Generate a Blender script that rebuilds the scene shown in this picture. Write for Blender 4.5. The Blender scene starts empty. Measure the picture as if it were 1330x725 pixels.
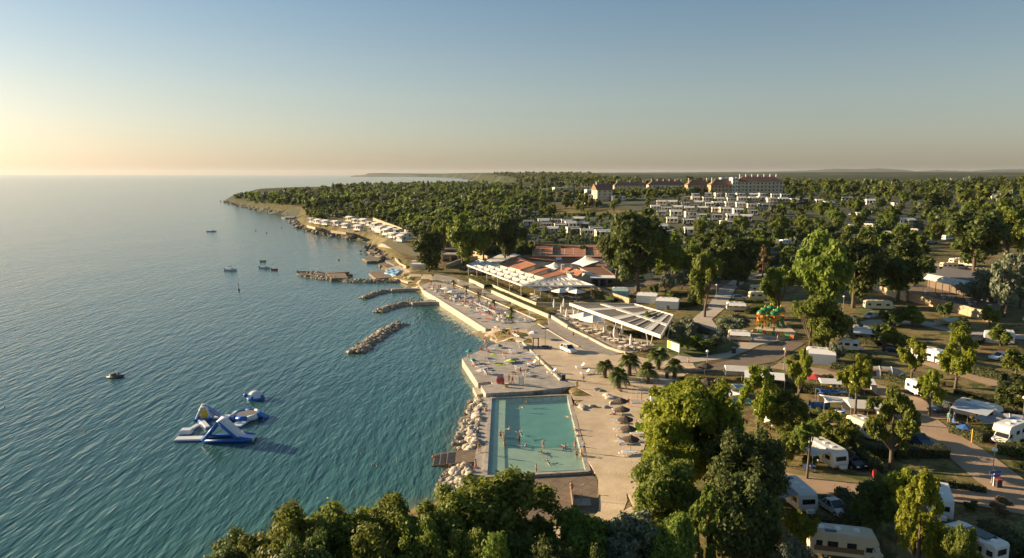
import bpy, bmesh, math, random
import numpy as np
from mathutils import Vector, Matrix
R = math.radians
SC = bpy.context.scene
COL = SC.collection

# ------------------------------------------------------------------ camera, sky, sun, exposure
PW, PH, FPX, CAMZ = 1330.0, 725.0, 950.0, 42.0
HORIZON = 225.5
PITCH = math.atan((PH/2-HORIZON)/FPX)
cam_d = bpy.data.cameras.new('camera')
cam_d.sensor_width = 36.0
cam_d.lens = 36.0*FPX/PW
cam_d.clip_start = 0.5
cam_d.clip_end = 120000
cam = bpy.data.objects.new('camera', cam_d)
COL.objects.link(cam)
cam.location = (0, 0, CAMZ)
cam.rotation_euler = (math.pi/2-PITCH, 0, 0)
SC.camera = cam
SUN_EL, SUN_LEFT = 14.0, 70.0          # degrees above the horizon, degrees left of straight ahead
world = bpy.data.worlds.new('World')
SC.world = world
world.use_nodes = True
wn = world.node_tree
wn.nodes.clear()
sky = wn.nodes.new('ShaderNodeTexSky')
sky.sky_type = 'NISHITA'
sky.sun_disc = False
sky.sun_elevation = R(SUN_EL)
sky.sun_rotation = R(-SUN_LEFT)
sky.altitude = 40
sky.air_density = 1.0
sky.dust_density = 1.1
sky.ozone_density = 2.8
bg = wn.nodes.new('ShaderNodeBackground')
bg.inputs['Strength'].default_value = 0.05
wo = wn.nodes.new('ShaderNodeOutputWorld')
gm = wn.nodes.new('ShaderNodeGamma'); gm.inputs['Gamma'].default_value = 0.9
hs_ = wn.nodes.new('ShaderNodeHueSaturation'); hs_.inputs['Saturation'].default_value = 0.8; hs_.inputs['Hue'].default_value = 0.495; hs_.inputs['Value'].default_value = 1.36
wn.links.new(sky.outputs[0], gm.inputs['Color']); wn.links.new(gm.outputs[0], hs_.inputs['Color'])
tcw = wn.nodes.new('ShaderNodeTexCoord'); sxw = wn.nodes.new('ShaderNodeSeparateXYZ'); crw = wn.nodes.new('ShaderNodeValToRGB')
wn.links.new(tcw.outputs['Generated'], sxw.inputs[0]); wn.links.new(sxw.outputs['Z'], crw.inputs[0])
_e = crw.color_ramp.elements; _e[0].position = 0.0; _e[0].color = (.98,.90,.84,1); _e[1].position = .27; _e[1].color = (.54,.70,.79,1)
_m = _e.new(.10); _m.color = (.94,.88,.80,1)
mxw = wn.nodes.new('ShaderNodeMix'); mxw.data_type = 'RGBA'; mxw.blend_type = 'MULTIPLY'; mxw.inputs[0].default_value = 1.0
wn.links.new(hs_.outputs[0], mxw.inputs[6]); wn.links.new(crw.outputs[0], mxw.inputs[7])
wn.links.new(mxw.outputs[2], bg.inputs['Color'])
wn.links.new(bg.outputs[0], wo.inputs['Surface'])
sun_d = bpy.data.lights.new('sun', 'SUN')
sun_d.energy = 4.9
sun_d.angle = R(0.6)
sun_d.color = (1.0, 0.76, 0.47)
sun = bpy.data.objects.new('sun', sun_d)
COL.objects.link(sun)
SUNV = Vector((-math.sin(R(SUN_LEFT))*math.cos(R(SUN_EL)), math.cos(R(SUN_LEFT))*math.cos(R(SUN_EL)), math.sin(R(SUN_EL))))
sun.rotation_euler = SUNV.to_track_quat('Z', 'Y').to_euler()
sun.location = (-100, 40, 90)
vs = SC.view_settings
vs.view_transform = 'Standard'
vs.look = 'None'
vs.exposure = 1.35
vs.gamma = 1.0
SC.cycles.max_bounces = 6
SC.cycles.diffuse_bounces = 2
SC.cycles.glossy_bounces = 2
SC.cycles.transmission_bounces = 4
SC.cycles.transparent_max_bounces = 8
SC.cycles.use_denoising = True

# ------------------------------------------------------------------ pixel -> ground
_cp, _sp = math.cos(PITCH), math.sin(PITCH)
def ray(px, py):
    a = (px-PW/2)/FPX
    b = -(py-PH/2)/FPX
    return Vector((a, _cp+b*_sp, -_sp+b*_cp))
def at(px, py, z=0.0):
    d = ray(px, py)
    t = (z-CAMZ)/d.z
    return Vector((d.x*t, d.y*t, z))

# terrain control heights: photo pixel and ground level there
_ctl_px = [(750,560,1.0),(800,600,1.0),(790,525,1.2),(780,497,1.7),(700,440,1.9),(690,640,.7),(640,395,1.9),(560,362,1.4),(850,500,2.0),(960,470,2.8),(1100,470,3.6),
 (1300,480,4.5),(1100,620,3.2),(1300,620,4.0),(1000,670,2.6),(850,380,3.6),(950,385,3.8),(1100,400,4.4),(1250,400,6.0),(730,335,3.0),
 (700,375,2.6),(800,440,2.1),(640,325,3.2),(470,298,4.0),(520,303,4.0),(400,283,3.5),(420,262,7.0),(330,262,4.0),(500,258,10.0),(600,275,8.0),
 (650,285,6.0),(750,302,6.0),(720,290,6.5),(900,300,10.0),(930,275,16.0),(860,270,17.0),(800,258,20.0),(980,254,22.5),(1030,252,22.0),(880,252,23.0),
 (720,254,16.0),(600,258,12.0),(1250,305,9.0),(1200,280,13.0),(1310,262,17.0),(1060,275,16.0),(1050,310,8.0),(1150,330,6.5),(820,330,4.0),(1240,350,7.0)]
_ctl = [(at(a,b,z).x, at(a,b,z).y, z) for a,b,z in _ctl_px]
_ctl += [(-30,60,2.2),(0,60,2.2),(40,55,2.4),(90,50,3.5),(-300,1100,9),(600,700,22),(900,900,25),(0,1100,16),(300,1400,22),(1500,1500,28),(0,0,2.0),(200,50,5),(500,250,10),(-500,1500,12)]
_cx = np.array([c[0] for c in _ctl]); _cy = np.array([c[1] for c in _ctl]); _cz = np.array([c[2] for c in _ctl])
_cr = np.hypot(_cx, _cy)*0.13+4.0
def sstep(a, b, x):
    t = np.clip((x-a)/(b-a), 0, 1)
    return t*t*(3-2*t)
def land_h(x, y):
    x = np.atleast_1d(np.asarray(x, float)); y = np.atleast_1d(np.asarray(y, float))
    d2 = (x[:,None]-_cx)**2+(y[:,None]-_cy)**2
    w = 1/(d2+_cr**2)**2*_cr**2
    h = (w*_cz).sum(1)/w.sum(1)
    r = np.hypot(x, y)
    return h + sstep(1500, 6500, r)*26 + sstep(1200, 2500, r)*(5*np.sin(x/410+1.3)+4*np.sin(y/530+x/800))
# coastline in photo pixels at sea level
_coast_px = [(600,645),(603,600),(612,560),(622,520),(642,507),(612,468),(632,455),(652,445),(640,442),(622,436),(617,432),(630,429),(581,398.5),(553,381),(541,378.5),
 (536,373),(528,369),(516,366.5),(500,364),(515,360),(528,357),(522,351),(508,346),(500,338),(493,331),(484,326),(494,320),(480,315),(462,311),(440,307),(422,304),(402,299),(388,294),(383,288),(391,283),
 (384,279),(362,276.5),(342,273.5),(322,270),(312,266),(298,264),(290,262),(300,258.5),(316,256),(330,253),(380,250.5),(450,249.3),(520,248.8),(600,248),(650,245.5),(690,242.5),(650,237.5),(612,233.8),(600,231.2),(560,229.9),(470,229.0)]
COAST = [(-120,-80),(-86,0),(-62,40),(-42,62),(-27,77)]+[tuple(at(a,b,0)[:2]) for a,b in _coast_px]+[(-1500,16000),(16000,16000),(16000,-80)]
_CA = np.array(COAST); _CB = np.roll(_CA, -1, 0)
def poly_in(x, y, A, B):
    ins = np.zeros(x.shape, bool)
    for (x0,y0),(x1,y1) in zip(A, B):
        if y0 == y1: continue
        c = ((y0 > y) != (y1 > y)) & (x < (x1-x0)*(y-y0)/(y1-y0)+x0)
        ins ^= c
    return ins
def seg_dist(x, y, A, B):
    d = np.full(x.shape, 1e9)
    for (x0,y0),(x1,y1) in zip(A, B):
        vx, vy = x1-x0, y1-y0
        L = vx*vx+vy*vy
        t = np.clip(((x-x0)*vx+(y-y0)*vy)/(L+1e-9), 0, 1)
        d = np.minimum(d, np.hypot(x-x0-t*vx, y-y0-t*vy))
    return d
def shore_dist(x, y):
    d = seg_dist(x, y, _CA, _CB)
    return np.where(poly_in(x, y, _CA, _CB), d, -d)
# pool pit is cut out of the terrain
POOL_PX = [(627,516),(740,511),(766,613),(615,622)]
_PA = np.array([tuple(at(a,b,1.0)[:2]) for a,b in POOL_PX]); _PB = np.roll(_PA, -1, 0)
CUTS = []           # ground kept below these slabs
def ground_z(x, y):
    x = np.atleast_1d(np.asarray(x, float)); y = np.atleast_1d(np.asarray(y, float))
    s = shore_dist(x, y)
    h = land_h(x, y)
    r = np.hypot(x, y)
    w = 4.0+r*0.006
    z = np.where(s > 0, np.minimum(h, 0.05+h*sstep(-w*.3, w, s)), np.maximum(-2.5, s*0.22))
    pin = poly_in(x, y, _PA, _PB)
    z = np.where(pin, -1.6, z)
    for A, B, zc in CUTS: z = np.where(poly_in(x, y, A, B), np.minimum(z, zc), z)
    return z
_BOX = {}
def pin1(x, y, A):
    k = id(A)
    if k not in _BOX: _BOX[k] = (A, A[:,0].min(), A[:,0].max(), A[:,1].min(), A[:,1].max(), [tuple(map(float, p)) for p in A])
    _, a, b, c, d, P = _BOX[k]
    if x < a or x > b or y < c or y > d: return False
    ins = False; x0, y0 = P[-1]
    for x1, y1 in P:
        if (y0 > y) != (y1 > y) and x < (x1-x0)*(y-y0)/(y1-y0)+x0: ins = not ins
        x0, y0 = x1, y1
    return ins
def gz(x, y):
    ins = pin1(x, y, _CA)
    V = _CB-_CA; t_ = np.clip(((x-_CA[:,0])*V[:,0]+(y-_CA[:,1])*V[:,1])/((V**2).sum(1)+1e-9), 0, 1)
    s = float(np.hypot(x-_CA[:,0]-t_*V[:,0], y-_CA[:,1]-t_*V[:,1]).min()); s = s if ins else -s
    h = float(land_h(x, y)[0]); w = 4.0+math.hypot(x, y)*.006
    z = min(h, .05+h*float(sstep(-w*.3, w, s))) if s > 0 else max(-2.5, s*.22)
    if pin1(x, y, _PA): z = -1.6
    for A, B, zc in CUTS:
        if pin1(x, y, A): z = min(z, zc)
    return z
SURF = []          # raised slabs: (A, B, top)
def surf(x, y):
    for A, B, z in SURF:
        if pin1(x, y, A): return z
    return gz(x, y)
def gat(px, py):
    """photo pixel -> point on the ground or slab seen there"""
    z = 2.0
    for _ in range(14):
        p = at(px, py, z)
        z2 = surf(p.x, p.y)
        if abs(z2-z) < .003: break
        z = z+(z2-z)*.7
    p = at(px, py, z2)
    return Vector((p.x, p.y, z2))
def top_z(p, py):
    """height seen at photo row py straight above point p"""
    d = ray(PW/2, py)
    return CAMZ+d.z/d.y*p.y
def px_m(p): return p.y/FPX          # metres per photo pixel at a point

# ------------------------------------------------------------------ materials
MATS = {}
def mat(name, col, rough=.7, var=.15, scale=3.0, bump=0.0, bscale=None, metal=0.0, col2=None, spec=.5, coord='Object', objvar=0.0, detail=4.0, joints=0.0):
    if name in MATS: return MATS[name]
    m = bpy.data.materials.new(name); m.use_nodes = True
    nt = m.node_tree; N = nt.nodes; L = nt.links
    b = N['Principled BSDF']
    b.inputs['Roughness'].default_value = rough
    b.inputs['Metallic'].default_value = metal
    b.inputs['Specular IOR Level'].default_value = spec
    tc = N.new('ShaderNodeTexCoord') if coord == 'Object' else N.new('ShaderNodeNewGeometry')
    src = tc.outputs['Object'] if coord == 'Object' else tc.outputs['Position']
    nz = N.new('ShaderNodeTexNoise'); nz.inputs['Scale'].default_value = scale; nz.inputs['Detail'].default_value = detail
    L.new(src, nz.inputs['Vector'])
    mx = N.new('ShaderNodeMix'); mx.data_type = 'RGBA'
    rp = N.new('ShaderNodeMapRange'); rp.inputs[1].default_value = .3; rp.inputs[2].default_value = .7
    L.new(nz.outputs[0], rp.inputs[0]); L.new(rp.outputs[0], mx.inputs[0])
    c2 = col2 if col2 else tuple(min(1, c*(1+var)) for c in col)
    c1 = col if col2 else tuple(c*(1-var) for c in col)
    mx.inputs[6].default_value = (*c1, 1); mx.inputs[7].default_value = (*c2, 1)
    out = mx.outputs[2]
    if joints:
        bk = N.new('ShaderNodeTexBrick'); bk.inputs['Scale'].default_value = 1.0; bk.inputs['Brick Width'].default_value = joints; bk.inputs['Row Height'].default_value = joints*.8; bk.inputs['Mortar Size'].default_value = .05; bk.offset = 0.0
        bk.inputs['Color1'].default_value = (1,1,1,1); bk.inputs['Color2'].default_value = (.86,.86,.87,1); bk.inputs['Mortar'].default_value = (.55,.53,.50,1)
        mpj = N.new('ShaderNodeMapping'); mpj.inputs['Rotation'].default_value = (0,0,.62); L.new(src, mpj.inputs[0]); L.new(mpj.outputs[0], bk.inputs['Vector'])
        st = N.new('ShaderNodeTexNoise'); st.inputs['Scale'].default_value = .9; st.inputs['Detail'].default_value = 9; st.inputs['Roughness'].default_value = .7; L.new(src, st.inputs['Vector'])
        sr_ = N.new('ShaderNodeMapRange'); sr_.inputs[1].default_value = .3; sr_.inputs[2].default_value = .62; sr_.inputs[3].default_value = .62; sr_.inputs[4].default_value = 1.0; L.new(st.outputs[0], sr_.inputs[0])
        m3 = N.new('ShaderNodeMix'); m3.data_type = 'RGBA'; m3.blend_type = 'MULTIPLY'; m3.inputs[0].default_value = 1; L.new(out, m3.inputs[6]); L.new(bk.outputs[0], m3.inputs[7])
        m4 = N.new('ShaderNodeMix'); m4.data_type = 'RGBA'; m4.blend_type = 'MULTIPLY'; m4.inputs[0].default_value = 1; L.new(m3.outputs[2], m4.inputs[6]); L.new(sr_.outputs[0], m4.inputs[7]); out = m4.outputs[2]
    if objvar:
        oi = N.new('ShaderNodeObjectInfo'); hs = N.new('ShaderNodeHueSaturation')
        mr = N.new('ShaderNodeMapRange'); mr.inputs[3].default_value = 1-objvar; mr.inputs[4].default_value = 1+objvar
        L.new(oi.outputs['Random'], mr.inputs[0]); L.new(mr.outputs[0], hs.inputs['Value']); L.new(out, hs.inputs['Color'])
        out = hs.outputs[0]
    L.new(out, b.inputs['Base Color'])
    if bump:
        bn = N.new('ShaderNodeTexNoise'); bn.inputs['Scale'].default_value = bscale or scale*4; bn.inputs['Detail'].default_value = 5
        L.new(src, bn.inputs['Vector'])
        bu = N.new('ShaderNodeBump'); bu.inputs['Strength'].default_value = bump; bu.inputs['Distance'].default_value = .1
        L.new(bn.outputs[0], bu.inputs['Height']); L.new(bu.outputs[0], b.inputs['Normal'])
    MATS[name] = m
    return m
def foliage(name, col, col2, trans=.28, objvar=.18):
    if name in MATS: return MATS[name]
    m = bpy.data.materials.new(name); m.use_nodes = True
    nt = m.node_tree; N = nt.nodes; L = nt.links
    b = N['Principled BSDF']; b.inputs['Roughness'].default_value = .55; b.inputs['Specular IOR Level'].default_value = .25
    ge = N.new('ShaderNodeNewGeometry'); oi = N.new('ShaderNodeObjectInfo')
    mx = N.new('ShaderNodeMix'); mx.data_type = 'RGBA'
    mx.inputs[6].default_value = (*col, 1); mx.inputs[7].default_value = (*col2, 1)
    L.new(ge.outputs['Random Per Island'], mx.inputs[0])
    hs = N.new('ShaderNodeHueSaturation')
    mr = N.new('ShaderNodeMapRange'); mr.inputs[3].default_value = 1-objvar; mr.inputs[4].default_value = 1+objvar
    m2 = N.new('ShaderNodeMapRange'); m2.inputs[3].default_value = .485; m2.inputs[4].default_value = .515
    L.new(oi.outputs['Random'], mr.inputs[0]); L.new(mr.outputs[0], hs.inputs['Value'])
    L.new(oi.outputs['Random'], m2.inputs[0]); L.new(m2.outputs[0], hs.inputs['Hue'])
    L.new(mx.outputs[2], hs.inputs['Color']); L.new(hs.outputs[0], b.inputs['Base Color'])
    tr = N.new('ShaderNodeBsdfTranslucent'); L.new(hs.outputs[0], tr.inputs['Color'])
    ms = N.new('ShaderNodeMixShader'); ms.inputs[0].default_value = trans
    L.new(b.outputs[0], ms.inputs[1]); L.new(tr.outputs[0], ms.inputs[2]); L.new(ms.outputs[0], N['Material Output'].inputs['Surface'])
    MATS[name] = m
    return m

# ------------------------------------------------------------------ objects
def np_mesh(name, v, f, material=None, smooth=False):
    """v (n,3), f (m,k) arrays -> mesh"""
    v = np.asarray(v, np.float32); f = np.asarray(f, np.int32)
    me = bpy.data.meshes.new(name)
    k = f.shape[1]
    me.vertices.add(len(v)); me.vertices.foreach_set('co', v.ravel())
    me.loops.add(f.size); me.loops.foreach_set('vertex_index', f.ravel())
    me.polygons.add(len(f)); me.polygons.foreach_set('loop_start', np.arange(0, f.size, k, dtype=np.int32))
    me.polygons.foreach_set('use_smooth', np.full(len(f), smooth))
    if material: me.materials.append(material)
    me.update(calc_edges=True)
    return me
def link(name, me, parent=None, loc=(0,0,0), rz=0.0, scale=None):
    o = bpy.data.objects.new(name, me); COL.objects.link(o)
    o.location = loc; o.rotation_euler = (0, 0, rz)
    if scale is not None: o.scale = scale if hasattr(scale, '__len__') else (scale,)*3
    if parent: o.parent = parent
    return o
def tag(o, label=None, cat=None, group=None, kind=None):
    if label: o['label'] = label
    if cat: o['category'] = cat
    if group: o['group'] = group
    if kind: o['kind'] = kind
    return o
def thing(name, label, cat, loc=(0,0,0), rz=0.0, group=None):
    return tag(link(name, None, None, loc, rz), label, cat, group)
KIDS = {}
def copy_tree(o, parent=None):
    c = o.copy(); COL.objects.link(c)
    if parent: c.parent = parent
    if o.name not in KIDS: KIDS[o.name] = list(o.children)
    for ch in KIDS[o.name]: copy_tree(ch, c)
    return c
def put(proto, loc, rz=0.0, label=None, group=None, scale=None):
    """first use moves the thing itself, later uses copy it with its parts"""
    if proto.get('_used'): o = copy_tree(proto)
    else:
        o = proto
    proto['_used'] = 1
    if o is not proto: o['_used'] = 1
    o.location = loc; o.rotation_euler = (0, 0, rz)
    if label: o['label'] = label
    if group: o['group'] = group
    if scale is not None: o.scale = scale if hasattr(scale, '__len__') else (scale,)*3
    return o
class MB:
    def __init__(s): s.v = []; s.f = []
    def add(s, vs, fs):
        k = len(s.v); s.v += [tuple(a) for a in vs]; s.f += [tuple(i+k for i in q) for q in fs]; return s
    def box(s, c, d, rz=0.0, taper=1.0, rx=0.0):
        x, y, z = d[0]/2, d[1]/2, d[2]/2
        M = Matrix.Translation(c) @ Matrix.Rotation(rz, 4, 'Z') @ Matrix.Rotation(rx, 4, 'X')
        p = [M @ Vector((i*x*(taper if k > 0 else 1), j*y*(taper if k > 0 else 1), k*z)) for k in (-1,1) for j in (-1,1) for i in (-1,1)]
        return s.add(p, [(0,2,3,1),(4,5,7,6),(0,1,5,4),(2,6,7,3),(0,4,6,2),(1,3,7,5)])
    def prism(s, poly, z0, z1):
        n = len(poly)
        a = sum(poly[i][0]*poly[(i+1)%n][1]-poly[(i+1)%n][0]*poly[i][1] for i in range(n))
        if a < 0: poly = list(reversed(poly))
        zz0 = z0 if hasattr(z0, '__len__') else [z0]*n
        zz1 = z1 if hasattr(z1, '__len__') else [z1]*n
        if a < 0: zz0 = list(reversed(zz0)); zz1 = list(reversed(zz1))
        vs = [(p[0],p[1],z) for p, z in zip(poly, zz0)]+[(p[0],p[1],z) for p, z in zip(poly, zz1)]
        fs = [tuple(range(n-1,-1,-1)), tuple(range(n,2*n))]+[(i,(i+1)%n,n+(i+1)%n,n+i) for i in range(n)]
        return s.add(vs, fs)
    def tube(s, pts, rad, n=6, cap=True):
        pts = [Vector(p) for p in pts]
        if not hasattr(rad, '__len__'): rad = [rad]*len(pts)
        k = len(s.v); up = None
        for i, p in enumerate(pts):
            t = (pts[min(i+1,len(pts)-1)]-pts[max(i-1,0)]).normalized()
            a = t.orthogonal().normalized() if up is None else (up-t*up.dot(t)).normalized()
            up = a; b = t.cross(a)
            for j in range(n):
                q = 2*math.pi*j/n
                s.v.append(tuple(p+(a*math.cos(q)+b*math.sin(q))*rad[i]))
        for i in range(len(pts)-1):
            for j in range(n):
                s.f.append((k+i*n+j, k+i*n+(j+1)%n, k+(i+1)*n+(j+1)%n, k+(i+1)*n+j))
        if cap:
            s.f.append(tuple(k+j for j in range(n-1,-1,-1))); e = k+(len(pts)-1)*n
            s.f.append(tuple(e+j for j in range(n)))
        return s
    def lathe(s, prof, c=(0,0,0), n=12, sx=1.0, sy=1.0):
        k = len(s.v)
        for r, z in prof:
            for j in range(n):
                q = 2*math.pi*j/n
                s.v.append((c[0]+math.cos(q)*r*sx, c[1]+math.sin(q)*r*sy, c[2]+z))
        for i in range(len(prof)-1):
            for j in range(n):
                s.f.append((k+i*n+j, k+i*n+(j+1)%n, k+(i+1)*n+(j+1)%n, k+(i+1)*n+j))
        s.f.append(tuple(k+j for j in range(n-1,-1,-1))); e = k+(len(prof)-1)*n
        s.f.append(tuple(e+j for j in range(n)))
        return s
    def slabq(s, q, th):
        """four corner points (any heights), slab of thickness th below them"""
        q = [Vector(p) for p in q]
        a = (q[2]-q[0]).cross(q[3]-q[1])
        if a.z < 0: q = q[::-1]
        n = (q[2]-q[0]).cross(q[3]-q[1]).normalized()
        lo = [p-n*th for p in q]; m = len(q)
        return s.add(q+lo, [tuple(range(m)), tuple(range(2*m-1,m-1,-1))]+[(i,m+i,m+(i+1)%m,(i+1)%m) for i in range(m)])
    def extr(s, prof, x0, x1, axis='y'):
        """profile in (a,z) extruded along the other ground axis"""
        n = len(prof)
        if axis == 'y': vs = [(a,x0,z) for a,z in prof]+[(a,x1,z) for a,z in prof]
        else: vs = [(x0,a,z) for a,z in prof]+[(x1,a,z) for a,z in prof]
        fs = [tuple(range(n)), tuple(range(2*n-1,n-1,-1))]+[(i,n+i,n+(i+1)%n,(i+1)%n) for i in range(n)]
        return s.add(vs, fs)
    def mesh(s, name, material, smooth=False, fix=True, bevel=0.0):
        me = bpy.data.meshes.new(name); me.from_pydata(s.v, [], s.f)
        if fix or bevel:
            bm = bmesh.new(); bm.from_mesh(me)
            if bevel: bmesh.ops.bevel(bm, geom=bm.edges[:], offset=bevel, segments=2, affect='EDGES', clamp_overlap=True)
            bmesh.ops.recalc_face_normals(bm, faces=bm.faces[:]); bm.to_mesh(me); bm.free()
        if material: me.materials.append(material)
        if smooth:
            for p in me.polygons: p.use_smooth = True
        me.update()
        return me
    def build(s, name, material, parent=None, loc=(0,0,0), rz=0.0, smooth=False, bevel=0.0):
        return link(name, s.mesh(name, material, smooth, bevel=bevel), parent, loc, rz)
# ------------------------------------------------------------------ setting materials
def ground_mat():
    m = bpy.data.materials.new('dry_ground'); m.use_nodes = True
    nt = m.node_tree; N = nt.nodes; L = nt.links; b = N['Principled BSDF']
    b.inputs['Roughness'].default_value = .95; b.inputs['Specular IOR Level'].default_value = .1
    g = N.new('ShaderNodeNewGeometry')
    def noise(sc, det=5):
        n = N.new('ShaderNodeTexNoise'); n.inputs['Scale'].default_value = sc; n.inputs['Detail'].default_value = det
        L.new(g.outputs['Position'], n.inputs['Vector']); return n.outputs[0]
    def ramp(src, a, bb):
        r = N.new('ShaderNodeMapRange'); r.inputs[1].default_value = a; r.inputs[2].default_value = bb; L.new(src, r.inputs[0]); return r.outputs[0]
    def mix(f, a, c):
        x = N.new('ShaderNodeMix'); x.data_type = 'RGBA'; L.new(f, x.inputs[0])
        for i, q in ((6,a),(7,c)):
            if isinstance(q, tuple): x.inputs[i].default_value = (*q, 1)
            else: L.new(q, x.inputs[i])
        return x.outputs[2]
    c = mix(ramp(noise(.09), .38, .62), (.235,.175,.080), (.140,.130,.042))
    c = mix(ramp(noise(.6), .45, .75), c, (.085,.085,.028))
    c = mix(ramp(noise(2.5, 3), .5, .75), c, (.33,.24,.13))
    c = mix(ramp(noise(.33, 6), .52, .60), c, (.075,.085,.026))
    c = mix(ramp(noise(.21, 6), .56, .64), c, (.13,.078,.042))
    # far country: dark woods and fields
    sx = N.new('ShaderNodeVectorMath'); sx.operation = 'LENGTH'; L.new(g.outputs['Position'], sx.inputs[0])
    far = mix(ramp(noise(.012), .4, .6), (.028,.042,.018), (.05,.06,.026))
    far = mix(ramp(noise(.0035), .55, .68), far, (.12,.105,.055))
    c = mix(ramp(sx.outputs['Value'], 650, 1100), c, far)
    L.new(c, b.inputs['Base Color'])
    bu = N.new('ShaderNodeBump'); bu.inputs['Strength'].default_value = .5; bu.inputs['Distance'].default_value = .15
    L.new(noise(1.8), bu.inputs['Height']); L.new(bu.outputs[0], b.inputs['Normal'])
    return m
M_ground = ground_mat()
M_sand = mat('sand_gravel', (.44,.335,.215), .95, .16, .35, .35, 3.0, coord='World', col2=(.60,.48,.335), detail=8)
M_wetsand = mat('wet_sand', (.20,.15,.085), .6, .2, .4, .3, 3.0, coord='World', detail=8)
M_conc = mat('pale_concrete', (.40,.355,.30), .85, .1, .25, .2, 5.0, coord='World', col2=(.54,.48,.41), detail=8, joints=3.2)
M_wallc = mat('quay_concrete', (.52,.44,.32), .85, .12, .6, .2, 4.0, coord='World', detail=7)
M_pave = mat('road_paving', (.33,.29,.245), .9, .1, .3, .2, 6.0, coord='World', col2=(.43,.375,.31), detail=8, joints=2.4)
M_asph = mat('brown_asphalt', (.17,.125,.09), .9, .12, .5, .2, 8.0, coord='World', detail=8)
M_dirt = mat('dirt_road', (.30,.20,.125), .95, .2, .25, .4, 3.0, coord='World', col2=(.37,.26,.17), detail=8)
M_path = mat('pale_path', (.42,.36,.29), .9, .1, .4, .2, 4.0, coord='World', detail=8)
M_grass = mat('short_grass', (.055,.085,.018), .95, .3, .8, .5, 9.0, coord='World', col2=(.10,.12,.032), detail=8)
M_dry = mat('dry_grass', (.22,.165,.07), .95, .25, .5, .5, 6.0, coord='World', col2=(.13,.12,.045), detail=8)
M_deck = mat('brown_deck', (.25,.18,.12), .85, .15, .5, .2, 5.0, coord='World', detail=7, joints=2.0)
M_clay = mat('red_clay', (.36,.125,.06), .95, .12, .3, .1, 4.0, coord='World')
M_stone = mat('stone_wall', (.44,.33,.21), .9, .25, 1.6, .7, 4.0, coord='World', detail=6)
M_rock = mat('pale_rock', (.42,.37,.30), .9, .3, .9, .5, 5.0, coord='World', objvar=.3)
M_rockd = mat('dark_rock', (.10,.085,.065), .9, .3, .5, .6, 2.5, coord='World', col2=(.24,.20,.15), objvar=.25)
M_white = mat('white_paint', (.78,.75,.70), .5, .04, 2.0)
M_cream = mat('cream_wall', (.66,.58,.45), .8, .07, .6)
M_wood = mat('worn_wood', (.16,.115,.08), .8, .2, 6.0)
M_dark = mat('dark_metal', (.03,.03,.032), .5, .2, 5.0)
M_grey = mat('grey_metal', (.30,.31,.32), .45, .1, 5.0)
M_roof = None

# ------------------------------------------------------------------ ground sheet
def polar_sheet(name, zfun, r0, r1, ratio, a0, a1, na, m, smooth=True):
    nr = int(math.log(r1/r0)/math.log(ratio))+1
    rr = r0*ratio**np.arange(nr+1)
    aa = np.radians(np.linspace(a0, a1, na+1))
    RR, AA = np.meshgrid(rr, aa, indexing='ij')
    X = (RR*np.sin(AA)).ravel(); Y = (RR*np.cos(AA)).ravel()
    Z = zfun(X, Y)
    i = np.arange(nr)[:,None]*(na+1)+np.arange(na)[None,:]
    f = np.stack([i, i+na+1, i+na+2, i+1], -1).reshape(-1, 4)[:, ::-1]
    return np.stack([X,Y,Z], -1), f
def main_ground():
    v, f = polar_sheet('ground', ground_z, 6, 15500, 1.021, -62, 75, 400, None)
    keep = (v[f][:,:,2] > -2.4).any(1)
    return tag(link('ground', np_mesh('ground', v, f, M_ground, True)), 'dry grassy coastal land rising from the beach to the wooded hills', 'ground', kind='structure')
PLAT_PX = [(600,466),(621,497.5),(637,495.5),(640,498.5),(624.5,501),(631,511),(690,508),(752,501),(729,494),(700,467),(678,444.5),(650,443.5),(626,454)]
QUAY_PX = [(551.4,378),(571,389.5),(579.6,395),(631,427.5),(640,427),(660,427),(684,429),(699,421.5),(697,416),(630,387.5),(585,369),(560,366),(545,371)]
DECK_PX = [(612,622),(766,612.5),(775,622),(779,660),(770,672),(640,680),(606,650)]
for _px, _z in ((PLAT_PX, 1.75), (QUAY_PX, 1.7), (DECK_PX, .8)):
    _A = np.array([tuple(at(a,b,_z)[:2]) for a,b in _px]); CUTS.append((_A, np.roll(_A,-1,0), _z-.5))
main_ground()

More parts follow.
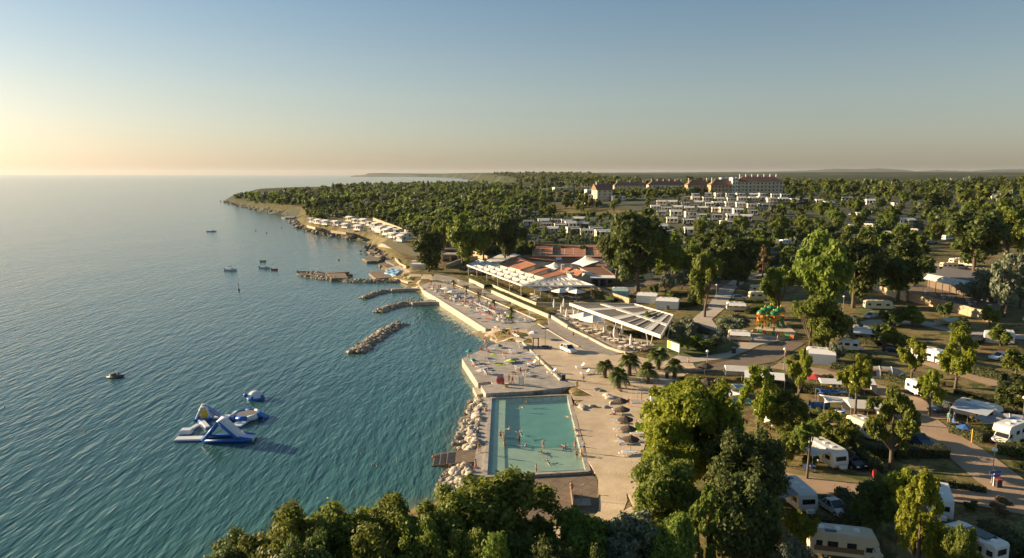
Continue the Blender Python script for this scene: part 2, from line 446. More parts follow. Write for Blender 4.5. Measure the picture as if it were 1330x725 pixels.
# ------------------------------------------------------------------ sea
GROYNE_PX = [[(462,459),(480,445),(500,431),(520,421)], [(492,406),(510,398),(530,395.5),(560,393.5),(572,393)], [(472,388),(490,381),(507,378),(530,376.5)], [(392,357),(420,362),(460,366),(500,366.5),(528,366)]]
def sea_mat():
    m = bpy.data.materials.new('sea_water'); m.use_nodes = True
    nt = m.node_tree; N = nt.nodes; L = nt.links; b = N['Principled BSDF']
    g = N.new('ShaderNodeNewGeometry')
    at_ = N.new('ShaderNodeAttribute'); at_.attribute_name = 'shallow'
    cr = N.new('ShaderNodeValToRGB'); e = cr.color_ramp.elements
    e[0].position = 0; e[0].color = (.032,.094,.098,1); e[1].position = 1; e[1].color = (.14,.16,.105,1)
    x = e.new(.45); x.color = (.036,.112,.110,1); x = e.new(.75); x.color = (.048,.122,.108,1)
    nz = N.new('ShaderNodeTexNoise'); nz.inputs['Scale'].default_value = .06; nz.inputs['Detail'].default_value = 4
    L.new(g.outputs['Position'], nz.inputs['Vector'])
    ad = N.new('ShaderNodeMath'); ad.operation = 'MULTIPLY_ADD'; ad.inputs[1].default_value = .35; ad.inputs[2].default_value = -.17
    L.new(nz.outputs[0], ad.inputs[0])
    su = N.new('ShaderNodeMath'); su.operation = 'ADD'; L.new(ad.outputs[0], su.inputs[0]); L.new(at_.outputs['Fac'], su.inputs[1])
    L.new(su.outputs[0], cr.inputs[0]); L.new(cr.outputs[0], b.inputs['Base Color'])
    b.inputs['Roughness'].default_value = .12
    b.inputs['IOR'].default_value = 1.33
    # waves: stretched ripples at three sizes
    def wave(scale, stretch, rot, det):
        mp = N.new('ShaderNodeMapping'); mp.inputs['Rotation'].default_value = (0,0,R(rot)); mp.inputs['Scale'].default_value = (1, stretch, 1)
        L.new(g.outputs['Position'], mp.inputs[0])
        n = N.new('ShaderNodeTexNoise'); n.inputs['Scale'].default_value = scale; n.inputs['Detail'].default_value = det; n.inputs['Roughness'].default_value = .55
        L.new(mp.outputs[0], n.inputs['Vector']); return n.outputs[0]
    prev = None
    for sc, st, ro, det, dist in ((1.9,.30,60,2,.085),(.80,.24,55,2,.27),(.30,.26,61,2,.22),(.02,.5,40,2,.6)):
        bu = N.new('ShaderNodeBump'); bu.inputs['Strength'].default_value = 1.0; bu.inputs['Distance'].default_value = dist
        L.new(wave(sc, st, ro, det), bu.inputs['Height'])
        if prev: L.new(prev, bu.inputs['Normal'])
        prev = bu.outputs[0]
    L.new(prev, b.inputs['Normal'])
    return m
M_sea = sea_mat()
def main_sea():
    v, f = polar_sheet('sea', lambda x, y: np.zeros(x.shape), 20, 26000, 1.03, -75, 60, 200, None)
    ring = v[:202*170]
    s = -shore_dist(v[:,0], v[:,1])
    G = [[tuple(at(a,b,0)[:2]) for a,b in g] for g in GROYNE_PX]
    for g in G: s = np.minimum(s, np.maximum(0, seg_dist(v[:,0], v[:,1], g[:-1], g[1:])-1)*1.7+2)
    sh = np.exp(-np.maximum(s, 0)/20.0)*.75+np.exp(-np.maximum(s,0)/6.0)*.25
    r = np.hypot(v[:,0], v[:,1])
    sh *= 1-sstep(250, 700, r)*.7
    me = np_mesh('sea', v, f, M_sea, True)
    a = me.attributes.new('shallow', 'FLOAT', 'POINT'); a.data.foreach_set('value', sh.astype(np.float32))
    return tag(link('sea', me), 'rippled teal sea reaching to the horizon', 'sea', kind='structure')
main_sea()

# ------------------------------------------------------------------ far hills
def ridge(name, label, pts, depth, m):
    """pts: (px, photo row of the crest, distance)"""
    rng = random.Random(len(pts)); P = []
    for (x0,y0,d0),(x1,y1,d1) in zip(pts[:-1], pts[1:]):
        for k in range(14):
            t = k/14; P.append((x0+(x1-x0)*t, y0+(y1-y0)*t+rng.uniform(-.16,.16), d0+(d1-d0)*t))
    P.append(pts[-1])
    vs = []; n = 5
    for px, py, d in P:
        c = ray(px, HORIZON); c = Vector((c.x, c.y, 0)).normalized()
        z = CAMZ+(HORIZON-py)/FPX*d*_cp
        for j, (k, h) in enumerate(((-1,-.15),(-.5,.6),(0,1),(.5,.7),(1,-.15))):
            q = c*(d+k*depth); vs.append((q.x, q.y, max(z*h, -6) if h > 0 else -6))
    f = [(i*n+j, (i+1)*n+j, (i+1)*n+j+1, i*n+j+1) for i in range(len(P)-1) for j in range(n-1)]
    tag(link(name, np_mesh(name, vs, f, m, True)), label, 'hills', kind='structure')
M_far = mat('far_woods', (.030,.046,.022), .95, .3, .004, coord='World', col2=(.065,.075,.035), detail=8)
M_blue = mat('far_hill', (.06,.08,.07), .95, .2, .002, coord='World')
ridge('far_peninsula', 'low dark wooded peninsula across the bay on the horizon', [(455,228.3,10300),(480,226.8,10300),(530,226.6,10300),(570,226.8,10000),(640,225.4,9500),(700,224.6,9000)], 700, M_far)
ridge('far_ridge', 'long wooded ridge closing the land below the sky', [(600,226.5,6500),(680,224.6,6500),(760,224.4,6600),(860,224,6600),(960,223.4,6500),(1040,224.2,6500),(1150,224.6,6400),(1260,224,6300),(1400,222.6,6200),(1700,222,6200)], 900, M_far)
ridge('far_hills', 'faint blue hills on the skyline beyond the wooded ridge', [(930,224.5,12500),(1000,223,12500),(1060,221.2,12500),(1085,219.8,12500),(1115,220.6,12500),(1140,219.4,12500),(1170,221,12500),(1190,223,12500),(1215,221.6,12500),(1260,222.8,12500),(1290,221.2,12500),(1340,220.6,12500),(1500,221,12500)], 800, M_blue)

# ------------------------------------------------------------------ sheets that follow the ground
def W(pxs, z=None):
    return [(at(a,b,z) if z is not None else gat(a,b)) for a,b in pxs]
ROADS = []
def sheet(name, label, pxs, m, off=.05, step=5.0, world=None, cat='ground'):
    P = world if world else [tuple(gat(a,b)[:2]) for a,b in pxs]
    if name in ('camp_road','path','plaza','playground_ground'): ROADS.append(np.array(P))
    bm = bmesh.new()
    bm.faces.new([bm.verts.new((x,y,0)) for x,y in P])
    xs = [p[0] for p in P]; ys = [p[1] for p in P]
    st = max(step, (max(xs)-min(xs))/60, (max(ys)-min(ys))/60)
    for lo, hi, nrm in ((min(xs),max(xs),(1,0,0)),(min(ys),max(ys),(0,1,0))):
        q = math.floor(lo/st)*st+st
        while q < hi:
            bmesh.ops.bisect_plane(bm, geom=bm.verts[:]+bm.edges[:]+bm.faces[:], plane_co=(q*nrm[0], q*nrm[1], 0), plane_no=nrm)
            q += st
    bmesh.ops.triangulate(bm, faces=bm.faces[:])
    bm.verts.ensure_lookup_table()
    X = np.array([v.co.x for v in bm.verts]); Y = np.array([v.co.y for v in bm.verts])
    Z = ground_z(X, Y)+off
    for v, z in zip(bm.verts, Z): v.co.z = z
    bmesh.ops.recalc_face_normals(bm, faces=bm.faces[:])
    if sum(f.normal.z for f in bm.faces) < 0: bmesh.ops.reverse_faces(bm, faces=bm.faces[:])
    me = bpy.data.meshes.new(name); bm.to_mesh(me); bm.free(); me.materials.append(m)
    return tag(link(name, me), label, cat, kind='structure')
def band(pxs, w):
    """road centre line in photo pixels -> world outline of width w (m)"""
    P = [Vector(gat(a,b)[:2]) for a,b in pxs]; Lf = []; Rt = []
    for i, p in enumerate(P):
        t = (P[min(i+1,len(P)-1)]-P[max(i-1,0)]).normalized(); n = Vector((-t.y, t.x))
        Lf.append(tuple(p+n*w/2)); Rt.append(tuple(p-n*w/2))
    return Lf+Rt[::-1]
def slab(name, label, pxs, z0, z1, m, cat='pavement', zpx=None, reg=True, kind='structure'):
    P = [tuple(at(a,b,z1 if zpx is None else zpx)[:2]) for a,b in pxs]
    o = MB().prism(P, z0, z1).build(name, m)
    if reg:
        A = np.array(P); SURF.insert(0, (A, np.roll(A,-1,0), z1))
    return tag(o, label, cat, kind=kind)
# ------------------------------------------------------------------ raised slabs of the bathing place
PLAT = 1.75
slab('bathing_platform', 'pale concrete bathing platform jutting into the bay with sunbathers', PLAT_PX, -1.2, PLAT, M_conc)
slab('landing_step', 'low concrete landing step at the corner of the bathing platform', [(614,503),(624.5,502.5),(630,510),(619,513)], -1.2, .75, M_wallc)
# long quay with its golden wall
slab('quay', 'long grey concrete quay for sunbathing along the bay', QUAY_PX, -1.2, 1.7, M_conc, cat='quay')
def strip(name, label, pxs, w, z0, z1, m, cat='wall', z=None, parent=None, side=0.0, kind=None):
    """wall or kerb along a photo-pixel line; heights are above the ground there unless z is given"""
    P = [(gat(a,b) if z is None else at(a,b,z)) for a,b in pxs]
    vs = []; fs = []
    for i, p in enumerate(P):
        t = (P[min(i+1,len(P)-1)]-P[max(i-1,0)]); t.z = 0; t.normalize(); n = Vector((-t.y, t.x, 0))
        base = p.z if z is None else 0
        for k, h in ((-.5,z0),(.5,z0),(.5,z1),(-.5,z1)):
            q = p+n*w*(k+side); vs.append((q.x, q.y, base+h))
    for i in range(len(P)-1):
        a, b = i*4, i*4+4
        fs += [(a+j, a+(j+1)%4, b+(j+1)%4, b+j) for j in range(4)]
    fs += [(0,1,2,3), tuple(len(vs)-4+j for j in (3,2,1,0))]
    o = MB().add(vs, fs).build(name, m, parent)
    if not parent: tag(o, label, cat, kind=kind)
    return o
strip('quay_edge', 'golden concrete edge wall of the long quay above the water', [(551.4,378),(571,389.5),(579.6,395),(605,411),(631,427.5)], .5, -1.2, 1.82, M_wallc, z=1.7, side=.2, kind='structure')
# ground sheets
sheet('beach_sand', 'trodden sand between quay, platform and promenade road', [(628,430),(660,426),(698,420),(737,444),(702,452),(680,447),(650,445),(632,441),(618,435)], M_sand, .04)
sheet('beach_sand', 'small curved sandy beach between quay and bathing platform', [(617,434),(632,429),(645,427.5),(665,428),(684,430),(690,437),(679,444),(652,444),(636,441)], M_sand, .06)
sheet('wet_sand', 'dark wet sand at the water line of the little beach', [(612,434.5),(622,431.5),(640,437.5),(662,441),(655,444),(636,441.5),(620,437.5)], M_wetsand, .09)
sheet('far_beach', 'strip of beach sand beside the rock piers', [(536,377),(528,369),(520,364),(535,356),(560,357),(566,367),(546,372)], M_sand, .06)
sheet('sand_ground', 'sandy ground round the pool and under the big trees', [(676,444),(690,436),(730,470),(760,498),(800,560),(840,640),(850,700),(700,720),(560,690),(600,640),(770,640),(764,608),(740,511),(756,502),(728,494)], M_sand, .035)
sheet('sand_ground', 'sandy corner between the pool and the platform wall', [(732,490),(775,490),(780,520),(745,520),(740,511),(754,502)], M_sand, .045)
sheet('sand_ground', 'sandy ground beside the deck below the pool', [(764,598),(805,598),(815,650),(800,690),(740,700),(778,664),(777,622)], M_sand, .045)
sheet('plaza', 'wide tan gravel plaza with palms between the road and the pool', [(679,445),(700,437),(735,443.5),(760,455),(793,462),(812,460),(830,464),(862,470),(900,472),(905,480),(870,498),(850,530),(832,600),(825,640),(800,645),(775,622),(766,612),(760,580),(741,512),(752,501),(731,494)], M_sand, .05)
sheet('promenade_road', 'grey paved promenade road running along the restaurants', [(630,386),(640,381),(660,389),(713,413),(738,426.5),(763,438.5),(790,453),(811,459.5),(793,462),(760,455),(735,444),(690,438),(684,429),(692,424),(697,417),(664,402.5)], M_pave, .08)
sheet('promenade_road', 'grey paved lane behind the quay leading to the far beach', [(560,363),(585,367),(630,387),(640,382),(612,369),(588,360),(565,356)], M_pave, .075)
strip('road_kerb', 'pale kerb between quay and promenade road', [(585,367.5),(630,387),(664,401.5),(697,416)], .35, 0, .28, M_wallc, kind='structure', cat='kerb')
strip('road_kerb', 'pale kerb along the promenade road beside the plaza', [(699,421),(717,432),(735,443),(752,451)], .35, 0, .22, M_wallc, kind='structure', cat='kerb')
strip('garden_wall', 'long pale low wall with hedge above the promenade road', [(639,381),(659,390),(686,402),(713,413.5)], .5, -.2, 1.1, M_wallc)
strip('garden_wall', 'short pale wall beside the stairs above the quay', [(610,366),(620,370.5),(629,375)], .5, -.2, 1.2, M_wallc)
strip('terrace_wall', 'low pale wall in front of the cafe terrace with closed parasols', [(715.6,413),(726,419.5),(737.8,427)], .45, -.2, .9, M_wallc)
strip('terrace_wall', 'curved white kerb wall round the outdoor cafe tables', [(739,427.5),(762,438.5),(789.6,453),(803,457.5),(813,460)], .5, -.2, .55, M_wallc)
# cafe terrace floor
sheet('cafe_terrace', 'sandy cafe terrace with white tables under the trapezoid canopy', [(716,412),(738,426),(763,438),(790,452),(813,459.5),(840,455),(850,448),(835,436),(780,415),(745,402),(728,404)], M_path, .07)
# plaza platform border wall beside the boats rack
strip('platform_wall', 'low concrete wall between bathing platform and plaza', [(678.5,445),(700,467),(728,494.5)], .4, -.3, .35, M_wallc)
# camp roads and lawns
sheet('path', 'pale curved footpath beside the lawn and the billboard', [(862,470),(900,471),(945,466),(968,457),(988,448),(1030,439),(1034,434),(1000,440),(985,438),(960,428),(942,440),(962,450),(945,458),(905,465),(880,462)], M_path, .07)
sheet('lawn', 'green lawn beside the billboard and round shrubs', [(838,452),(880,462),(905,464.5),(944,457.5),(960,450),(940,440),(900,446),(862,443)], M_grass, .06)
sheet('camp_road', 'brown asphalt camp road curving past the playground', [(868,482),(905,478),(946,468.5),(971,459),(990,450),(1032,441),(1046,446),(1030,456),(1008,470),(985,474),(930,482),(880,486)], M_asph, .07)
def road(name, label, pts, w, m=None, off=.09): sheet(name, label, None, m or M_dirt, off, world=band(pts, w))
road('camp_road', 'pale lane leading from the playground up between caravans and hedges', [(930,440),(912,415),(930,400),(945,375),(965,362),(1000,352)], 5, M_path)
road('camp_road', 'brown dirt lane past the red fire post and blue signs', [(985,615),(1020,625),(1110,640),(1200,638),(1262,645),(1340,660)], 5)
road('camp_road', 'dirt lane running down between caravan pitches and hedges', [(1180,535),(1210,560),(1250,585),(1300,625),(1345,655)], 6)
road('camp_road', 'dirt lane behind the tents with pale kerb', [(1006,475),(1060,483),(1120,500),(1180,520),(1215,545)], 5)
road('camp_road', 'dirt lane crossing the upper pitches below the stone wall', [(1140,455),(1180,462),(1230,480),(1280,495),(1345,515)], 4)
road('camp_road', 'pale lane below the terrace restaurant stone wall', [(1090,428),(1140,418),(1200,420),(1250,432),(1300,436),(1350,440)], 5, M_path)
road('camp_road', 'red dirt strip between hedged pitches and the grey van', [(1010,545),(1060,552),(1110,560),(1150,565)], 4)
sheet('lawn', 'lawn in front of the terrace restaurant stone wall', [(1130,393),(1170,404),(1240,424),(1290,432),(1240,428),(1190,418),(1130,412),(1110,402)], M_grass, .06)
sheet('camp_pitch', 'dry grass pitch beside the white caravan with awning', [(990,600),(1040,612),(1090,618),(1130,628),(1110,634),(1020,620),(985,612)], M_dry, .06)
road('camp_road', 'sandy lane on the hillside among mobile homes', [(845,320),(880,316),(905,312),(900,303),(885,297)], 5, M_path)
road('camp_road', 'sandy service lane beside the terrace restaurant', [(1205,345),(1240,348),(1250,360)], 18, M_dirt)
for lab, pts in (('sandy lane among the far caravans in shade', [(1040,305),(1100,312),(1180,309),(1240,306)]), ('sandy lane near the far caravan field edge', [(1150,318),(1200,312),(1250,304),(1300,296)]), ('sandy clearing by the far camp gate', [(1270,270),(1310,268)])):
    road('camp_road', lab, pts, 10, M_path)
for lab, pts in (('grey parking lane beside the low service hut', [(800,388),(822,372),(850,366),(880,362)]), ('dirt parking strip behind the olive trees', [(880,372),(920,374),(950,370)])):
    road('camp_road', lab, pts, 7, M_asph)
# ------------------------------------------------------------------ sea pool
PZ = 1.0
def lerp2(a, b, t): return (a[0]+(b[0]-a[0])*t, a[1]+(b[1]-a[1])*t)
slab('pool_deck', 'brown concrete deck below the sea pool with shower corner', DECK_PX, -1.0, .8, M_deck, cat='deck')
slab('pool_walkway', 'narrow concrete walkway between pool and boulders', [(628,516),(637,516),(630.5,620),(613,622.5)], -1.0, 1.0, M_conc, cat='walkway')
pool = thing('sea_pool', 'rectangular sea pool with turquoise water and pale rim beside the boulders', 'pool', at(690,565,0))
def pp(pxs, z): return [tuple(at(a,b,z)[:2]) for a,b in pxs]
Mpool = mat('pool_floor', (.30,.33,.25), .8, .12, .5, coord='World', col2=(.40,.43,.34), detail=7)
Mpool2 = mat('pool_floor_deep', (.075,.205,.185), .8, .12, .3, coord='World', col2=(.115,.27,.24), detail=7)
inv = Matrix.Translation(-pool.location)
def pchild(name, mb, m):
    o = mb.build(name, m, pool); o.matrix_parent_inverse = Matrix.Translation(-pool.location); return o
pchild('shallow_floor', MB().prism(pp([(636,516),(740,512),(765,612),(629,619)], .5), -1.0, .12), Mpool)
pchild('deep_floor', MB().prism(pp([(657,516),(739,512),(756,582),(655,583)], .3), .10, .16), Mpool2)
pchild('step', MB().prism(pp([(636.5,516),(657,516),(655,583),(656,617),(630,618)], .5), .1, .82), Mpool)
pchild('step', MB().prism(pp([(655.3,584),(757,583),(764,611),(656.3,617)], .5), .1, .68), Mpool)
def rimseg(a, b, w=.55, z=1.16):
    A = at(*a, z); B = at(*b, z); t = (B-A).normalized(); n = Vector((-t.y, t.x, 0))*w/2
    return MB().prism([tuple((A+n)[:2]),tuple((B+n)[:2]),tuple((B-n)[:2]),tuple((A-n)[:2])], -.8, z)
RC = [(637,516.5),(738.5,512.5),(764,611.5),(630,618.5)]
for i, (a, b) in enumerate(zip(RC, RC[1:]+RC[:1])): pchild('rim', rimseg(a, b, z=1.16+.004*i, w=.6 if i != 1 else .7), M_conc)
def pool_water():
    m = bpy.data.materials.new('pool_water'); m.use_nodes = True
    nt = m.node_tree; N = nt.nodes; L = nt.links; N.clear()
    o = N.new('ShaderNodeOutputMaterial'); t = N.new('ShaderNodeBsdfTransparent'); t.inputs[0].default_value = (.86,.97,.94,1)
    gl = N.new('ShaderNodeBsdfGlossy'); gl.inputs['Roughness'].default_value = .06
    fr = N.new('ShaderNodeFresnel'); fr.inputs[0].default_value = 1.33
    df = N.new('ShaderNodeBsdfDiffuse'); df.inputs[0].default_value = (.34,.66,.56,1)
    m0 = N.new('ShaderNodeMixShader'); m0.inputs[0].default_value = .10
    g = N.new('ShaderNodeNewGeometry'); nz = N.new('ShaderNodeTexNoise'); nz.inputs['Scale'].default_value = 1.1; nz.inputs['Detail'].default_value = 3
    mp = N.new('ShaderNodeMapping'); mp.inputs['Scale'].default_value = (.6,1.3,1); mp.inputs['Rotation'].default_value = (0,0,.5)
    L.new(g.outputs['Position'], mp.inputs[0]); L.new(mp.outputs[0], nz.inputs['Vector'])
    bu = N.new('ShaderNodeBump'); bu.inputs['Strength'].default_value = .7; bu.inputs['Distance'].default_value = .12; L.new(nz.outputs[0], bu.inputs['Height'])
    L.new(bu.outputs[0], gl.inputs['Normal']); L.new(bu.outputs[0], fr.inputs['Normal']); L.new(bu.outputs[0], df.inputs['Normal'])
    ms = N.new('ShaderNodeMixShader')
    L.new(t.outputs[0], m0.inputs[1]); L.new(df.outputs[0], m0.inputs[2])
    inv_ = N.new('ShaderNodeMath'); inv_.operation = 'SUBTRACT'; inv_.inputs[0].default_value = 1.0; L.new(g.outputs['Backfacing'], inv_.inputs[1]); mul_ = N.new('ShaderNodeMath'); mul_.operation = 'MULTIPLY'; L.new(fr.outputs[0], mul_.inputs[0]); L.new(inv_.outputs[0], mul_.inputs[1]); L.new(mul_.outputs[0], ms.inputs[0]); L.new(m0.outputs[0], ms.inputs[1]); L.new(gl.outputs[0], ms.inputs[2]); L.new(ms.outputs[0], o.inputs[0])
    return m
M_pool = pool_water()
o = link('water', np_mesh('water', [(*p, PZ) for p in pp(RC, PZ)], [(3,2,1,0)], M_pool)); o.parent = pool; o.matrix_parent_inverse = Matrix.Translation(-pool.location)
SURF.insert(0, (np.array(pp(RC, PZ)), np.roll(np.array(pp(RC, PZ)),-1,0), PZ))

# ------------------------------------------------------------------ rocks
def rock_mesh(seed, m, n=2):
    bm = bmesh.new(); bmesh.ops.create_icosphere(bm, subdivisions=n, radius=1)
    rg = random.Random(seed); ax = [Vector((rg.gauss(0,1),rg.gauss(0,1),rg.gauss(0,1))).normalized() for _ in range(9)]; dd = [rg.uniform(.55,.9) for _ in ax]
    for v in bm.verts:
        c = v.co.copy()
        for a, d in zip(ax, dd):
            k = c.dot(a)
            if k > d: c -= a*(k-d)
        v.co = c*rg.uniform(.94,1.06)
    bmesh.ops.recalc_face_normals(bm, faces=bm.faces[:])
    me = bpy.data.meshes.new('rock'); bm.to_mesh(me); bm.free(); me.materials.append(m)
    return me
ROCKS = [rock_mesh(s, M_rock, 2) for s in range(7)]
ROCKSD = [rock_mesh(s+50, M_rockd, 2) for s in range(5)]
def rock_arrays(meshes):
    out = []
    for me in meshes:
        v = np.zeros(len(me.vertices)*3); me.vertices.foreach_get('co', v)
        f = np.array([p.vertices[:] for p in me.polygons]); out.append((v.reshape(-1,3), f))
    return out
RA = rock_arrays(ROCKS)
def rot_rand(rng):
    q = rng.normal(size=4); q /= np.linalg.norm(q); w,x,y,z = q
    return np.array([[1-2*(y*y+z*z),2*(x*y-z*w),2*(x*z+y*w)],[2*(x*y+z*w),1-2*(x*x+z*z),2*(y*z-x*w)],[2*(x*z-y*w),2*(y*z+x*w),1-2*(x*x+y*y)]])
def rock_pile(pts, name, m, seed, parent=None):
    """pts: list of (x,y,z,size) -> one mesh of joined rocks"""
    rng = np.random.default_rng(seed); V = []; Fc = []; k = 0
    for x, y, z, s in pts:
        v, f = RA[rng.integers(len(RA))]
        sc = s*np.array([rng.uniform(.8,1.3), rng.uniform(.8,1.3), rng.uniform(.55,.9)])
        q = (v@rot_rand(rng).T)*sc+np.array([x,y,z]); V.append(q); Fc.append(f+k); k += len(v)
    return link(name, np_mesh(name, np.concatenate(V), np.concatenate(Fc), m), parent)
# boulder bank by the pool: every boulder its own part
bank = thing('boulder_bank', 'bank of pale boulders between the sea and the pool walkway', 'rocks', (0,0,0))
rg = random.Random(5)
def bank_row(t):
    pts = [((613,517),(628,517)),((604,535),(625,535)),((596,556),(621,556)),((592,576),(618,576)),((588,590),(614,590)),((583,606),(612,606)),((574,622),(609,622)),((571,640),(602,640)),((578,655),(600,655))]
    k = t*(len(pts)-1); i = min(int(k), len(pts)-2); u = k-i
    (a, b), (c, d) = pts[i], pts[i+1]
    return lerp2(a, c, u), lerp2(b, d, u)
nb = 0
while nb < 285:
    a, b = bank_row(rg.random()); u = rg.random(); q = lerp2(a, b, u)
    if 583 < q[1] < 603 and rg.random() < .93: continue
    z = .1+u*1.0+rg.uniform(-.1,.15)
    p = at(q[0], q[1], z); s = rg.uniform(.3,.62) if rg.random() < .8 else rg.uniform(.65,1.05)
    o = link('boulder', ROCKSD[rg.randrange(5)] if u < .16 else ROCKS[rg.randrange(7)], bank, (p.x, p.y, z-.1)); o.scale = (s*rg.uniform(.9,1.4), s*rg.uniform(.8,1.1), s*rg.uniform(.5,.8))
    o.rotation_euler = (rg.uniform(-.5,.5), rg.uniform(-.5,.5), rg.uniform(0,6.28)); nb += 1
fill = []
for i in range(900):
    a, b = bank_row(rg.random()); u = rg.random(); q = lerp2(a, b, u)
    if 585 < q[1] < 601: continue
    z = -.3+u*1.0; p = at(q[0], q[1], z); fill.append((p.x, p.y, z, rg.uniform(.22,.5)))
tag(rock_pile(fill, 'rubble', M_rock, 3, bank), kind='stuff')
# groynes
def groyne(px, w, top, n, label, m, s0=.45, s1=1.0, seed=1):
    rgn = random.Random(seed); P = [at(a,b,0) for a,b in px]; pts = []
    L = [(P[i+1]-P[i]).length for i in range(len(P)-1)]; T = sum(L)
    for _ in range(n):
        d = rgn.random()*T; i = 0
        while d > L[i] and i < len(L)-1: d -= L[i]; i += 1
        t = (P[i+1]-P[i]).normalized(); nn = Vector((-t.y,t.x,0)); u = rgn.uniform(-1,1); c = P[i]+t*d+nn*u*w/2
        pts.append((c.x, c.y, top*(1-abs(u)**1.6)*rgn.uniform(.5,1)-.15, rgn.uniform(s0,s1)))
    th = thing('rock_groyne', label, 'breakwater', (0,0,0))
    tag(rock_pile(pts, 'rocks', m, seed, th), kind='stuff')
    return th
M_rockm = mat('groyne_rock', (.15,.12,.085), .9, .3, .5, .5, 3.0, coord='World', col2=(.42,.36,.27))
groyne(GROYNE_PX[0], 4.4, .75, 330, 'detached rock breakwater lying alone in the bay', M_rockm, .28, .85, 11)
groyne(GROYNE_PX[1], 3.6, .9, 560, 'rock groyne running out from the middle of the quay', M_rockm, .3, .75, 12)
groyne(GROYNE_PX[2], 3.4, .8, 460, 'short rock groyne between the quay groyne and the long pier', M_rockm, .3, .75, 13)
groyne(GROYNE_PX[3], 4.5, 1.0, 900, 'long rock pier ending in a landing place for boats', M_rockm, .35, .85, 14)
groyne([(400,355),(420,358),(445,362)], 10, .7, 420, 'wide rocky head of the long pier', M_rockm, .4, .9, 15)
strip('groyne_path', 'concrete path on the rock groyne from the quay', [(535,394.5),(560,392.8),(580,394)], 1.7, -.5, 1.0, M_conc, z=.6, kind='structure', cat='path')
strip('groyne_path', 'concrete path on the short rock groyne', [(508,377),(530,375.5),(548,376)], 1.6, -.5, .95, M_conc, z=.6, kind='structure', cat='path')
slab('pier_landing', 'flat concrete landing on the rocky pier head', [(425,355.5),(448,354.5),(452,361),(430,361.5)], -.5, 1.15, M_deck, cat='pier', kind=None)
slab('pier_landing', 'dark jetty plank at the outer tip of the long pier', [(397,355.6),(420,355.2),(420,357),(397,357.4)], .2, .9, M_wood, cat='pier', kind=None)
slab('pier_landing', 'thin concrete jetty behind the rocky pier head', [(424,354),(453,352),(454,353.2),(425,355)], .2, .95, M_deck, cat='pier', kind=None)
slab('dock', 'square wooden dock with rails beside the blue bouncy mat', [(479,354.5),(500,350),(512,360),(488,362)], -.5, .9, M_deck, cat='dock', kind=None)
slab('beach_terrace', 'sandy terrace behind the dock with the white kiosk', [(500,350),(530,341),(560,350),(566,366),(530,366),(512,361)], -.8, 1.1, M_sand, cat='terrace')
# dark rock shelves and shore rocks along the far coast
def shore_rocks(px, w, n, s0, s1, label, seed, m, top=1.6):
    rgn = random.Random(seed); P = [at(a,b,0) for a,b in px]; pts = []
    for _ in range(n):
        i = rgn.randrange(len(P)-1); c = P[i].lerp(P[i+1], rgn.random())
        c = c+Vector((rgn.gauss(0,w/2), rgn.gauss(0,w/2), 0)); pts.append((c.x, c.y, rgn.uniform(-.3,top), rgn.uniform(s0,s1)))
    th = thing('shore_rocks', label, 'rocks'); tag(rock_pile(pts, 'rocks', m, seed, th), kind='stuff')
def shelf(px, h, label, seed):
    rgn = random.Random(seed); P = [tuple(at(a,b,h)[:2]) for a,b in px]
    Q = []
    for i, p in enumerate(P):
        q = P[(i+1)%len(P)]
        for k in range(5): t = k/5; Q.append((p[0]+(q[0]-p[0])*t+rgn.uniform(-.8,.8), p[1]+(q[1]-p[1])*t+rgn.uniform(-.8,.8)))
    tag(MB().prism(Q, -1, h).build('rock_shelf', M_rockd), label, 'rocks')
shelf([(471,335.5),(480,332),(492,331),(503,333),(502,337),(490,339),(478,339.5)], .9, 'dark flat rock shelf reaching into the water beside the dock', 1)
shelf([(491,343),(500,339.5),(512,340),(514,344),(500,346),(492,345)], .7, 'small dark rock slab just behind the dock', 2)
shelf([(476,326),(482,323.5),(490,324.5),(490,328),(480,328)], .8, 'black wet rock at the foot of the dry slope', 3)
shelf([(497,347.5),(512,345),(520,346.5),(512,349),(500,349.5)], .8, 'thin dark rock ledge beside the blue bouncy mat', 4)
shelf([(365,282),(374,280.5),(384,281),(382,283),(370,283)], .8, 'distant low reef off the wooded headland', 5)
shelf([(485,331),(505,326),(525,330),(535,340),(520,346),(505,341),(498,335)], 1.5, 'brown rock terrace below the dry slope', 6)
shore_rocks([(384,288),(395,295),(410,301),(430,305),(450,308),(465,311)], 5, 420, .7, 2.2, 'band of broken dark rocks below the seaside mobile homes', 21, M_rockd)
shore_rocks([(480,322),(497,332),(515,343)], 7, 160, .6, 1.5, 'scattered dark rocks between slope and dock', 22, M_rockd, 1.9)
shore_rocks([(292,262.5),(315,268),(322,270),(345,274),(382,279)], 6, 260, .8, 2.4, 'thin line of rocks round the wooded headland', 23, M_rockm)
sheet('pebble_cove', 'pale pebble cove below the seaside mobile homes', [(462,310.5),(476,314),(492,320.5),(510,323.5),(500,318),(485,312.5),(472,309.5)], M_path, .1)
sheet('dry_slope', 'dry yellow grass slope between mobile homes and rocks', [(420,300),(440,303.5),(465,308),(486,312),(502,318),(520,328),(540,340),(548,330),(528,318),(500,310),(470,304.5),(440,299)], M_dry, .12)
sheet('dry_slope', 'bare reddish strip of shore round the headland', [(292,262.4),(318,269),(342,273.4),(383,279.2),(384,278.5),(350,272.8),(322,268.6)], M_dirt, .25)
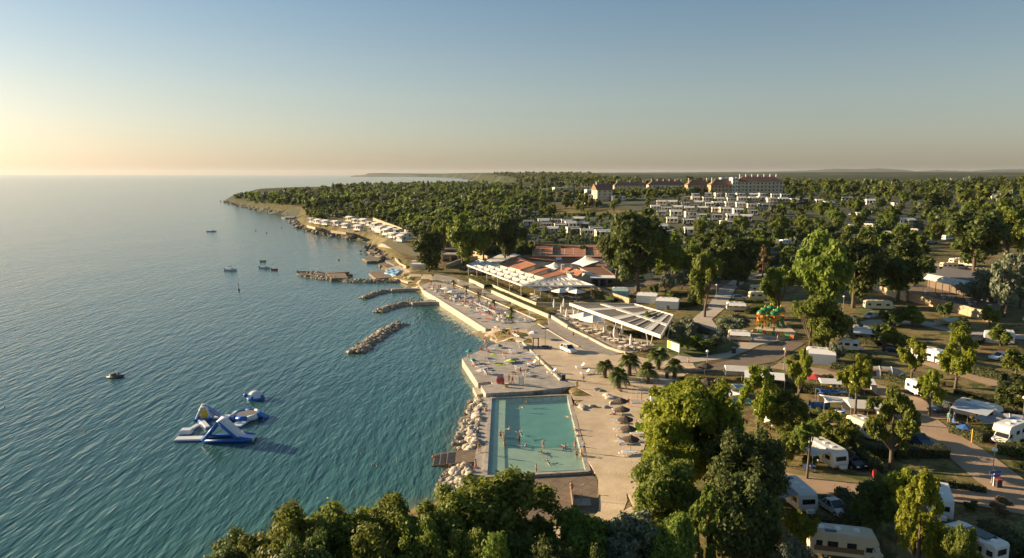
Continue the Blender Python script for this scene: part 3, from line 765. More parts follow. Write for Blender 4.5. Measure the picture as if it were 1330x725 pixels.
# ------------------------------------------------------------------ vegetation
F_yg = foliage('leaf_yellow_green', (.175,.215,.018), (.34,.365,.040), .5, .12)
F_oak = foliage('leaf_dark_green', (.066,.100,.026), (.150,.180,.046), .42, .2)
F_mid = foliage('leaf_mid_green', (.120,.165,.026), (.240,.275,.048), .46, .2)
F_olive = foliage('leaf_silver', (.15,.175,.105), (.26,.285,.18), .3, .12)
F_pine = foliage('needle_green', (.038,.062,.022), (.085,.112,.036), .25, .18)
F_hedge = foliage('hedge_leaf', (.045,.062,.016), (.125,.120,.032), .3, .2)
F_dry = foliage('dry_leaf', (.16,.115,.05), (.24,.17,.075), .2, .2)
F_palm = foliage("palm_leaf", (.07,.10,.022), (.16,.18,.045), .2, .1)
M_bark = mat('bark', (.13,.095,.065), .95, .3, 3.0, .6, 9.0)
def rand_dirs(rng, n):
    d = rng.normal(size=(n,3)); return d/np.linalg.norm(d, axis=1)[:,None]
def leaf_quads(rng, pos, nrm, size):
    n = len(pos)
    t = rand_dirs(rng, n); t -= nrm*(t*nrm).sum(1)[:,None]; t /= np.linalg.norm(t, axis=1)[:,None]+1e-9
    b = np.cross(nrm, t); s = size*rng.uniform(.65,1.35,n)[:,None]
    v = np.stack([pos-t*s*.62, pos+b*s*.36, pos+t*s*.62, pos-b*s*.36], 1).reshape(-1,3)
    return v
def leaf_cloud(rng, C, Rd, n, size, up=.25, cull=.72):
    """leaves on the shells of many small lobes"""
    w = Rd**2; w = w/w.sum()
    k = rng.choice(len(C), int(n*1.5), p=w); d = rand_dirs(rng, len(k))
    d[:,2] = np.where(d[:,2] < -.55, -d[:,2], d[:,2])
    rr = Rd[k]*np.clip(rng.normal(.95,.27,len(k)),.4,1.8)
    P = C[k]+d*rr[:,None]
    ins = np.zeros(len(P), bool)
    for c, r in zip(C, Rd): ins |= ((P-c)**2).sum(1) < (r*cull*.8)**2
    P = P[~ins][:n]; d = d[~ins][:n]
    nn = d*.8+rand_dirs(rng, len(P))*.75; nn[:,2] += up; nn /= np.linalg.norm(nn, axis=1)[:,None]
    return leaf_quads(rng, P, nn, size)
def quads_f(n): return np.arange(n*4).reshape(-1,4)
def lobes(rng, shape, n):
    """lobe centres and radii inside a unit crown (x,y in -1..1, z in 0..1)"""
    C = []; Rd = []
    if shape in ('oak', 'yg', 'olive', 'locust', 'round'):
        # big boughs, each carrying smaller sprays of leaves
        nb = max(12, n//6)
        lo, hi = {'oak':(.26,.40),'yg':(.22,.38),'olive':(.24,.36),'locust':(.17,.32),'round':(.30,.38)}[shape]
        for i in range(nb):
            d = rand_dirs(rng, 1)[0]; t = rng.uniform(.3,1)**.45; r = rng.uniform(lo, hi)
            x, y, z = d[0]*t*(1-r), d[1]*t*(1-r), .5+d[2]*t*(.5-r*.4)
            if shape == 'locust': x *= 1.12-.45*z; y *= 1.12-.45*z
            for j in range(max(3, n//nb)):
                e = rand_dirs(rng, 1)[0]; q = r*rng.uniform(.22,.5); g = r*rng.uniform(.55,1.12)-q*.4
                zz = z+e[2]*g*.62
                C.append((x+e[0]*g, y+e[1]*g, zz)); Rd.append(q)
            if shape != 'locust': C.append((x,y,z)); Rd.append(r*.62)
    elif shape == 'pine':
        for i in range(n):
            a = rng.uniform(0,6.28); t = rng.uniform(.1,.8); C.append((math.cos(a)*t, math.sin(a)*t, .45+.35*(1-t*t)+rng.uniform(-.12,.08))); Rd.append(rng.uniform(.18,.3))
    elif shape == 'cypress':
        for i in range(n):
            z = (i+.5)/n; r = .75*math.sin(math.pi*min(1,(z*.92+.1)))**.7*(1-.45*z)+.1; a = rng.uniform(0,6.28)
            C.append((math.cos(a)*.22, math.sin(a)*.22, z)); Rd.append(r*.85)
    return np.array(C), np.array(Rd)
LIMBS = {}
def make_tree(name, shape, fol, n_lobe, n_leaf, leaf, seed, clear=.18, squash=1.0, trunk_r=.035):
    """unit tree: height 1, crown radius 0.5 (scaled per tree); trunk and crown meshes"""
    rng = np.random.default_rng(seed); C, Rd = lobes(rng, shape, n_lobe)
    rad = .5
    C2 = C*np.array([rad,rad,(1-clear)]); C2[:,2] += clear; R2 = Rd*rad*1.0
    v = []
    # lobes are ellipsoids in unit space; keep leaf size even
    vv = leaf_cloud(rng, C2, R2, n_leaf, leaf)
    vv[:,2] = np.clip(vv[:,2], .02, 1.05)
    crown = np_mesh(name+'_crown', vv, quads_f(len(vv)//4), fol)
    mb = MB(); top = clear+(1-clear)*.55
    q = rng.normal(0,.018,2)
    mb.tube([(0,0,-.03),(q[0]*.5,q[1]*.5,clear*.6),(q[0],q[1],clear*1.1),(q[0]*1.6,q[1]*1.6,top)], [trunk_r*1.25,trunk_r,trunk_r*.85,trunk_r*.3], 7)
    for i in range(min(9, len(C2))):
        c = C2[i]; z0 = clear*rng.uniform(.8,1.4)
        mb.tube([(q[0],q[1],z0),(c[0]*.45+q[0]*.5,c[1]*.45,z0+(c[2]-z0)*.45),(c[0]*.9,c[1]*.9,c[2])], [trunk_r*.5,trunk_r*.35,trunk_r*.12], 5, False)
    trunk = mb.mesh(name+'_trunk', M_bark, True)
    return trunk, crown
# near crowns carry many small leaves, far ones few large ones
TREES = {}
def reg(key, *variants): TREES[key] = list(variants)
reg('yg_near', make_tree('a','yg',F_yg,190,30000,.030,1,.16), make_tree('a2','yg',F_yg,170,30000,.030,2,.12))
reg('oak_near', make_tree('b','oak',F_mid,180,27000,.031,3,.12), make_tree('b2','oak',F_oak,180,27000,.031,4,.12))
reg('mix_near', make_tree('bm','yg',F_mid,190,28000,.030,31,.12), make_tree('bm2','yg',F_mid,180,28000,.030,32,.12))
reg('olive_near', make_tree('c','olive',F_olive,170,24000,.034,5,.15))
reg('locust_near', make_tree('d','locust',F_yg,110,15000,.036,6,.22), make_tree('d2','locust',F_yg,95,13000,.036,7,.24), make_tree('d3','locust',F_mid,105,14000,.036,8,.22))
reg('bare_near', make_tree('db','locust',F_mid,80,10000,.036,33,.46,trunk_r=.028), make_tree('db2','locust',F_yg,80,10000,.036,34,.40,trunk_r=.028))
reg('oak', make_tree('e','oak',F_oak,100,7500,.050,9,.14), make_tree('e2','oak',F_oak,110,7500,.050,10,.12), make_tree('e3','oak',F_mid,100,7000,.050,11,.14))
reg('lit', make_tree('g','yg',F_mid,100,7000,.052,12,.16), make_tree('g2','yg',F_mid,95,6500,.052,13,.18))
reg('locust', make_tree('h','locust',F_yg,75,4500,.055,14,.25), make_tree('h2','locust',F_mid,75,4500,.055,15,.25))
reg('olive', make_tree('i','olive',F_olive,70,3800,.060,16,.2), make_tree('i2','olive',F_olive,65,3500,.060,17,.18))
reg('pine', make_tree('j','pine',F_pine,30,3500,.055,18,.3), make_tree('j2','pine',F_pine,26,3300,.055,19,.35))
reg('cypress', make_tree('k','cypress',F_pine,16,1800,.075,20,.04), make_tree('k2','cypress',F_pine,14,1700,.075,21,.04))
reg('round', make_tree('l','round',F_oak,24,4000,.07,22,.08), make_tree('l2','round',F_mid,22,3800,.07,23,.08))
reg('far', make_tree('m','oak',F_oak,22,1500,.090,24,.12), make_tree('m2','oak',F_oak,20,1500,.090,25,.12), make_tree('m3','yg',F_mid,22,1500,.090,26,.14), make_tree('m4','oak',F_mid,18,1400,.095,27,.1))
reg('dry', make_tree('n','olive',F_dry,22,2200,.065,28,.15))
TREE_XY = []
def plant(key, x, y, h, rad, label, group=None, name='tree', rng=random, cat='tree', var=None):
    vs_ = TREES[key]; t, c = vs_[var if var is not None else rng.randrange(len(vs_))]
    z = surf(x, y)
    root = thing(name, label, cat, (x,y,z-.05), rng.uniform(0,6.28), group)
    sx = rad/.5
    for nm, me in (('trunk', t), ('crown', c)):
        o = link(nm, me, root); o.scale = (sx, sx*rng.uniform(.92,1.08), h)
        if nm == 'trunk':
            k = min(sx, h); o.scale = (sx*.55+h*.25, sx*.55+h*.25, h)
    TREE_XY.append((x, y, rad))
    return root
def plant_px(key, px, ybase, ytop, wpx, label, group=None, name='tree', z0=None, cat='tree', var=None):
    p = gat(px, ybase); h = top_z(p, ytop)-p.z; rad = wpx/2*px_m(p)
    return plant(key, p.x, p.y, max(h,.8), rad, label, group, name, random, cat, var)
random.seed(7)
T = plant_px
# foreground row on the shore below the camera
G1 = 'trees along the near shore'
T('oak_near',318,812,690,120,'low dark green tree ending the foreground row over the sea',G1,var=1)
T('oak_near',375,812,664,150,'rounded dark green tree with light tips beside the low end tree',G1,var=0)
T('mix_near',448,806,652,150,'dark leafy tree second from the end of the foreground row',G1,var=1)
T('mix_near',515,800,644,150,'mid green foreground tree below the swimmers by the boulders',G1,var=0)
T('mix_near',585,792,636,150,'sunlit green tree just below the boulder bank',G1,var=1)
T('mix_near',664,776,614,185,'tallest yellow green tree below the pool deck',G1,var=0)
T('mix_near',742,775,660,120,'dark small tree below the shower corner of the pool deck',G1,var=0)
T('olive_near',815,780,655,130,'silvery grey olive tree below the big yellow green tree',G1)
T('mix_near',612,840,690,120,'leafy tree standing in front of the tallest foreground tree',G1,var=1)
T('oak_near',710,850,700,110,'dark leafy tree between olive and tallest foreground tree',G1,var=1)
T('oak_near',480,850,692,120,'dark foreground tree in front of the shore row',G1,var=0)
T('mix_near',548,830,672,110,'leafy green tree filling the front of the shore row',G1,var=1)
T('oak_near',405,850,690,120,'dark leafy tree low in the shore row over the sea',G1,var=1)
T('oak_near',640,860,700,110,'mid green tree low in front below the pool deck',G1,var=0)
T('oak_near',770,850,715,100,'dark low tree beside the silvery olive',G1,var=1)
T('mix_near',880,800,668,110,'green tree between the silvery olive and the dark group',G2 if 0 else 'trees along the near shore',var=0)
# big group right of the plaza
G2 = 'big trees beside the plaza'
T('yg_near',893,650,488,150,'big bright yellow green tree beside the thatched parasols',G2,var=0)
T('yg_near',862,672,545,95,'bright yellow green tree leaning over the thatched parasols',G2,var=1)
T('oak_near',962,690,552,130,'large dark green tree behind the caravan with roof hatches',G2,var=1)
T('mix_near',862,725,590,120,'mid green broad tree above the silvery olive',G2,var=1)
T('oak_near',955,760,610,130,'dark shaded tree in front of the big group by the camp',G2,var=1)
T('locust_near',915,770,625,70,'slender light green tree in front of the dark group',G2,var=2)
T('mix_near',930,640,535,90,'green tree behind the big yellow green tree',G2,var=0)
T('locust_near',1036,725,655,62,'small light green tree beside the cream motorhome roof',None,var=1)
T('olive_near',1030,790,690,70,'grey green shrubby tree in front of the cream motorhome')
# camp trees
G3 = 'light green camp trees'
T('locust_near',1190,775,606,100,'tall feathery yellow green tree in front of the covered caravan',G3,var=0)
T('locust_near',1165,705,598,70,'feathery yellow green tree above the red fire post',G3,var=1)
T('oak_near',1134,700,618,72,'dark green tree beside the silver car',None,var=1)
T('mix_near',1240,800,680,60,'low green tree by the grey awning')
T('locust_near',1157,610,497,88,'leafy green camp tree beside the dark blue car',G3,var=2)
T('bare_near',1048,622,543,64,'tree with bare trunk beside the white caravan awning',G3,var=0)
T('locust_near',985,570,473,66,'light green tree beside the white party tent',G3,var=0)
T('oak_near',1020,570,510,70,'dark shady tree over the parked white caravan',None,var=0)
T('locust_near',1036,528,449,44,'slim light green tree beside the red parasol',G3,var=1)
T('bare_near',1110,548,460,62,'light green tree with thick trunk beside the blue and white tarp',G3,var=1)
T('locust_near',1183,500,436,46,'light green tree beside the grey tunnel tent',G3,var=1)
T('locust_near',1240,510,424,62,'pale yellow green tree on the upper pitches',G3,var=0)
T('locust_near',1207,540,478,48,'short trunked light tree beside the grey car',G3,var=0)
T('round',1318,537,486,66,'round dark pine shaped tree by the lamp post',None,var=0)
T('round',1316,490,448,44,'round green tree by the half hidden white car',None,var=1)
T('lit',1080,590,532,70,'bushy green tree behind the black car')
T('lit',1020,605,560,50,'shrubby tree beside the seated campers')
for i, (a,b,c,d,l) in enumerate([(1157,424,396,44,'round dark green shrub above the white hatchback'),(1186,424,396,42,'round dark green shrub below the stone wall'),(1226,412,389,26,'small round tree against the stone wall'),(1285,424,394,30,'clipped round tree below the end of the stone wall'),(1142,444,414,34,'dark bush beside the white hatchback'),(1163,452,424,44,'dark green bush by the folding tent'),(1246,436,410,36,'yellow green bush under the stone wall lane'),(1300,450,420,34,'pale green bush by the caravan with awning tent')]):
    T('round',a,b,c,d,l,'round shrubs below the terrace wall',name='shrub',cat='shrub',var=i%2)
# playground group and terrace restaurant
G4 = 'large trees by the playground'
T('lit',1062,418,298,100,'tall broad tree rising behind the playground',G4,var=0)
T('lit',1052,452,382,64,'sunlit olive green tree right beside the playground castle',G4,var=1)
T('oak',1108,400,302,86,'dark broad tree left of the terrace restaurant',G4,var=0)
T('oak',1165,392,306,98,'big dark oak in front of the terrace restaurant wall',G4,var=1)
T('lit',1075,455,392,66,'lower sunlit tree beside the caravan with grey awning',G4,var=0)
T('lit',1010,412,345,56,'slim tree behind the two parked caravans',G4,var=1)
T('oak',1265,352,270,88,'big dark leafy tree behind the terrace restaurant',G4,var=0)
T('oak',1308,345,262,72,'dark tree at the edge beside the big leafy one',G4,var=2)
T('olive',1306,412,328,64,'pale grey green tree beside the terrace restaurant',None,var=0)
T('olive',1268,402,345,52,'pale leafy tree at the end of the terrace canopy',None,var=1)
T('olive',1325,400,340,60,'pale shady tree by the restaurant end wall',None,var=0)
# service area and restaurant surroundings
T('oak',828,378,268,98,'huge dark broad tree behind the restaurant',None,var=0)
T('oak',800,362,290,60,'dark tree leaning on the huge one behind the restaurant',None,var=1)
T('oak',863,372,300,60,'dark tree at the right side of the huge one',None,var=2)
T('oak',557,356,297,52,'large dark tree above the white beach kiosk',None,var=0)
T('lit',602,345,278,60,'broad green tree behind the golden camp wall',None,var=0)
T('oak',656,340,276,46,'tall dark tree left of the tennis courts',None,var=0)
T('lit',628,340,292,44,'olive green tree between the golden wall and the tall dark tree',None,var=1)
T('lit',575,330,285,46,'green tree just behind the beach tree',None,var=1)
T('olive',885,376,350,34,'small grey olive beside the parked cars','olive trees by the service yard',var=0)
T('olive',865,385,352,28,'grey olive shrub tree by the service hut','olive trees by the service yard',var=1)
T('lit',915,412,325,50,'tall thin tree with bare trunk beside the camp lane',None,var=1)
T('lit',900,370,318,56,'tree over the parked cars beside the camp lane',None,var=0)
T('oak',958,372,304,70,'dark spreading tree above the camp lane junction',None,var=0)
T('oak',930,350,290,60,'dark round tree behind the camp lane',None,var=1)
T('dry',990,365,318,30,'brown dried tree beside the camp lane',None)
for i, (a,b,c,d,l) in enumerate([(849,384,366,18,'round clipped bush by the service yard'),(874,394,376,18,'round bush beside the camp lane hedge'),(902,397,375,26,'large round bush beside the tall thin tree'),(730,325,318,12,'small olive in front of the tennis court'),(758,326,317,14,'small round olive before the tennis court net')]):
    T('round',a,b,c,d,l,'round bushes by the service yard',name='shrub',cat='shrub',var=i%2)
for i, (a,b,c,d,k,l) in enumerate([(890,452,414,44,'olive','pale olive bush beside the lawn'),(893,455,432,36,'round','dark round shrub on the lawn'),(914,458,436,44,'round','broad round shrub at the lawn edge'),(930,455,430,34,'olive','grey green shrub at the path bend'),(945,436,412,48,'olive','grey olive beside the playground fence'),(960,432,408,40,'olive','second grey olive beside the playground fence'),(860,440,418,36,'round','dark shrub behind the trapezoid canopy'),(845,432,405,30,'oak','dark tree behind the trapezoid canopy')]):
    T(k,a,b,c,d,l,'shrubs round the lawn',name='shrub',cat='shrub')
# ------------------------------------------------------------------ scattered woods
def in_px_poly(px, py, poly):
    return poly_in(np.array([px]), np.array([py]), np.array(poly), np.roll(np.array(poly),-1,0))[0]
def clear_of(x, y, r, k=.75):
    for a, b, c in TREE_XY:
        if (a-x)**2+(b-y)**2 < ((r+c)*k)**2: return False
    return True
KEEP = [  # photo-pixel areas kept free of scattered trees (ground footprints)
 [(690,316),(790,316),(790,336),(690,336)], [(585,333),(810,333),(880,400),(880,440),(740,420),(640,385)],
 [(398,270),(450,262),(500,272),(540,305),(535,320),(398,300)], [(655,282),(800,282),(800,312),(655,312)],
 [(838,250),(1062,250),(1062,300),(838,305)], [(845,296),(905,296),(910,320),(845,322)], [(480,283),(540,312),(640,345),(640,338),(540,305)],
 [(1200,335),(1290,335),(1290,400),(1120,400),(1120,380)]]
def scatter(poly, n, keys, h, rk, label, group, seed, k=.7, name='tree'):
    rng = random.Random(seed); xs = [p[0] for p in poly]; ys = [p[1] for p in poly]; m = 0; tries = 0
    while m < n and tries < n*25:
        tries += 1
        px = rng.uniform(min(xs), max(xs)); py = rng.uniform(min(ys), max(ys))
        if not in_px_poly(px, py, poly) or any(in_px_poly(px, py, q) for q in KEEP): continue
        p = gat(px, py)
        if p.z < .8 or shore_dist(np.array([p.x]), np.array([p.y]))[0] < 4: continue
        hh = rng.uniform(*h); rad = hh*rng.uniform(*rk)
        if not clear_of(p.x, p.y, rad, k): continue
        kk = rng.choice(keys); size = 'tall' if hh > h[0]+(h[1]-h[0])*.66 else ('low' if hh < h[0]+(h[1]-h[0])*.33 else 'middling')
        tone = {'oak':'dark','lit':'sunlit','far':'dense','olive':'silvery'}[kk]
        plant(kk, p.x, p.y, hh, rad, size+' '+tone+' '+label, group, name, rng); m += 1
scatter([(560,300),(640,285),(690,300),(690,332),(640,338),(585,325)], 15, ['oak','lit','oak'], (8,12), (.36,.5), 'tree in the wood behind the golden camp wall', 'wood behind the camp wall', 1)
scatter([(700,300),(790,312),(800,330),(700,316)], 12, ['olive'], (3.5,5), (.42,.5), 'olive between tennis court and white mobile homes', 'olive grove by the tennis court', 2, .55)
scatter([(900,300),(1010,300),(1010,345),(900,345)], 14, ['oak','oak','lit'], (8,12), (.4,.52), 'tree in the shade belt above the camp lane', 'trees above the camp lane', 3)
scatter([(1000,270),(1240,262),(1260,300),(1200,330),(1010,320)], 34, ['lit','oak','lit','far'], (8,12), (.38,.5), 'tree standing among the far caravans', 'trees among the far caravans', 4, .85)
scatter([(1240,262),(1345,258),(1345,330),(1240,330)], 12, ['oak','lit'], (8,12), (.4,.5), 'tree at the far edge of the caravan field', 'trees at the caravan field edge', 5)
scatter([(1000,252),(1345,243),(1345,262),(1010,268)], 30, ['far','oak'], (8,12), (.4,.5), 'tree in the belt above the caravan field', 'tree belt above the caravan field', 6)
scatter([(830,285),(900,300),(1000,290),(1060,285),(1000,300),(900,312)], 10, ['oak','lit'], (7,10), (.4,.5), 'tree below the hillside mobile homes', 'trees below the hillside mobile homes', 7)
scatter([(840,252),(1060,252),(1060,300),(840,300)], 4, ['far'], (4,6), (.4,.5), 'tree between hillside mobile homes', 'small trees on the hillside', 8)
scatter([(690,262),(800,268),(830,290),(800,300),(690,282)], 24, ['far','oak','lit'], (6,10), (.4,.52), 'tree on the slope above the white mobile homes', 'slope trees above the mobile homes', 9)
scatter([(1060,440),(1100,430),(1130,450),(1110,475),(1060,470)], 5, ['lit','olive'], (4,6), (.4,.5), 'tree between the upper caravan pitches', 'bushy trees on the upper pitches', 10)
# cypresses on the skyline
for i, (a, b, c, w) in enumerate([(550,251,235,5),(556,251,235,5),(676,252,233,7),(698,251,236,5),(651,254,240,5),(745,260,241,4),(611,256,240,5),(627,257,239,6),(598,254,240,6),(582,256,241,6),(472,256,240,4),(433,254,238,5),(500,257,241,5),(521,257,242,5),(545,257,246,5)]):
    plant_px('cypress', a, b, c, w, 'tall dark cypress rising above the headland wood', 'cypresses on the headland', name='cypress')
for i, (a, b, c, w) in enumerate([(440,255,239,10),(660,256,240,12),(694,256,242,12),(380,256,247,9),(560,256,242,9)]):
    plant_px('pine', a, b, c, w, 'dark umbrella pine standing out of the headland wood', 'umbrella pines on the headland', name='pine_tree')
# headland and hillside woods: one mass each
def wood_mass(name, label, poly, n, h, seed, mats=((F_oak,.5),(F_mid,.38),(F_olive,.12)), cap=300):
    rng = np.random.default_rng(seed); rr = random.Random(seed); P = []; xs = [p[0] for p in poly]; ys = [p[1] for p in poly]; t = 0
    C = np.array([tuple(gat(a,b)[:2]) for a,b in poly]); D = np.roll(C,-1,0)
    lo, hi = C.min(0), C.max(0)
    while len(P) < n and t < n*8:
        t += 1
        if rr.random() < .5:
            x, y = rr.uniform(lo[0],hi[0]), rr.uniform(lo[1],hi[1])
        else:
            q = at(rr.uniform(min(xs),max(xs)), rr.uniform(min(ys),max(ys)), 8); x, y = q.x, q.y
        if not poly_in(np.array([x]), np.array([y]), C, D)[0]: continue
        P.append((x, y))
    P = np.array(P); Z = ground_z(P[:,0], P[:,1]); S = shore_dist(P[:,0], P[:,1])
    ok = (S > 5) & (Z > .6); P = P[ok]; Z = Z[ok]; S = S[ok]
    first = None
    asg = rng.random(len(P)); a0 = 0
    root = None
    for fol, share in mats:
        V = []
        for (x, y), z, s, q in zip(P, Z, S, asg):
            if not (a0 <= q < a0+share): continue
            hh = rng.uniform(h[0]*.6,h[1]*1.15)*min(1, .6+s/60); d = math.hypot(x, y)
            base, cr = TREES['far'][rng.integers(4)]
            cv = FARV[cr.name]; m = len(cv)//4
            k = int(np.clip(m*110/d, 80, cap)); i0 = rng.choice(m, k, replace=False)
            idx = (i0[:,None]*4+np.arange(4)).ravel(); w = cv[idx]
            # fewer leaves stand for more: enlarge each about its centre
            cc = w.reshape(-1,4,3).mean(1).repeat(4,0); w = cc+(w-cc)*math.sqrt(m/k)
            an = rng.uniform(0,6.28); ca, sa = math.cos(an), math.sin(an); rd = hh*rng.uniform(.8,1.15)
            V.append(np.stack([(w[:,0]*ca-w[:,1]*sa)*rd+x, (w[:,0]*sa+w[:,1]*ca)*rd+y, w[:,2]*hh+z-.1*hh], -1))
        a0 += share
        V = np.concatenate(V)
        me = np_mesh(name, V, quads_f(len(V)//4), fol)
        if root is None:
            root = tag(link(name, me), label, 'wood', kind='stuff')
        else:
            tag(link('lighter_crowns', me, root), kind='stuff')
FARV = {}
for _t, _c in TREES['far']:
    a = np.zeros(len(_c.vertices)*3); _c.vertices.foreach_get('co', a); FARV[_c.name] = a.reshape(-1,3)
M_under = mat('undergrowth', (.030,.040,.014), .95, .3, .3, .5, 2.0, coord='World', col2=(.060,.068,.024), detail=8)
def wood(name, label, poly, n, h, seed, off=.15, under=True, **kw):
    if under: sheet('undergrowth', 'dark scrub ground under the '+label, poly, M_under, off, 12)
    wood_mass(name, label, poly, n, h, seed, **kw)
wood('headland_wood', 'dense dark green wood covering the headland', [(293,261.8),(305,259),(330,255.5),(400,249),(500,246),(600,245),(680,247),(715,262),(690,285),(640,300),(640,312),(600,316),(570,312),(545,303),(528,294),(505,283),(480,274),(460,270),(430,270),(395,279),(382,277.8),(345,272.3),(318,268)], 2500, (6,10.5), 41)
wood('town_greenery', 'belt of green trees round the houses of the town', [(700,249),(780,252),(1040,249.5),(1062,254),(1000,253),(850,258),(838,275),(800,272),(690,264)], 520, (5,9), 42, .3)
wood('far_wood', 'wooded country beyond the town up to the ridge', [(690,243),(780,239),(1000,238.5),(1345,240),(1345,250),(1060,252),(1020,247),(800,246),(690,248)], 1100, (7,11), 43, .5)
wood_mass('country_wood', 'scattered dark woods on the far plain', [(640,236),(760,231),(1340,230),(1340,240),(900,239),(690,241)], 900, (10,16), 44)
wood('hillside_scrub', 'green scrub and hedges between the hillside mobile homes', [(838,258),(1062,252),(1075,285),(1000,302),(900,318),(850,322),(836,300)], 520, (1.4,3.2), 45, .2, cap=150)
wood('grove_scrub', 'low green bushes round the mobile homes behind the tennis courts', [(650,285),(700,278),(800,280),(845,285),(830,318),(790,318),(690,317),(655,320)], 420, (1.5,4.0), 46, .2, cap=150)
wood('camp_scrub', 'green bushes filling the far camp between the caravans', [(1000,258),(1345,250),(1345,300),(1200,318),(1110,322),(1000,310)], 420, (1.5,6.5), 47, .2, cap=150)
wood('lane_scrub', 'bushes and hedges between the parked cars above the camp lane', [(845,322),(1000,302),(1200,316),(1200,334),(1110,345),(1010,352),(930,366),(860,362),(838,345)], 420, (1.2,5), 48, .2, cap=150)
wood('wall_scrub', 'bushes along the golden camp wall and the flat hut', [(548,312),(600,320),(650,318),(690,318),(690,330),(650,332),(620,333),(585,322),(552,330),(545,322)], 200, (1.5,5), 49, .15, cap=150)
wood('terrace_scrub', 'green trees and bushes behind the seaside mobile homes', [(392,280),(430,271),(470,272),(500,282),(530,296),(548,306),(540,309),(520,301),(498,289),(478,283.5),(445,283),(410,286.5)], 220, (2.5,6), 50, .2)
wood('pitch_scrub', 'low green bushes along the edges of the near pitches', [(985,520),(1010,512),(1040,560),(1100,572),(1130,590),(1120,600),(1040,600),(1000,590),(985,560)], 26, (1.2,2.4), 51, .1, under=False)
# ------------------------------------------------------------------ materials for buildings
def tile_mat(name, col, col2):
    m = bpy.data.materials.new(name); m.use_nodes = True
    nt = m.node_tree; N = nt.nodes; L = nt.links; b = N['Principled BSDF']; b.inputs['Roughness'].default_value = .85
    tc = N.new('ShaderNodeTexCoord')
    wv = N.new('ShaderNodeTexWave'); wv.inputs['Scale'].default_value = 1.6; wv.inputs['Distortion'].default_value = .6
    nz = N.new('ShaderNodeTexNoise'); nz.inputs['Scale'].default_value = 1.3; nz.inputs['Detail'].default_value = 6
    L.new(tc.outputs['Object'], wv.inputs[0]); L.new(tc.outputs['Object'], nz.inputs['Vector'])
    mx = N.new('ShaderNodeMix'); mx.data_type = 'RGBA'; mx.inputs[6].default_value = (*col,1); mx.inputs[7].default_value = (*col2,1)
    L.new(nz.outputs[0], mx.inputs[0]); L.new(mx.outputs[2], b.inputs['Base Color'])
    bu = N.new('ShaderNodeBump'); bu.inputs['Strength'].default_value = .6; bu.inputs['Distance'].default_value = .06
    L.new(wv.outputs[0], bu.inputs['Height']); L.new(bu.outputs[0], b.inputs['Normal'])
    return m
M_tile = tile_mat('terracotta_tiles', (.24,.085,.045), (.36,.145,.075))
M_tile2 = tile_mat('faded_tiles', (.20,.10,.065), (.29,.15,.095))
M_fabric = mat('canopy_fabric', (.66,.62,.55), .9, .08, .6, coord='World')
M_fabw = mat('white_fabric', (.80,.77,.72), .9, .04, 1.0)
M_panel = mat('roof_panel', (.16,.135,.11), .8, .15, .8, coord='World')
M_beam = mat('canopy_beam', (.70,.64,.54), .7, .06, 1.0)
M_glass = mat('window_glass', (.02,.024,.028), .08, .2, 2.0, spec=.8)
M_thatch = mat('thatch', (.085,.062,.045), .95, .3, 6.0, .8, 20.0)
M_plast = mat('white_plastic', (.90,.88,.85), .35, .04, 3.0)
M_redp = mat('red_paint', (.50,.03,.03), .4, .1, 2.0)
M_bluep = mat('blue_plastic', (.02,.10,.36), .35, .1, 2.0)
M_yel = mat('yellow_plastic', (.70,.40,.02), .4, .1, 2.0)
M_grn = mat('green_plastic', (.04,.22,.06), .4, .1, 2.0)
M_org = mat('orange_plastic', (.62,.17,.03), .4, .1, 2.0)
M_shade = mat('grey_canvas', (.26,.26,.26), .8, .1, 1.5)
def P3(px, py, z): return at(px, py, z)
# ------------------------------------------------------------------ restaurant roofs
REST = 3.0
rest = thing('restaurant', 'rambling low restaurant with red tiled roofs behind the white fabric canopy', 'building', P3(720,350,0))
def rchild(name, mb, m, parent=None, smooth=False):
    par = parent or rest
    o = mb.build(name, m, par, smooth=smooth); o.matrix_parent_inverse = Matrix.Translation(-rest.location); return o
def roof_block(corners, m, th=.25, wall=M_cream, inset=.6, win=0):
    """corners: 4 x (px,py,z) seen roof outline; walls drop from it to the ground"""
    q = [P3(*c) for c in corners]
    rf = rchild('roof', MB().slabq(q, th), m)
    c = sum((Vector(p) for p in q), Vector())/4
    w = [Vector(p)+(c-Vector(p)).normalized()*inset for p in q]
    rchild('wall', MB().prism([tuple(p[:2]) for p in w], 1.5, [p.z-th-.05 for p in w]), wall)
    # ridge caps
    for a, b in ((0,1),(1,2)):
        e = rchild('ridge_cap', MB().tube([q[a]+Vector((0,0,.03)), q[b]+Vector((0,0,.03))], .14, 6), m)
    return rf
roof_block([(648.5,342.6,6.6),(669.5,335.4,8.6),(696,343.7,8.6),(676,350.3,6.6)], M_tile)
roof_block([(668,337.5,7.2),(671,333,8.8),(757,334,8.8),(746,341.5,7.0)], M_tile2)
roof_block([(686,353.6,6.2),(705.3,346,7.6),(713,348.7,7.6),(693,356,6.2)], M_tile)
roof_block([(699.4,358.6,6.0),(724,351.4,7.4),(735,354.7,7.4),(709.3,361.3,6.0)], M_tile)
roof_block([(725,351,6.4),(737.4,347.6,7.8),(757.3,353,7.8),(750,359,6.2)], M_tile)
roof_block([(752,347,7.8),(781.5,345.8,7.8),(798,357.5,6.0),(776,358.5,6.0)], M_tile2)
roof_block([(770,345,6.8),(784,336,7.6),(797,340,7.0),(790,347,6.6)], M_tile2)
rchild('chimney', MB().box(P3(731,347,8.3), (1.2,1.2,2.0)), M_white)
rchild('parapet', MB().slabq([P3(748,349.5,8.0),(P3(765,353,7.4)),P3(776,358.3,6.1),P3(757.5,353.6,7.6)], .3), M_white)
for a, b in ((738,354),(741,355),(744,354.6)): rchild('roof_vent', MB().box(P3(a,b,7.5), (.9,.7,.8)), M_white)
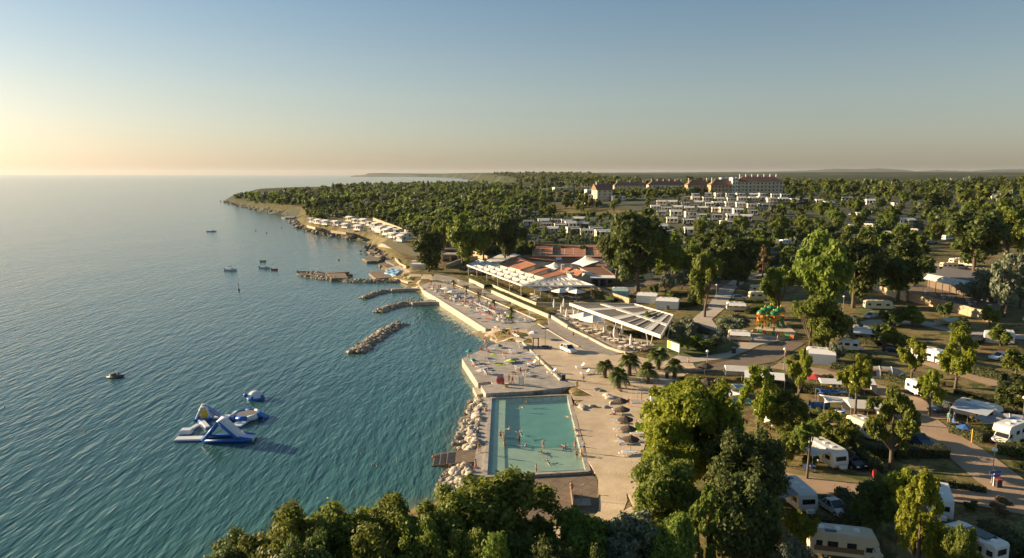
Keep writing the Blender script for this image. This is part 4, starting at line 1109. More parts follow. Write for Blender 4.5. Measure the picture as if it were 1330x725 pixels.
for i in range(5): rchild('window', MB().box(P3(780+i*3.4,361.5,4.0), (1.0,.25,1.5)), M_glass)
rchild('solar_panel', MB().slabq([P3(722,333.5,9.3),P3(729.5,333.5,9.3),P3(729.5,337.5,8.3),P3(722,337.5,8.3)], .12), mat('blue_sheet', (.22,.33,.42), .3, .1, 2.0))
def canopy_cloth(corners, sag, m, n=8, flip=False):
    """stretched cloth between four 3-D corners with pulled-in edges"""
    A, B, C, D = [Vector(c) for c in corners]; v = []; f = []
    for i in range(n+1):
        for j in range(n+1):
            u, w = i/n, j/n
            p = A.lerp(B, u).lerp(D.lerp(C, u), w)
            cx = (A+B+C+D)/4; k = .22*(4*u*(1-u)*(1-4*w*(1-w))+4*w*(1-w)*(1-4*u*(1-u)))
            p = p+(cx-p)*k*.8; p.z -= sag*16*u*(1-u)*w*(1-w)
            v.append(tuple(p))
    for i in range(n):
        for j in range(n): f.append((i*(n+1)+j, (i+1)*(n+1)+j, (i+1)*(n+1)+j+1, i*(n+1)+j+1))
    mb = MB(); mb.add(v, f); return mb
def tent(corners, zs, label, sag=.9):
    q = [P3(a,b,z) for (a,b),z in zip(corners, zs)]
    root = thing('tensile_canopy', label, 'canopy', (q[0].x, q[0].y, 2.5))
    I = Matrix.Translation(-Vector(root.location))
    c = canopy_cloth(q, sag, M_fabw).build('membrane', M_fabw, root, smooth=True); c.matrix_parent_inverse = I
    so = c.modifiers.new('thick', 'SOLIDIFY'); so.thickness = .04
    for p in q:
        o = MB().tube([(p.x,p.y,2.5),(p.x,p.y,p.z)], .09, 6).build('mast', M_white, root); o.matrix_parent_inverse = I
tent([(742,342.5),(761,331.4),(787.5,337.5),(757,347)], (6.8,11.0,9.3,6.9), 'large white stretched canopy with a high peak over the restaurant court')
tent([(708,345.5),(720.5,340.2),(731.5,346.5),(717.5,352.5)], (6.9,9.3,7.0,6.6), 'small white stretched canopy between the red roofs')
# long white pergola with hanging fabric panels
def pergola(name, label, quad, z, nu, nv, zg, posts):
    """quad in photo px: front-left, front-right, back-right, back-left at height z"""
    q = [P3(a,b,z) for a,b in quad]
    root = thing(name, label, 'canopy', (q[0].x, q[0].y, zg)); I = Matrix.Translation(-Vector(root.location))
    def ch(nm, mb, m, smooth=False, parent=None):
        o = mb.build(nm, m, parent or root, smooth=smooth); o.matrix_parent_inverse = I; return o
    def pt(u, v, dz=0): p = q[0].lerp(q[1], u).lerp(q[3].lerp(q[2], u), v); return Vector((p.x, p.y, p.z+dz))
    rg2 = random.Random(nu)
    for i in range(nu):
        for j in range(nv):
            e = .012
            u0, u1, v0, v1 = i/nu+e/2, (i+1)/nu-e/2, j/nv+e, (j+1)/nv-e
            n = 6; vs = []; fs = []
            d = rg2.uniform(.35,.6)
            for a in range(n+1):
                for b2 in (0,1):
                    t = a/n; vs.append(tuple(pt(u0+(u1-u0)*b2, v0+(v1-v0)*t, .02+(-d*math.sin(t*math.pi)+ .45*t))))
            for a in range(n): fs.append((2*a,2*a+1,2*a+3,2*a+2))
            o = ch('fabric_panel', MB().add(vs, fs), M_fabric, True)
    for k in range(nv+1):
        a, b = pt(0,k/nv), pt(1,k/nv); ch('beam', MB().tube([a+Vector((0,0,.12)), b+Vector((0,0,.12))], .16 if 0 < k < nv else .34, 4), M_beam)
    for k in range(nu+1):
        a, b = pt(k/nu,0), pt(k/nu,1); ch('beam', MB().tube([a+Vector((0,0,.06)), b+Vector((0,0,.06))], .12 if 0 < k < nu else .32, 4), M_beam)
    for u, v in posts:
        p = pt(u, v); ch('post', MB().tube([(p.x,p.y,zg-.5),(p.x,p.y,p.z)], .13, 6), M_beam)
    return root
pergola('fabric_pergola', 'long white pergola with sagging fabric panels in front of the red roofs', [(607,345),(678,371.3),(707,362.5),(622,338)], 6.4, 8, 3, 2.6, [(u,v) for u in (.02,.2,.4,.6,.8,.98) for v in (.02,.98)])
pergola('fabric_pergola', 'white pergola wing over the six open parasols', [(678.5,372.2),(772,371.8),(735,359),(707.5,363.3)], 6.45, 7, 2, 2.6, [(u,v) for u in (.25,.5,.75,.97) for v in (.03,)]+[(.5,.97),(.02,.5)])
# side roofs left of the restaurant
for cs, lab in (([(632,338,4.8),(650,330,5.0),(670,332,5.0),(646,342,4.8)],'grey flat pergola roof beside the restaurant'), ([(655,333,4.9),(668,329.5,5.0),(676,331,5.0),(665,334.5,4.9)],'small grey flat roof behind the red roofs')):
    q = [P3(*c) for c in cs]; r_ = thing('flat_roof_shelter', lab, 'shelter', (q[0].x,q[0].y,2.6)); I = Matrix.Translation(-Vector(r_.location))
    o = MB().slabq(q, .2).build('roof', M_fabric, r_); o.matrix_parent_inverse = I
    for p in q:
        o = MB().tube([(p.x,p.y,2.4),(p.x,p.y,p.z-.1)], .1, 6).build('post', M_beam, r_); o.matrix_parent_inverse = I
# trapezoid canopy with dark recessed panels
def trapezoid():
    z = 6.8; q = [P3(740,394,z),P3(858.5,436,z),P3(874.5,409.5,z),P3(824,395,z)]
    root = thing('flat_canopy', 'large flat trapezoid canopy with dark roof panels over the cafe terrace', 'canopy', (q[1].x,q[1].y,2.1)); I = Matrix.Translation(-Vector(root.location))
    def ch(nm, mb, m):
        o = mb.build(nm, m, root); o.matrix_parent_inverse = I; return o
    def pt(u, v, dz=0): p = q[0].lerp(q[1], u).lerp(q[3].lerp(q[2], u), v); return Vector((p.x, p.y, z+dz))
    us = [0,.22,.36,.56,.68,.74,.80,.88,.95,1]; bandu = {1,3,6}
    U = [0,.20,.27,.50,.57,.66,.75,.84,.90,1.0]; light = {1,3,7}; V = [0,.46,.54,1]
    for i in range(len(U)-1):
        if i in light:
            ch('roof_band', MB().slabq([pt(U[i],0,-.02),pt(U[i+1],0,-.02),pt(U[i+1],1,-.02),pt(U[i],1,-.02)], .18), M_fabric); continue
        for j in (0, 2):
            e = .006; a, b, c, d = U[i]+e, U[i+1]-e, V[j]+e*3, V[j+1]-e*3
            ch('roof_panel', MB().slabq([pt(a,c,-.15),pt(b,c,-.15),pt(b,d,-.15),pt(a,d,-.15)], .1), M_panel)
            ch('roof_rib', MB().slabq([pt(b,c,.02),pt(b+2*e,c,.02),pt(b+2*e,d,.02),pt(b,d,.02)], .2), M_beam)
    ch('roof_band', MB().slabq([pt(0,.46,.01),pt(1,.46,.01),pt(1,.54,.01),pt(0,.54,.01)], .2), M_fabric)
    for k in range(4):
        a, b = q[k], q[(k+1)%4]; t = (b-a).normalized(); n = Vector((-t.y,t.x,0))*.14
        ch('fascia', MB().prism([tuple((a+n)[:2]),tuple((b+n)[:2]),tuple((b-n)[:2]),tuple((a-n)[:2])], z-.62, z+.16+.004*k), M_beam)
    for u, v in ((.06,.03),(.30,.06),(.56,.08),(.88,.10),(.97,.6),(.5,.9)):
        p = pt(u, v); g = Vector((p.x, p.y, surf(p.x,p.y)))
        ch('post', MB().tube([g+Vector((-.1,0,-.2)),(p.x-.9,p.y,z-.5)], .13, 6), M_beam)
        ch('post', MB().tube([g+Vector((.1,0,-.2)),(p.x+.9,p.y,z-.5)], .13, 6), M_beam)
trapezoid()
# terrace wall segments and steps between pergola and promenade
strip('garden_wall', 'white low wall with gaps below the fabric pergola', [(612,359),(630,368),(650,377),(672,386.5),(697,396.5)], .4, -.1, .8, M_wallc)
strip('garden_wall', 'pale wall between the parasols and the cafe garden', [(698,396.5),(730,397.5),(742,398)], .4, -.1, .9, M_wallc)
strip('stone_wall', 'golden stone wall between the caravans and the trapezoid canopy', [(768,376),(784,382.5),(800,388.5),(818,394.5)], .6, -.2, 1.6, M_stone)
strip('stone_wall', 'long golden camp wall running up from the restaurant into the wood', [(581,319),(596,325),(612,331),(634,340)], .7, -.2, 2.4, M_stone)
strip('stone_wall', 'pale retaining wall road behind the seaside mobile homes', [(485,287),(500,293),(515,298.5),(531,305.5)], .7, -.2, 2.6, M_stone)
strip('stone_wall', 'low golden terrace wall in front of the first seaside mobile homes', [(399,295),(410,298),(424,299.5)], .6, -.2, 1.4, M_stone)
strip('stone_wall', 'low golden terrace wall in front of the middle seaside mobile homes', [(430,302),(450,304.5),(468,307)], .6, -.2, 1.4, M_stone)
strip('stone_wall', 'grey wall ramp beside the flat hut above the beach', [(580,349),(600,341),(620,337.5)], .6, -.2, 1.8, M_conc)
strip('stone_wall', 'small golden rock wall beside the dry bushes above the dock', [(514,338),(520,345),(528,349)], .6, -.2, 1.2, M_stone)
# terrace restaurant on the right
tr = thing('terrace_restaurant', 'open terrace restaurant with pale awning roof above a stone wall', 'building', gat(1225,388))
def tchild(nm, mb, m):
    o = mb.build(nm, m, tr); o.matrix_parent_inverse = Matrix.Translation(-Vector(tr.location)); return o
tg = tr.location.z
tz = tg+1.6
wq = [P3(1175,381,tz),P3(1290,410,tz),P3(1300,396,tz),P3(1190,368,tz)]
tchild('terrace_floor', MB().prism([tuple(p[:2]) for p in wq], tg-2, tz-.05), M_deck)
for i in range(13):
    a, b = wq[0].lerp(wq[1], i/13), wq[0].lerp(wq[1], (i+1)/13); t = (b-a).normalized(); n = Vector((-t.y,t.x,0))*.35
    hz = .75+.05*math.sin(i*2.3)
    tchild('wall_stone_bay', MB().prism([tuple((a-n).xy),tuple((b-n).xy),tuple((b+n*.6).xy),tuple((a+n*.6).xy)], tg-2.2, tz+hz), M_stone)
aw = [P3(1199,362,tz+3.4),P3(1272,378,tz+3.2),P3(1285,369,tz+4.6),P3(1205,356,tz+4.8)]
for i in range(6):
    a, b, c, d = aw[0].lerp(aw[1], i/6+.004), aw[0].lerp(aw[1], (i+1)/6-.004), aw[3].lerp(aw[2], (i+1)/6-.004), aw[3].lerp(aw[2], i/6+.004)
    tchild('awning', MB().slabq([a,b,c,d], .08), M_fabric)
rf = [P3(1203,355,tz+4.7),P3(1290,371,tz+4.5),P3(1300,358,tz+5.2),P3(1215,345,tz+5.2)]
tchild('roof', MB().slabq(rf, .3), mat('grey_roof', (.15,.135,.12), .9, .15, .5, coord='World'))
bq = [rf[0].lerp(rf[3],.25), rf[1].lerp(rf[2],.25), rf[2], rf[3]]
tchild('wall', MB().prism([tuple(p.xy) for p in bq], tz-1, tz+4.3), M_wood)
for i in range(9):
    p = aw[0].lerp(aw[1], i/8); tchild('post', MB().tube([(p.x,p.y,tz-.2),(p.x,p.y,p.z-.05)], .09, 6), M_dark)
for i in range(24):
    rgx = random.Random(i); p = wq[0].lerp(wq[1], rgx.uniform(.08,.95)).lerp(wq[3].lerp(wq[2], rgx.random()), rgx.uniform(.2,.6))
    tb = tchild('table', MB().box((p.x,p.y,tz+.72), (.9,.9,.06), rgx.random()).tube([(p.x,p.y,tz-.1),(p.x,p.y,tz+.7)], .06, 6), M_white if i % 3 else M_wood)
strip('stone_wall', 'golden stone end wall left of the terrace restaurant', [(1128,373),(1142,379),(1160,386),(1178,391)], .7, -.2, 2.6, M_stone)
# low huts
def hut(name, label, px, py, w, d, h, rz, wallm, roofm, doors=2, dm=None, cat='hut'):
    p = gat(px, py); r_ = thing(name, label, cat, p, rz)
    MB().box((0,d/2,h/2-.2), (w,d,h+.4)).build('wall', wallm, r_)
    MB().box((0,d/2,h+.12), (w+.6,d+.6,.24)).build('roof', roofm, r_)
    for i in range(doors):
        x = (i-(doors-1)/2)*w/doors
        dr = MB().box((x,-.04,h*.44), (w/doors*.7,.12,h*.8)).build('door', dm or M_white, r_)
        MB().box((x+w/doors*.22,-.13,h*.45), (.12,.08,.12)).build('handle', M_dark, dr)
    return r_
hut('service_hut', 'low cream garage hut with two wide doors behind the caravans', 826,363.5, 12, 5, 2.8, R(-14), M_cream, mat('hut_roof',(.20,.17,.12),.9,.15,1.0), 2, mat('cream_door',(.72,.66,.50),.7,.05,1.0))
hut('flat_hut', 'flat roofed olive hut beside the golden camp wall', 590,340.5, 11, 7, 3.2, R(-12), mat('olive_wall',(.30,.24,.12),.8,.1,.8), M_conc, 3, M_glass)
hut('flat_hut', 'small flat roofed hut higher up beside the golden camp wall', 586,331, 8, 5, 2.6, R(-12), mat('olive_wall',(.30,.24,.12)), M_conc, 1, M_glass)
hut('beach_kiosk', 'small white kiosk under the large dark beach tree', 542.5,353, 5.5, 4, 3.0, R(-8), M_white, M_white, 1, M_cream, cat='kiosk')
hut('beach_kiosk', 'narrow white signboard cabin beside the white kiosk', 538,350.5, 1.6, 1.6, 3.6, R(-8), M_white, M_white, 1, M_cream, cat='kiosk')
hut('bar_hut', 'grey pavilion bar with pale roof behind the restaurant', 783,372, 8, 6, 2.8, R(-5), mat('grey_wall',(.13,.13,.14),.7,.1,1.0), M_fabw, 3, M_glass)
# ------------------------------------------------------------------ tennis courts
court = [(692,333.5),(694,319),(784,319),(786,333.5)]
cz = max(gat(a,b).z for a,b in court)+.12
tc_ = thing('tennis_court', 'red clay tennis courts behind the restaurant', 'tennis court', P3(740,328,cz)); IT = Matrix.Translation(-Vector(tc_.location))
def cch(nm, mb, m):
    o = mb.build(nm, m, tc_); o.matrix_parent_inverse = IT; return o
Q = [P3(a,b,cz) for a,b in court]
cch('clay_floor', MB().prism([tuple(p.xy) for p in Q], 1.0, cz), M_clay)
def cpt(u, v): return Q[0].lerp(Q[3], u).lerp(Q[1].lerp(Q[2], u), v)
for cu in (.27,.73):
    for a, b in (((cu-.17,.2),(cu+.17,.2)),((cu-.17,.8),(cu+.17,.8)),((cu-.17,.2),(cu-.17,.8)),((cu+.17,.2),(cu+.17,.8)),((cu-.17,.5),(cu+.17,.5))):
        A, B = cpt(*a), cpt(*b); t = (B-A).normalized(); n = Vector((-t.y,t.x,0))*.08
        cch('court_line', MB().prism([tuple((A+n).xy),tuple((B+n).xy),tuple((B-n).xy),tuple((A-n).xy)], cz, cz+.012), M_white)
    A, B = cpt(cu,.12), cpt(cu,.88); t = (B-A).normalized(); n = Vector((-t.y,t.x,0))*.04
    cch('net', MB().prism([tuple((A+n).xy),tuple((B+n).xy),tuple((B-n).xy),tuple((A-n).xy)], cz, cz+1.0), M_shade)
for i in range(12):
    for v in (0,1):
        p = cpt(i/11, v); cch('fence_post', MB().tube([(p.x,p.y,cz-.2),(p.x,p.y,cz+3.0)], .06, 5), M_grn)
for v in (0,1):
    for h in (1.0,2.0,3.0):
        cch('fence_rail', MB().tube([cpt(0,v)+Vector((0,0,h)), cpt(1,v)+Vector((0,0,h))], .04, 4), M_grn)
for a, b in ((694,320),(784,320)): cch('lamp_mast', MB().tube([P3(a,b,cz),P3(a,b,cz)+Vector((0,0,4.5))], .1, 6).box(P3(a,b,cz)+Vector((0,0,4.6)), (.9,.5,.5)), M_white)

# ------------------------------------------------------------------ mobile homes
def mobile_home(wallm, roofm, var):
    """8 x 4 m cabin, terrace in front (local -y)"""
    r_ = thing('mobile_home', 'x', 'mobile home')
    L, D, H = 8.0, 3.9, 2.7
    w = MB().box((0,0,H/2+.3), (L,D,H)); w.build('wall', wallm, r_)
    MB().box((0,0,.08), (L-.3,D-.3,.5)).build('skirt', M_grey, r_)
    if var == 0: MB().extr([(-D/2-.25,H+.3),(0,H+.75),(D/2+.25,H+.3),(D/2+.25,H+.2),(-D/2-.25,H+.2)], -L/2-.3, L/2+.3, 'x').build('roof', roofm, r_)
    else: MB().slabq([(-L/2-.3,-D/2-.4,H+.5),(L/2+.3,-D/2-.4,H+.5),(L/2+.3,D/2+.3,H+.32),(-L/2-.3,D/2+.3,H+.32)], .22).build('roof', roofm, r_)
    for x, ww in ((-2.9,1.3),(-.2,1.6),(2.8,1.2)):
        wd = MB().box((x,-D/2-.02,1.75), (ww,.10,1.1)).build('window', M_glass, r_)
        MB().box((x,-D/2-.06,1.15), (ww+.2,.14,.08)).build('sill', M_white, wd)
    MB().box((1.3,-D/2-.03,1.35), (.85,.12,2.0)).build('door', M_glass if var else M_cream, r_)
    MB().box((L/2+.02,0,1.75), (.10,1.4,.9)).build('window', M_glass, r_)
    MB().box((-L/2-.02,.3,1.75), (.10,1.2,.9)).build('window', M_glass, r_)
    MB().box((.4,-D/2-1.45,.22), (L*.8,2.9,.24)).build('terrace', M_wood, r_)
    MB().slabq([(-L*.36,-D/2-2.9,H-.05),(L*.44,-D/2-2.9,H-.05),(L*.44,-D/2,H+.2),(-L*.36,-D/2,H+.2)], .1).build('terrace_roof', roofm, r_)
    for x in (-L*.35, L*.04, L*.43): MB().tube([(x,-D/2-2.8,0),(x,-D/2-2.8,H-.1)], .06, 5).build('post', M_white, r_)
    for z in (.7,1.1): MB().tube([(-L*.35,-D/2-2.82,z),(L*.43,-D/2-2.82,z)], .04, 4).build('railing', M_white, r_)
    return r_
M_wa = mat('home_white', (.74,.70,.63), .6, .05, 1.0, objvar=.06); M_wb = mat('home_cream', (.68,.58,.40), .7, .06, 1.0, objvar=.1)
M_ra = mat('home_roof_white', (.70,.68,.64), .6, .06, .8); M_rb = mat('home_roof_grey', (.42,.41,.41), .7, .08, .8)
HOMES = [mobile_home(M_wa, M_ra, 0), mobile_home(M_wa, M_rb, 1), mobile_home(M_wb, M_ra, 0), mobile_home(M_wa, M_ra, 1)]
def homes(lst, label, group, seed, sc=1.0):
    rgn = random.Random(seed)
    for t in lst:
        px, py = t[0], t[1]; rz = t[2] if len(t) > 2 else rgn.uniform(-.25,.25); k = t[3] if len(t) > 3 else rgn.randrange(4)
        p = gat(px, py)
        look = ('white walled gable roofed ','white walled grey roofed ','cream walled ','white walled flat roofed ')[k]
        o = put(HOMES[k], (p.x,p.y,p.z-.1), rz, look+label+(t[4] if len(t) > 4 else ''), group, (sc*rgn.uniform(.8,1.0), sc, sc*rgn.uniform(1.2,1.45)))
    return
R1 = R(-42)
homes([(407,289.5,R1,1),(414,291,R1,0),(424,292.5,R1,0),(438,293.5,R1,3),(450,296.5,R1,0),(466,299.5,R1,0),(487,300.5,R(-50),1),(494,302.5,R(-50),0),(503,306,R(-52),0),(512,309.5,R(-52),3),(522,314,R(-52),0)], 'mobile home in the front row on the seaside terrace', 'seaside mobile homes in the front row', 1, .92)
homes([(455,288,R1,2),(463,290,R1,3),(473,291,R1,0),(482,293.5,R(-45),1),(490,296,R(-45),3),(500,299,R(-48),1),(509,302,R(-50),0),(518,305.5,R(-50),1),(528,310,R(-50),1)], 'mobile home in the back row on the seaside terrace', 'seaside mobile homes in the back row', 2, .9)
homes([(686,293.5),(706,293),(723,291.5),(736,293),(709,296.5),(741,297),(752,289.5),(728,299),(757,296),(718,303),(744,304),(762,306),(774,303),(782,308.5)], 'mobile home in the grove behind the tennis courts', 'mobile homes behind the tennis courts', 3)
hl = []
rgh = random.Random(3)
for row, (x0, x1, y0, y1, n) in enumerate([(905,1020,256,257,9),(890,1005,261,262.5,9),(862,990,267,270,10),(848,975,273,279,9),(858,970,281,287,7),(872,940,290,293,4),(1000,1062,262,264,5)]):
    for i in range(n):
        t = i/(n-1); hl.append((x0+(x1-x0)*t+rgh.uniform(-3,3), y0+(y1-y0)*t+rgh.uniform(-1,1), rgh.uniform(-.35,.2), rgh.randrange(4), ('top row under the apartments','second row under the apartments','third row under the apartments','middle row above the lane','fourth row above the lane','lowest row above the lane','side row beside the tree belt')[row]))
homes(hl, 'mobile home on the hillside, ', 'mobile homes on the hillside', 4, .95)
homes([(858,301,.1,0),(898,306,-.1,0),(866,308,.1,1)], 'mobile home by the sandy hillside lane', 'mobile homes by the hillside lane', 5)
homes([(1075,268),(1100,262),(1130,266),(1165,270),(1120,285),(1165,298),(1178,292),(1275,258),(1290,259),(1304,258),(1110,300),(1248,276),(1260,278)], 'mobile home half hidden by trees in the far camp', 'mobile homes in the far camp', 6)
for h_ in HOMES:
    assert h_.get('_used')
# ------------------------------------------------------------------ apartment blocks and houses of the town
def block(label, px0, px1, ybase, ytop, floors, wallm, bays, depth=13, roof='hip', name='apartment_block', rz=0.0, cat='building', chim=4, balc=True, group=None):
    p0, p1 = gat(px0, ybase), gat(px1, ybase); y = (p0.y+p1.y)/2; z = min(p0.z, p1.z)
    c = (p0+p1)/2; w = (px1-px0)*c.y/FPX; h = top_z(Vector((c.x,y,0)), ytop)-z
    r_ = thing(name, label, cat, (c.x, y, z), rz, group)
    rh = min(5.5, h*.36) if roof != 'flat' else .4
    hw = h-rh
    MB().box((0,depth/2,hw/2-1), (w,depth,hw+2)).build('wall', wallm, r_)
    o = .7
    if roof == 'hip':
        e = min(depth/2, w*.25); v = [(-w/2-o,-o,hw),(w/2+o,-o,hw),(w/2+o,depth+o,hw),(-w/2-o,depth+o,hw),(-w/2+e,depth/2,hw+rh),(w/2-e,depth/2,hw+rh)]
        rf = MB().add(v, [(0,1,5,4),(1,2,5),(2,3,4,5),(3,0,4),(3,2,1,0)]).build('roof', M_tile2, r_)
    elif roof == 'gable':
        v = [(-w/2-o,-o,hw),(w/2+o,-o,hw),(w/2+o,depth+o,hw),(-w/2-o,depth+o,hw),(-w/2-o,depth/2,hw+rh),(w/2+o,depth/2,hw+rh)]
        rf = MB().add(v, [(0,1,5,4),(1,2,5),(2,3,4,5),(3,0,4),(3,2,1,0)]).build('roof', M_tile2, r_)
    else: rf = MB().box((0,depth/2,hw+.2), (w+.5,depth+.5,.4)).build('roof', M_white, r_)
    for i in range(chim):
        MB().box((-w*.4+w*.8*i/max(1,chim-1), depth*.42, hw+rh*.8), (.9,.9,rh*.8+1.0)).build('chimney', M_white, rf)
    fh = hw/floors; win = MB().box((0,0,0), (min(1.5, w/bays*.5),.16,fh*.5)).mesh('window', M_glass)
    bal = MB().box((0,-.5,-fh*.42), (w/bays*.8,1.1,.12)).box((0,-1.02,-fh*.25), (w/bays*.8,.08,fh*.32)).mesh('balcony', wallm)
    for f_ in range(floors):
        for b in range(bays):
            x = -w/2+w*(b+.5)/bays; zz = fh*(f_+.52)
            link('window', win, r_, (x,-.02,zz))
            if balc and f_ > 0 and b % 3 == 1: link('balcony', bal, r_, (x,-.05,zz))
    for f_ in range(floors):
        for sx in (-1,1): link('window', win, r_, (sx*(w/2+.02), depth*.4, fh*(f_+.52)), math.pi/2)
    return r_
M_apt = mat('apartment_cream', (.62,.52,.36), .85, .07, .1); M_apw = mat('apartment_white', (.68,.64,.56), .85, .07, .1); M_apo = mat('apartment_ochre', (.50,.36,.20), .85, .07, .1)
block('large cream apartment block with red roof and many chimneys', 957, 1016, 254, 228.5, 4, M_apt, 12, 16, chim=7)
block('pale tall stair tower end of the cream apartment block', 951, 958, 254, 231, 5, M_apw, 2, 12, 'flat', chim=2)
block('white rooftop block behind the ochre apartments', 936, 952, 250, 231, 4, M_apw, 3, 10, 'flat', chim=3)
block('ochre apartment block with red roof beside the stair tower', 923, 955, 254, 233, 3, M_apo, 7, 13, chim=2)
block('ochre apartment block with dark balconies', 893, 922, 253, 233.5, 3, M_apo, 6, 13, chim=2)
block('white apartment block with red roof and row of chimneys', 843, 891, 252, 234.5, 3, M_apw, 9, 13, chim=6)
block('red roofed cream block left of the white apartments', 798, 840, 250, 236, 3, M_apt, 8, 13, chim=3)
block('tall cream gabled house standing above the small houses', 775, 796, 262, 239, 4, M_apt, 3, 14, 'gable', chim=1, rz=.25, name='house')
hs = [(702,715,252,245.5,'long cream house beside the dark pines'),(716,722,252,244,'small white house beside the long cream house'),(720,735,253,243.5,'white flat house among the pines'),(735,745,251,243,'white house behind the thin cypress'),(746,757,252,242.5,'pale flat roofed house near the cypress'),(756,764,251,242.8,'red roofed small house in the old quarter'),(762,775,258,246.5,'white house with terrace below the gabled house'),(722,735,258,250,'pink low house under the white houses'),(736,746,258,252,'low pale house with flat roof by the cypress'),(760,775,267,262,'low grey wall house at the wood edge'),(680,686,251,245.5,'little white house between the pines'),(660,667,250,245,'tiny white house at the left of the pines'),(795,812,262,255,'small white shed house under the gabled house'),(690,696,250,243.5,'white chapel like house among pines'),(764,775,262,253,'brown house with flat roof below the white terrace house')]
for i, (a,b,c,d,l) in enumerate(hs):
    block(l, a, b, c, d, 2, (M_apw,M_apt,M_apw)[i%3], max(2,int((b-a)/3)), 9, ('flat','gable','flat')[i%3], 'house', random.Random(i).uniform(-.3,.3), 'house', 1, False, 'small houses of the town')
for i in range(26):
    rgx = random.Random(i+90); a = 705+i*4.2+rgx.uniform(-1,1); b = 237.6+rgx.uniform(-.8,.6)
    block('tiny far house in the distant settlement beyond the town', a, a+rgx.uniform(2.2,4), b, b-1.5-rgx.random()*.8, 1, (M_apw,M_apt)[i%2], 2, 9, ('flat','gable')[i%2], 'house', 0, 'house', 0, False, 'houses of the distant settlement')
for i in range(30):
    rgx = random.Random(i+300); a = 1080+i*8.3+rgx.uniform(-3,3); b = 242+rgx.uniform(-1.5,1.2)
    block('far house with pale walls and chimney among the trees beyond the camp', a, a+rgx.uniform(3.5,9), b, b-3.0-rgx.random()*1.6, 1, (M_apw,M_apt,M_apw)[i%3], 3, 9, ('gable','flat','hip')[i%3], 'house', 0, 'house', 2, False, 'houses among the trees beyond the camp')
# ------------------------------------------------------------------ hedges
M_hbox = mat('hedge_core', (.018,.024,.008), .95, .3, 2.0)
def hedge(pxs, w, h, label, fol=None, dens=26, leaf=.22):
    P = [gat(a,b) for a,b in pxs]; rng = np.random.default_rng(int(pxs[0][0]*7+pxs[0][1])); pos = []; nr = []
    root = thing('hedge', label, 'hedge', P[0]); I = Matrix.Translation(-P[0])
    mb = MB()
    for a, b in zip(P[:-1], P[1:]):
        L = (b-a).length; t = (b-a)/L; n = Vector((-t.y, t.x, 0)).normalized(); k = int(L*(w+2*h)*dens)
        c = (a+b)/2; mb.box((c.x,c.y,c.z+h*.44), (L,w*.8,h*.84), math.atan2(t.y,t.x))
        u = rng.random(k); s = rng.random(k)*(w+2*h); q = np.zeros((k,3)); m = np.zeros((k,3))
        A = np.array(a); T_ = np.array(t); N_ = np.array(n)
        lo = s < h; hi = s > h+w; md = ~(lo|hi)
        wob = .12*np.sin(u*L*1.3)+rng.normal(0,.06,k)
        off = np.where(lo, -w/2-wob*.6, np.where(hi, w/2+wob*.6, s-h-w/2)); z = np.where(lo, s, np.where(hi, 2*h+w-s, h+wob))
        q = A+T_*(u*L)[:,None]+N_*off[:,None]; q[:,2] += z
        m = N_*np.where(lo,-1,np.where(hi,1,0))[:,None]; m[:,2] += np.where(md,1,.25); m += rand_dirs(rng,k)*.7; m /= np.linalg.norm(m,axis=1)[:,None]
        pos.append(q); nr.append(m)
    v = leaf_quads(rng, np.concatenate(pos), np.concatenate(nr), leaf)
    o = link('foliage', np_mesh('foliage', v, quads_f(len(v)//4), fol or F_hedge), root); o.matrix_parent_inverse = I
    o = mb.build('stems', M_hbox, root); o.matrix_parent_inverse = I
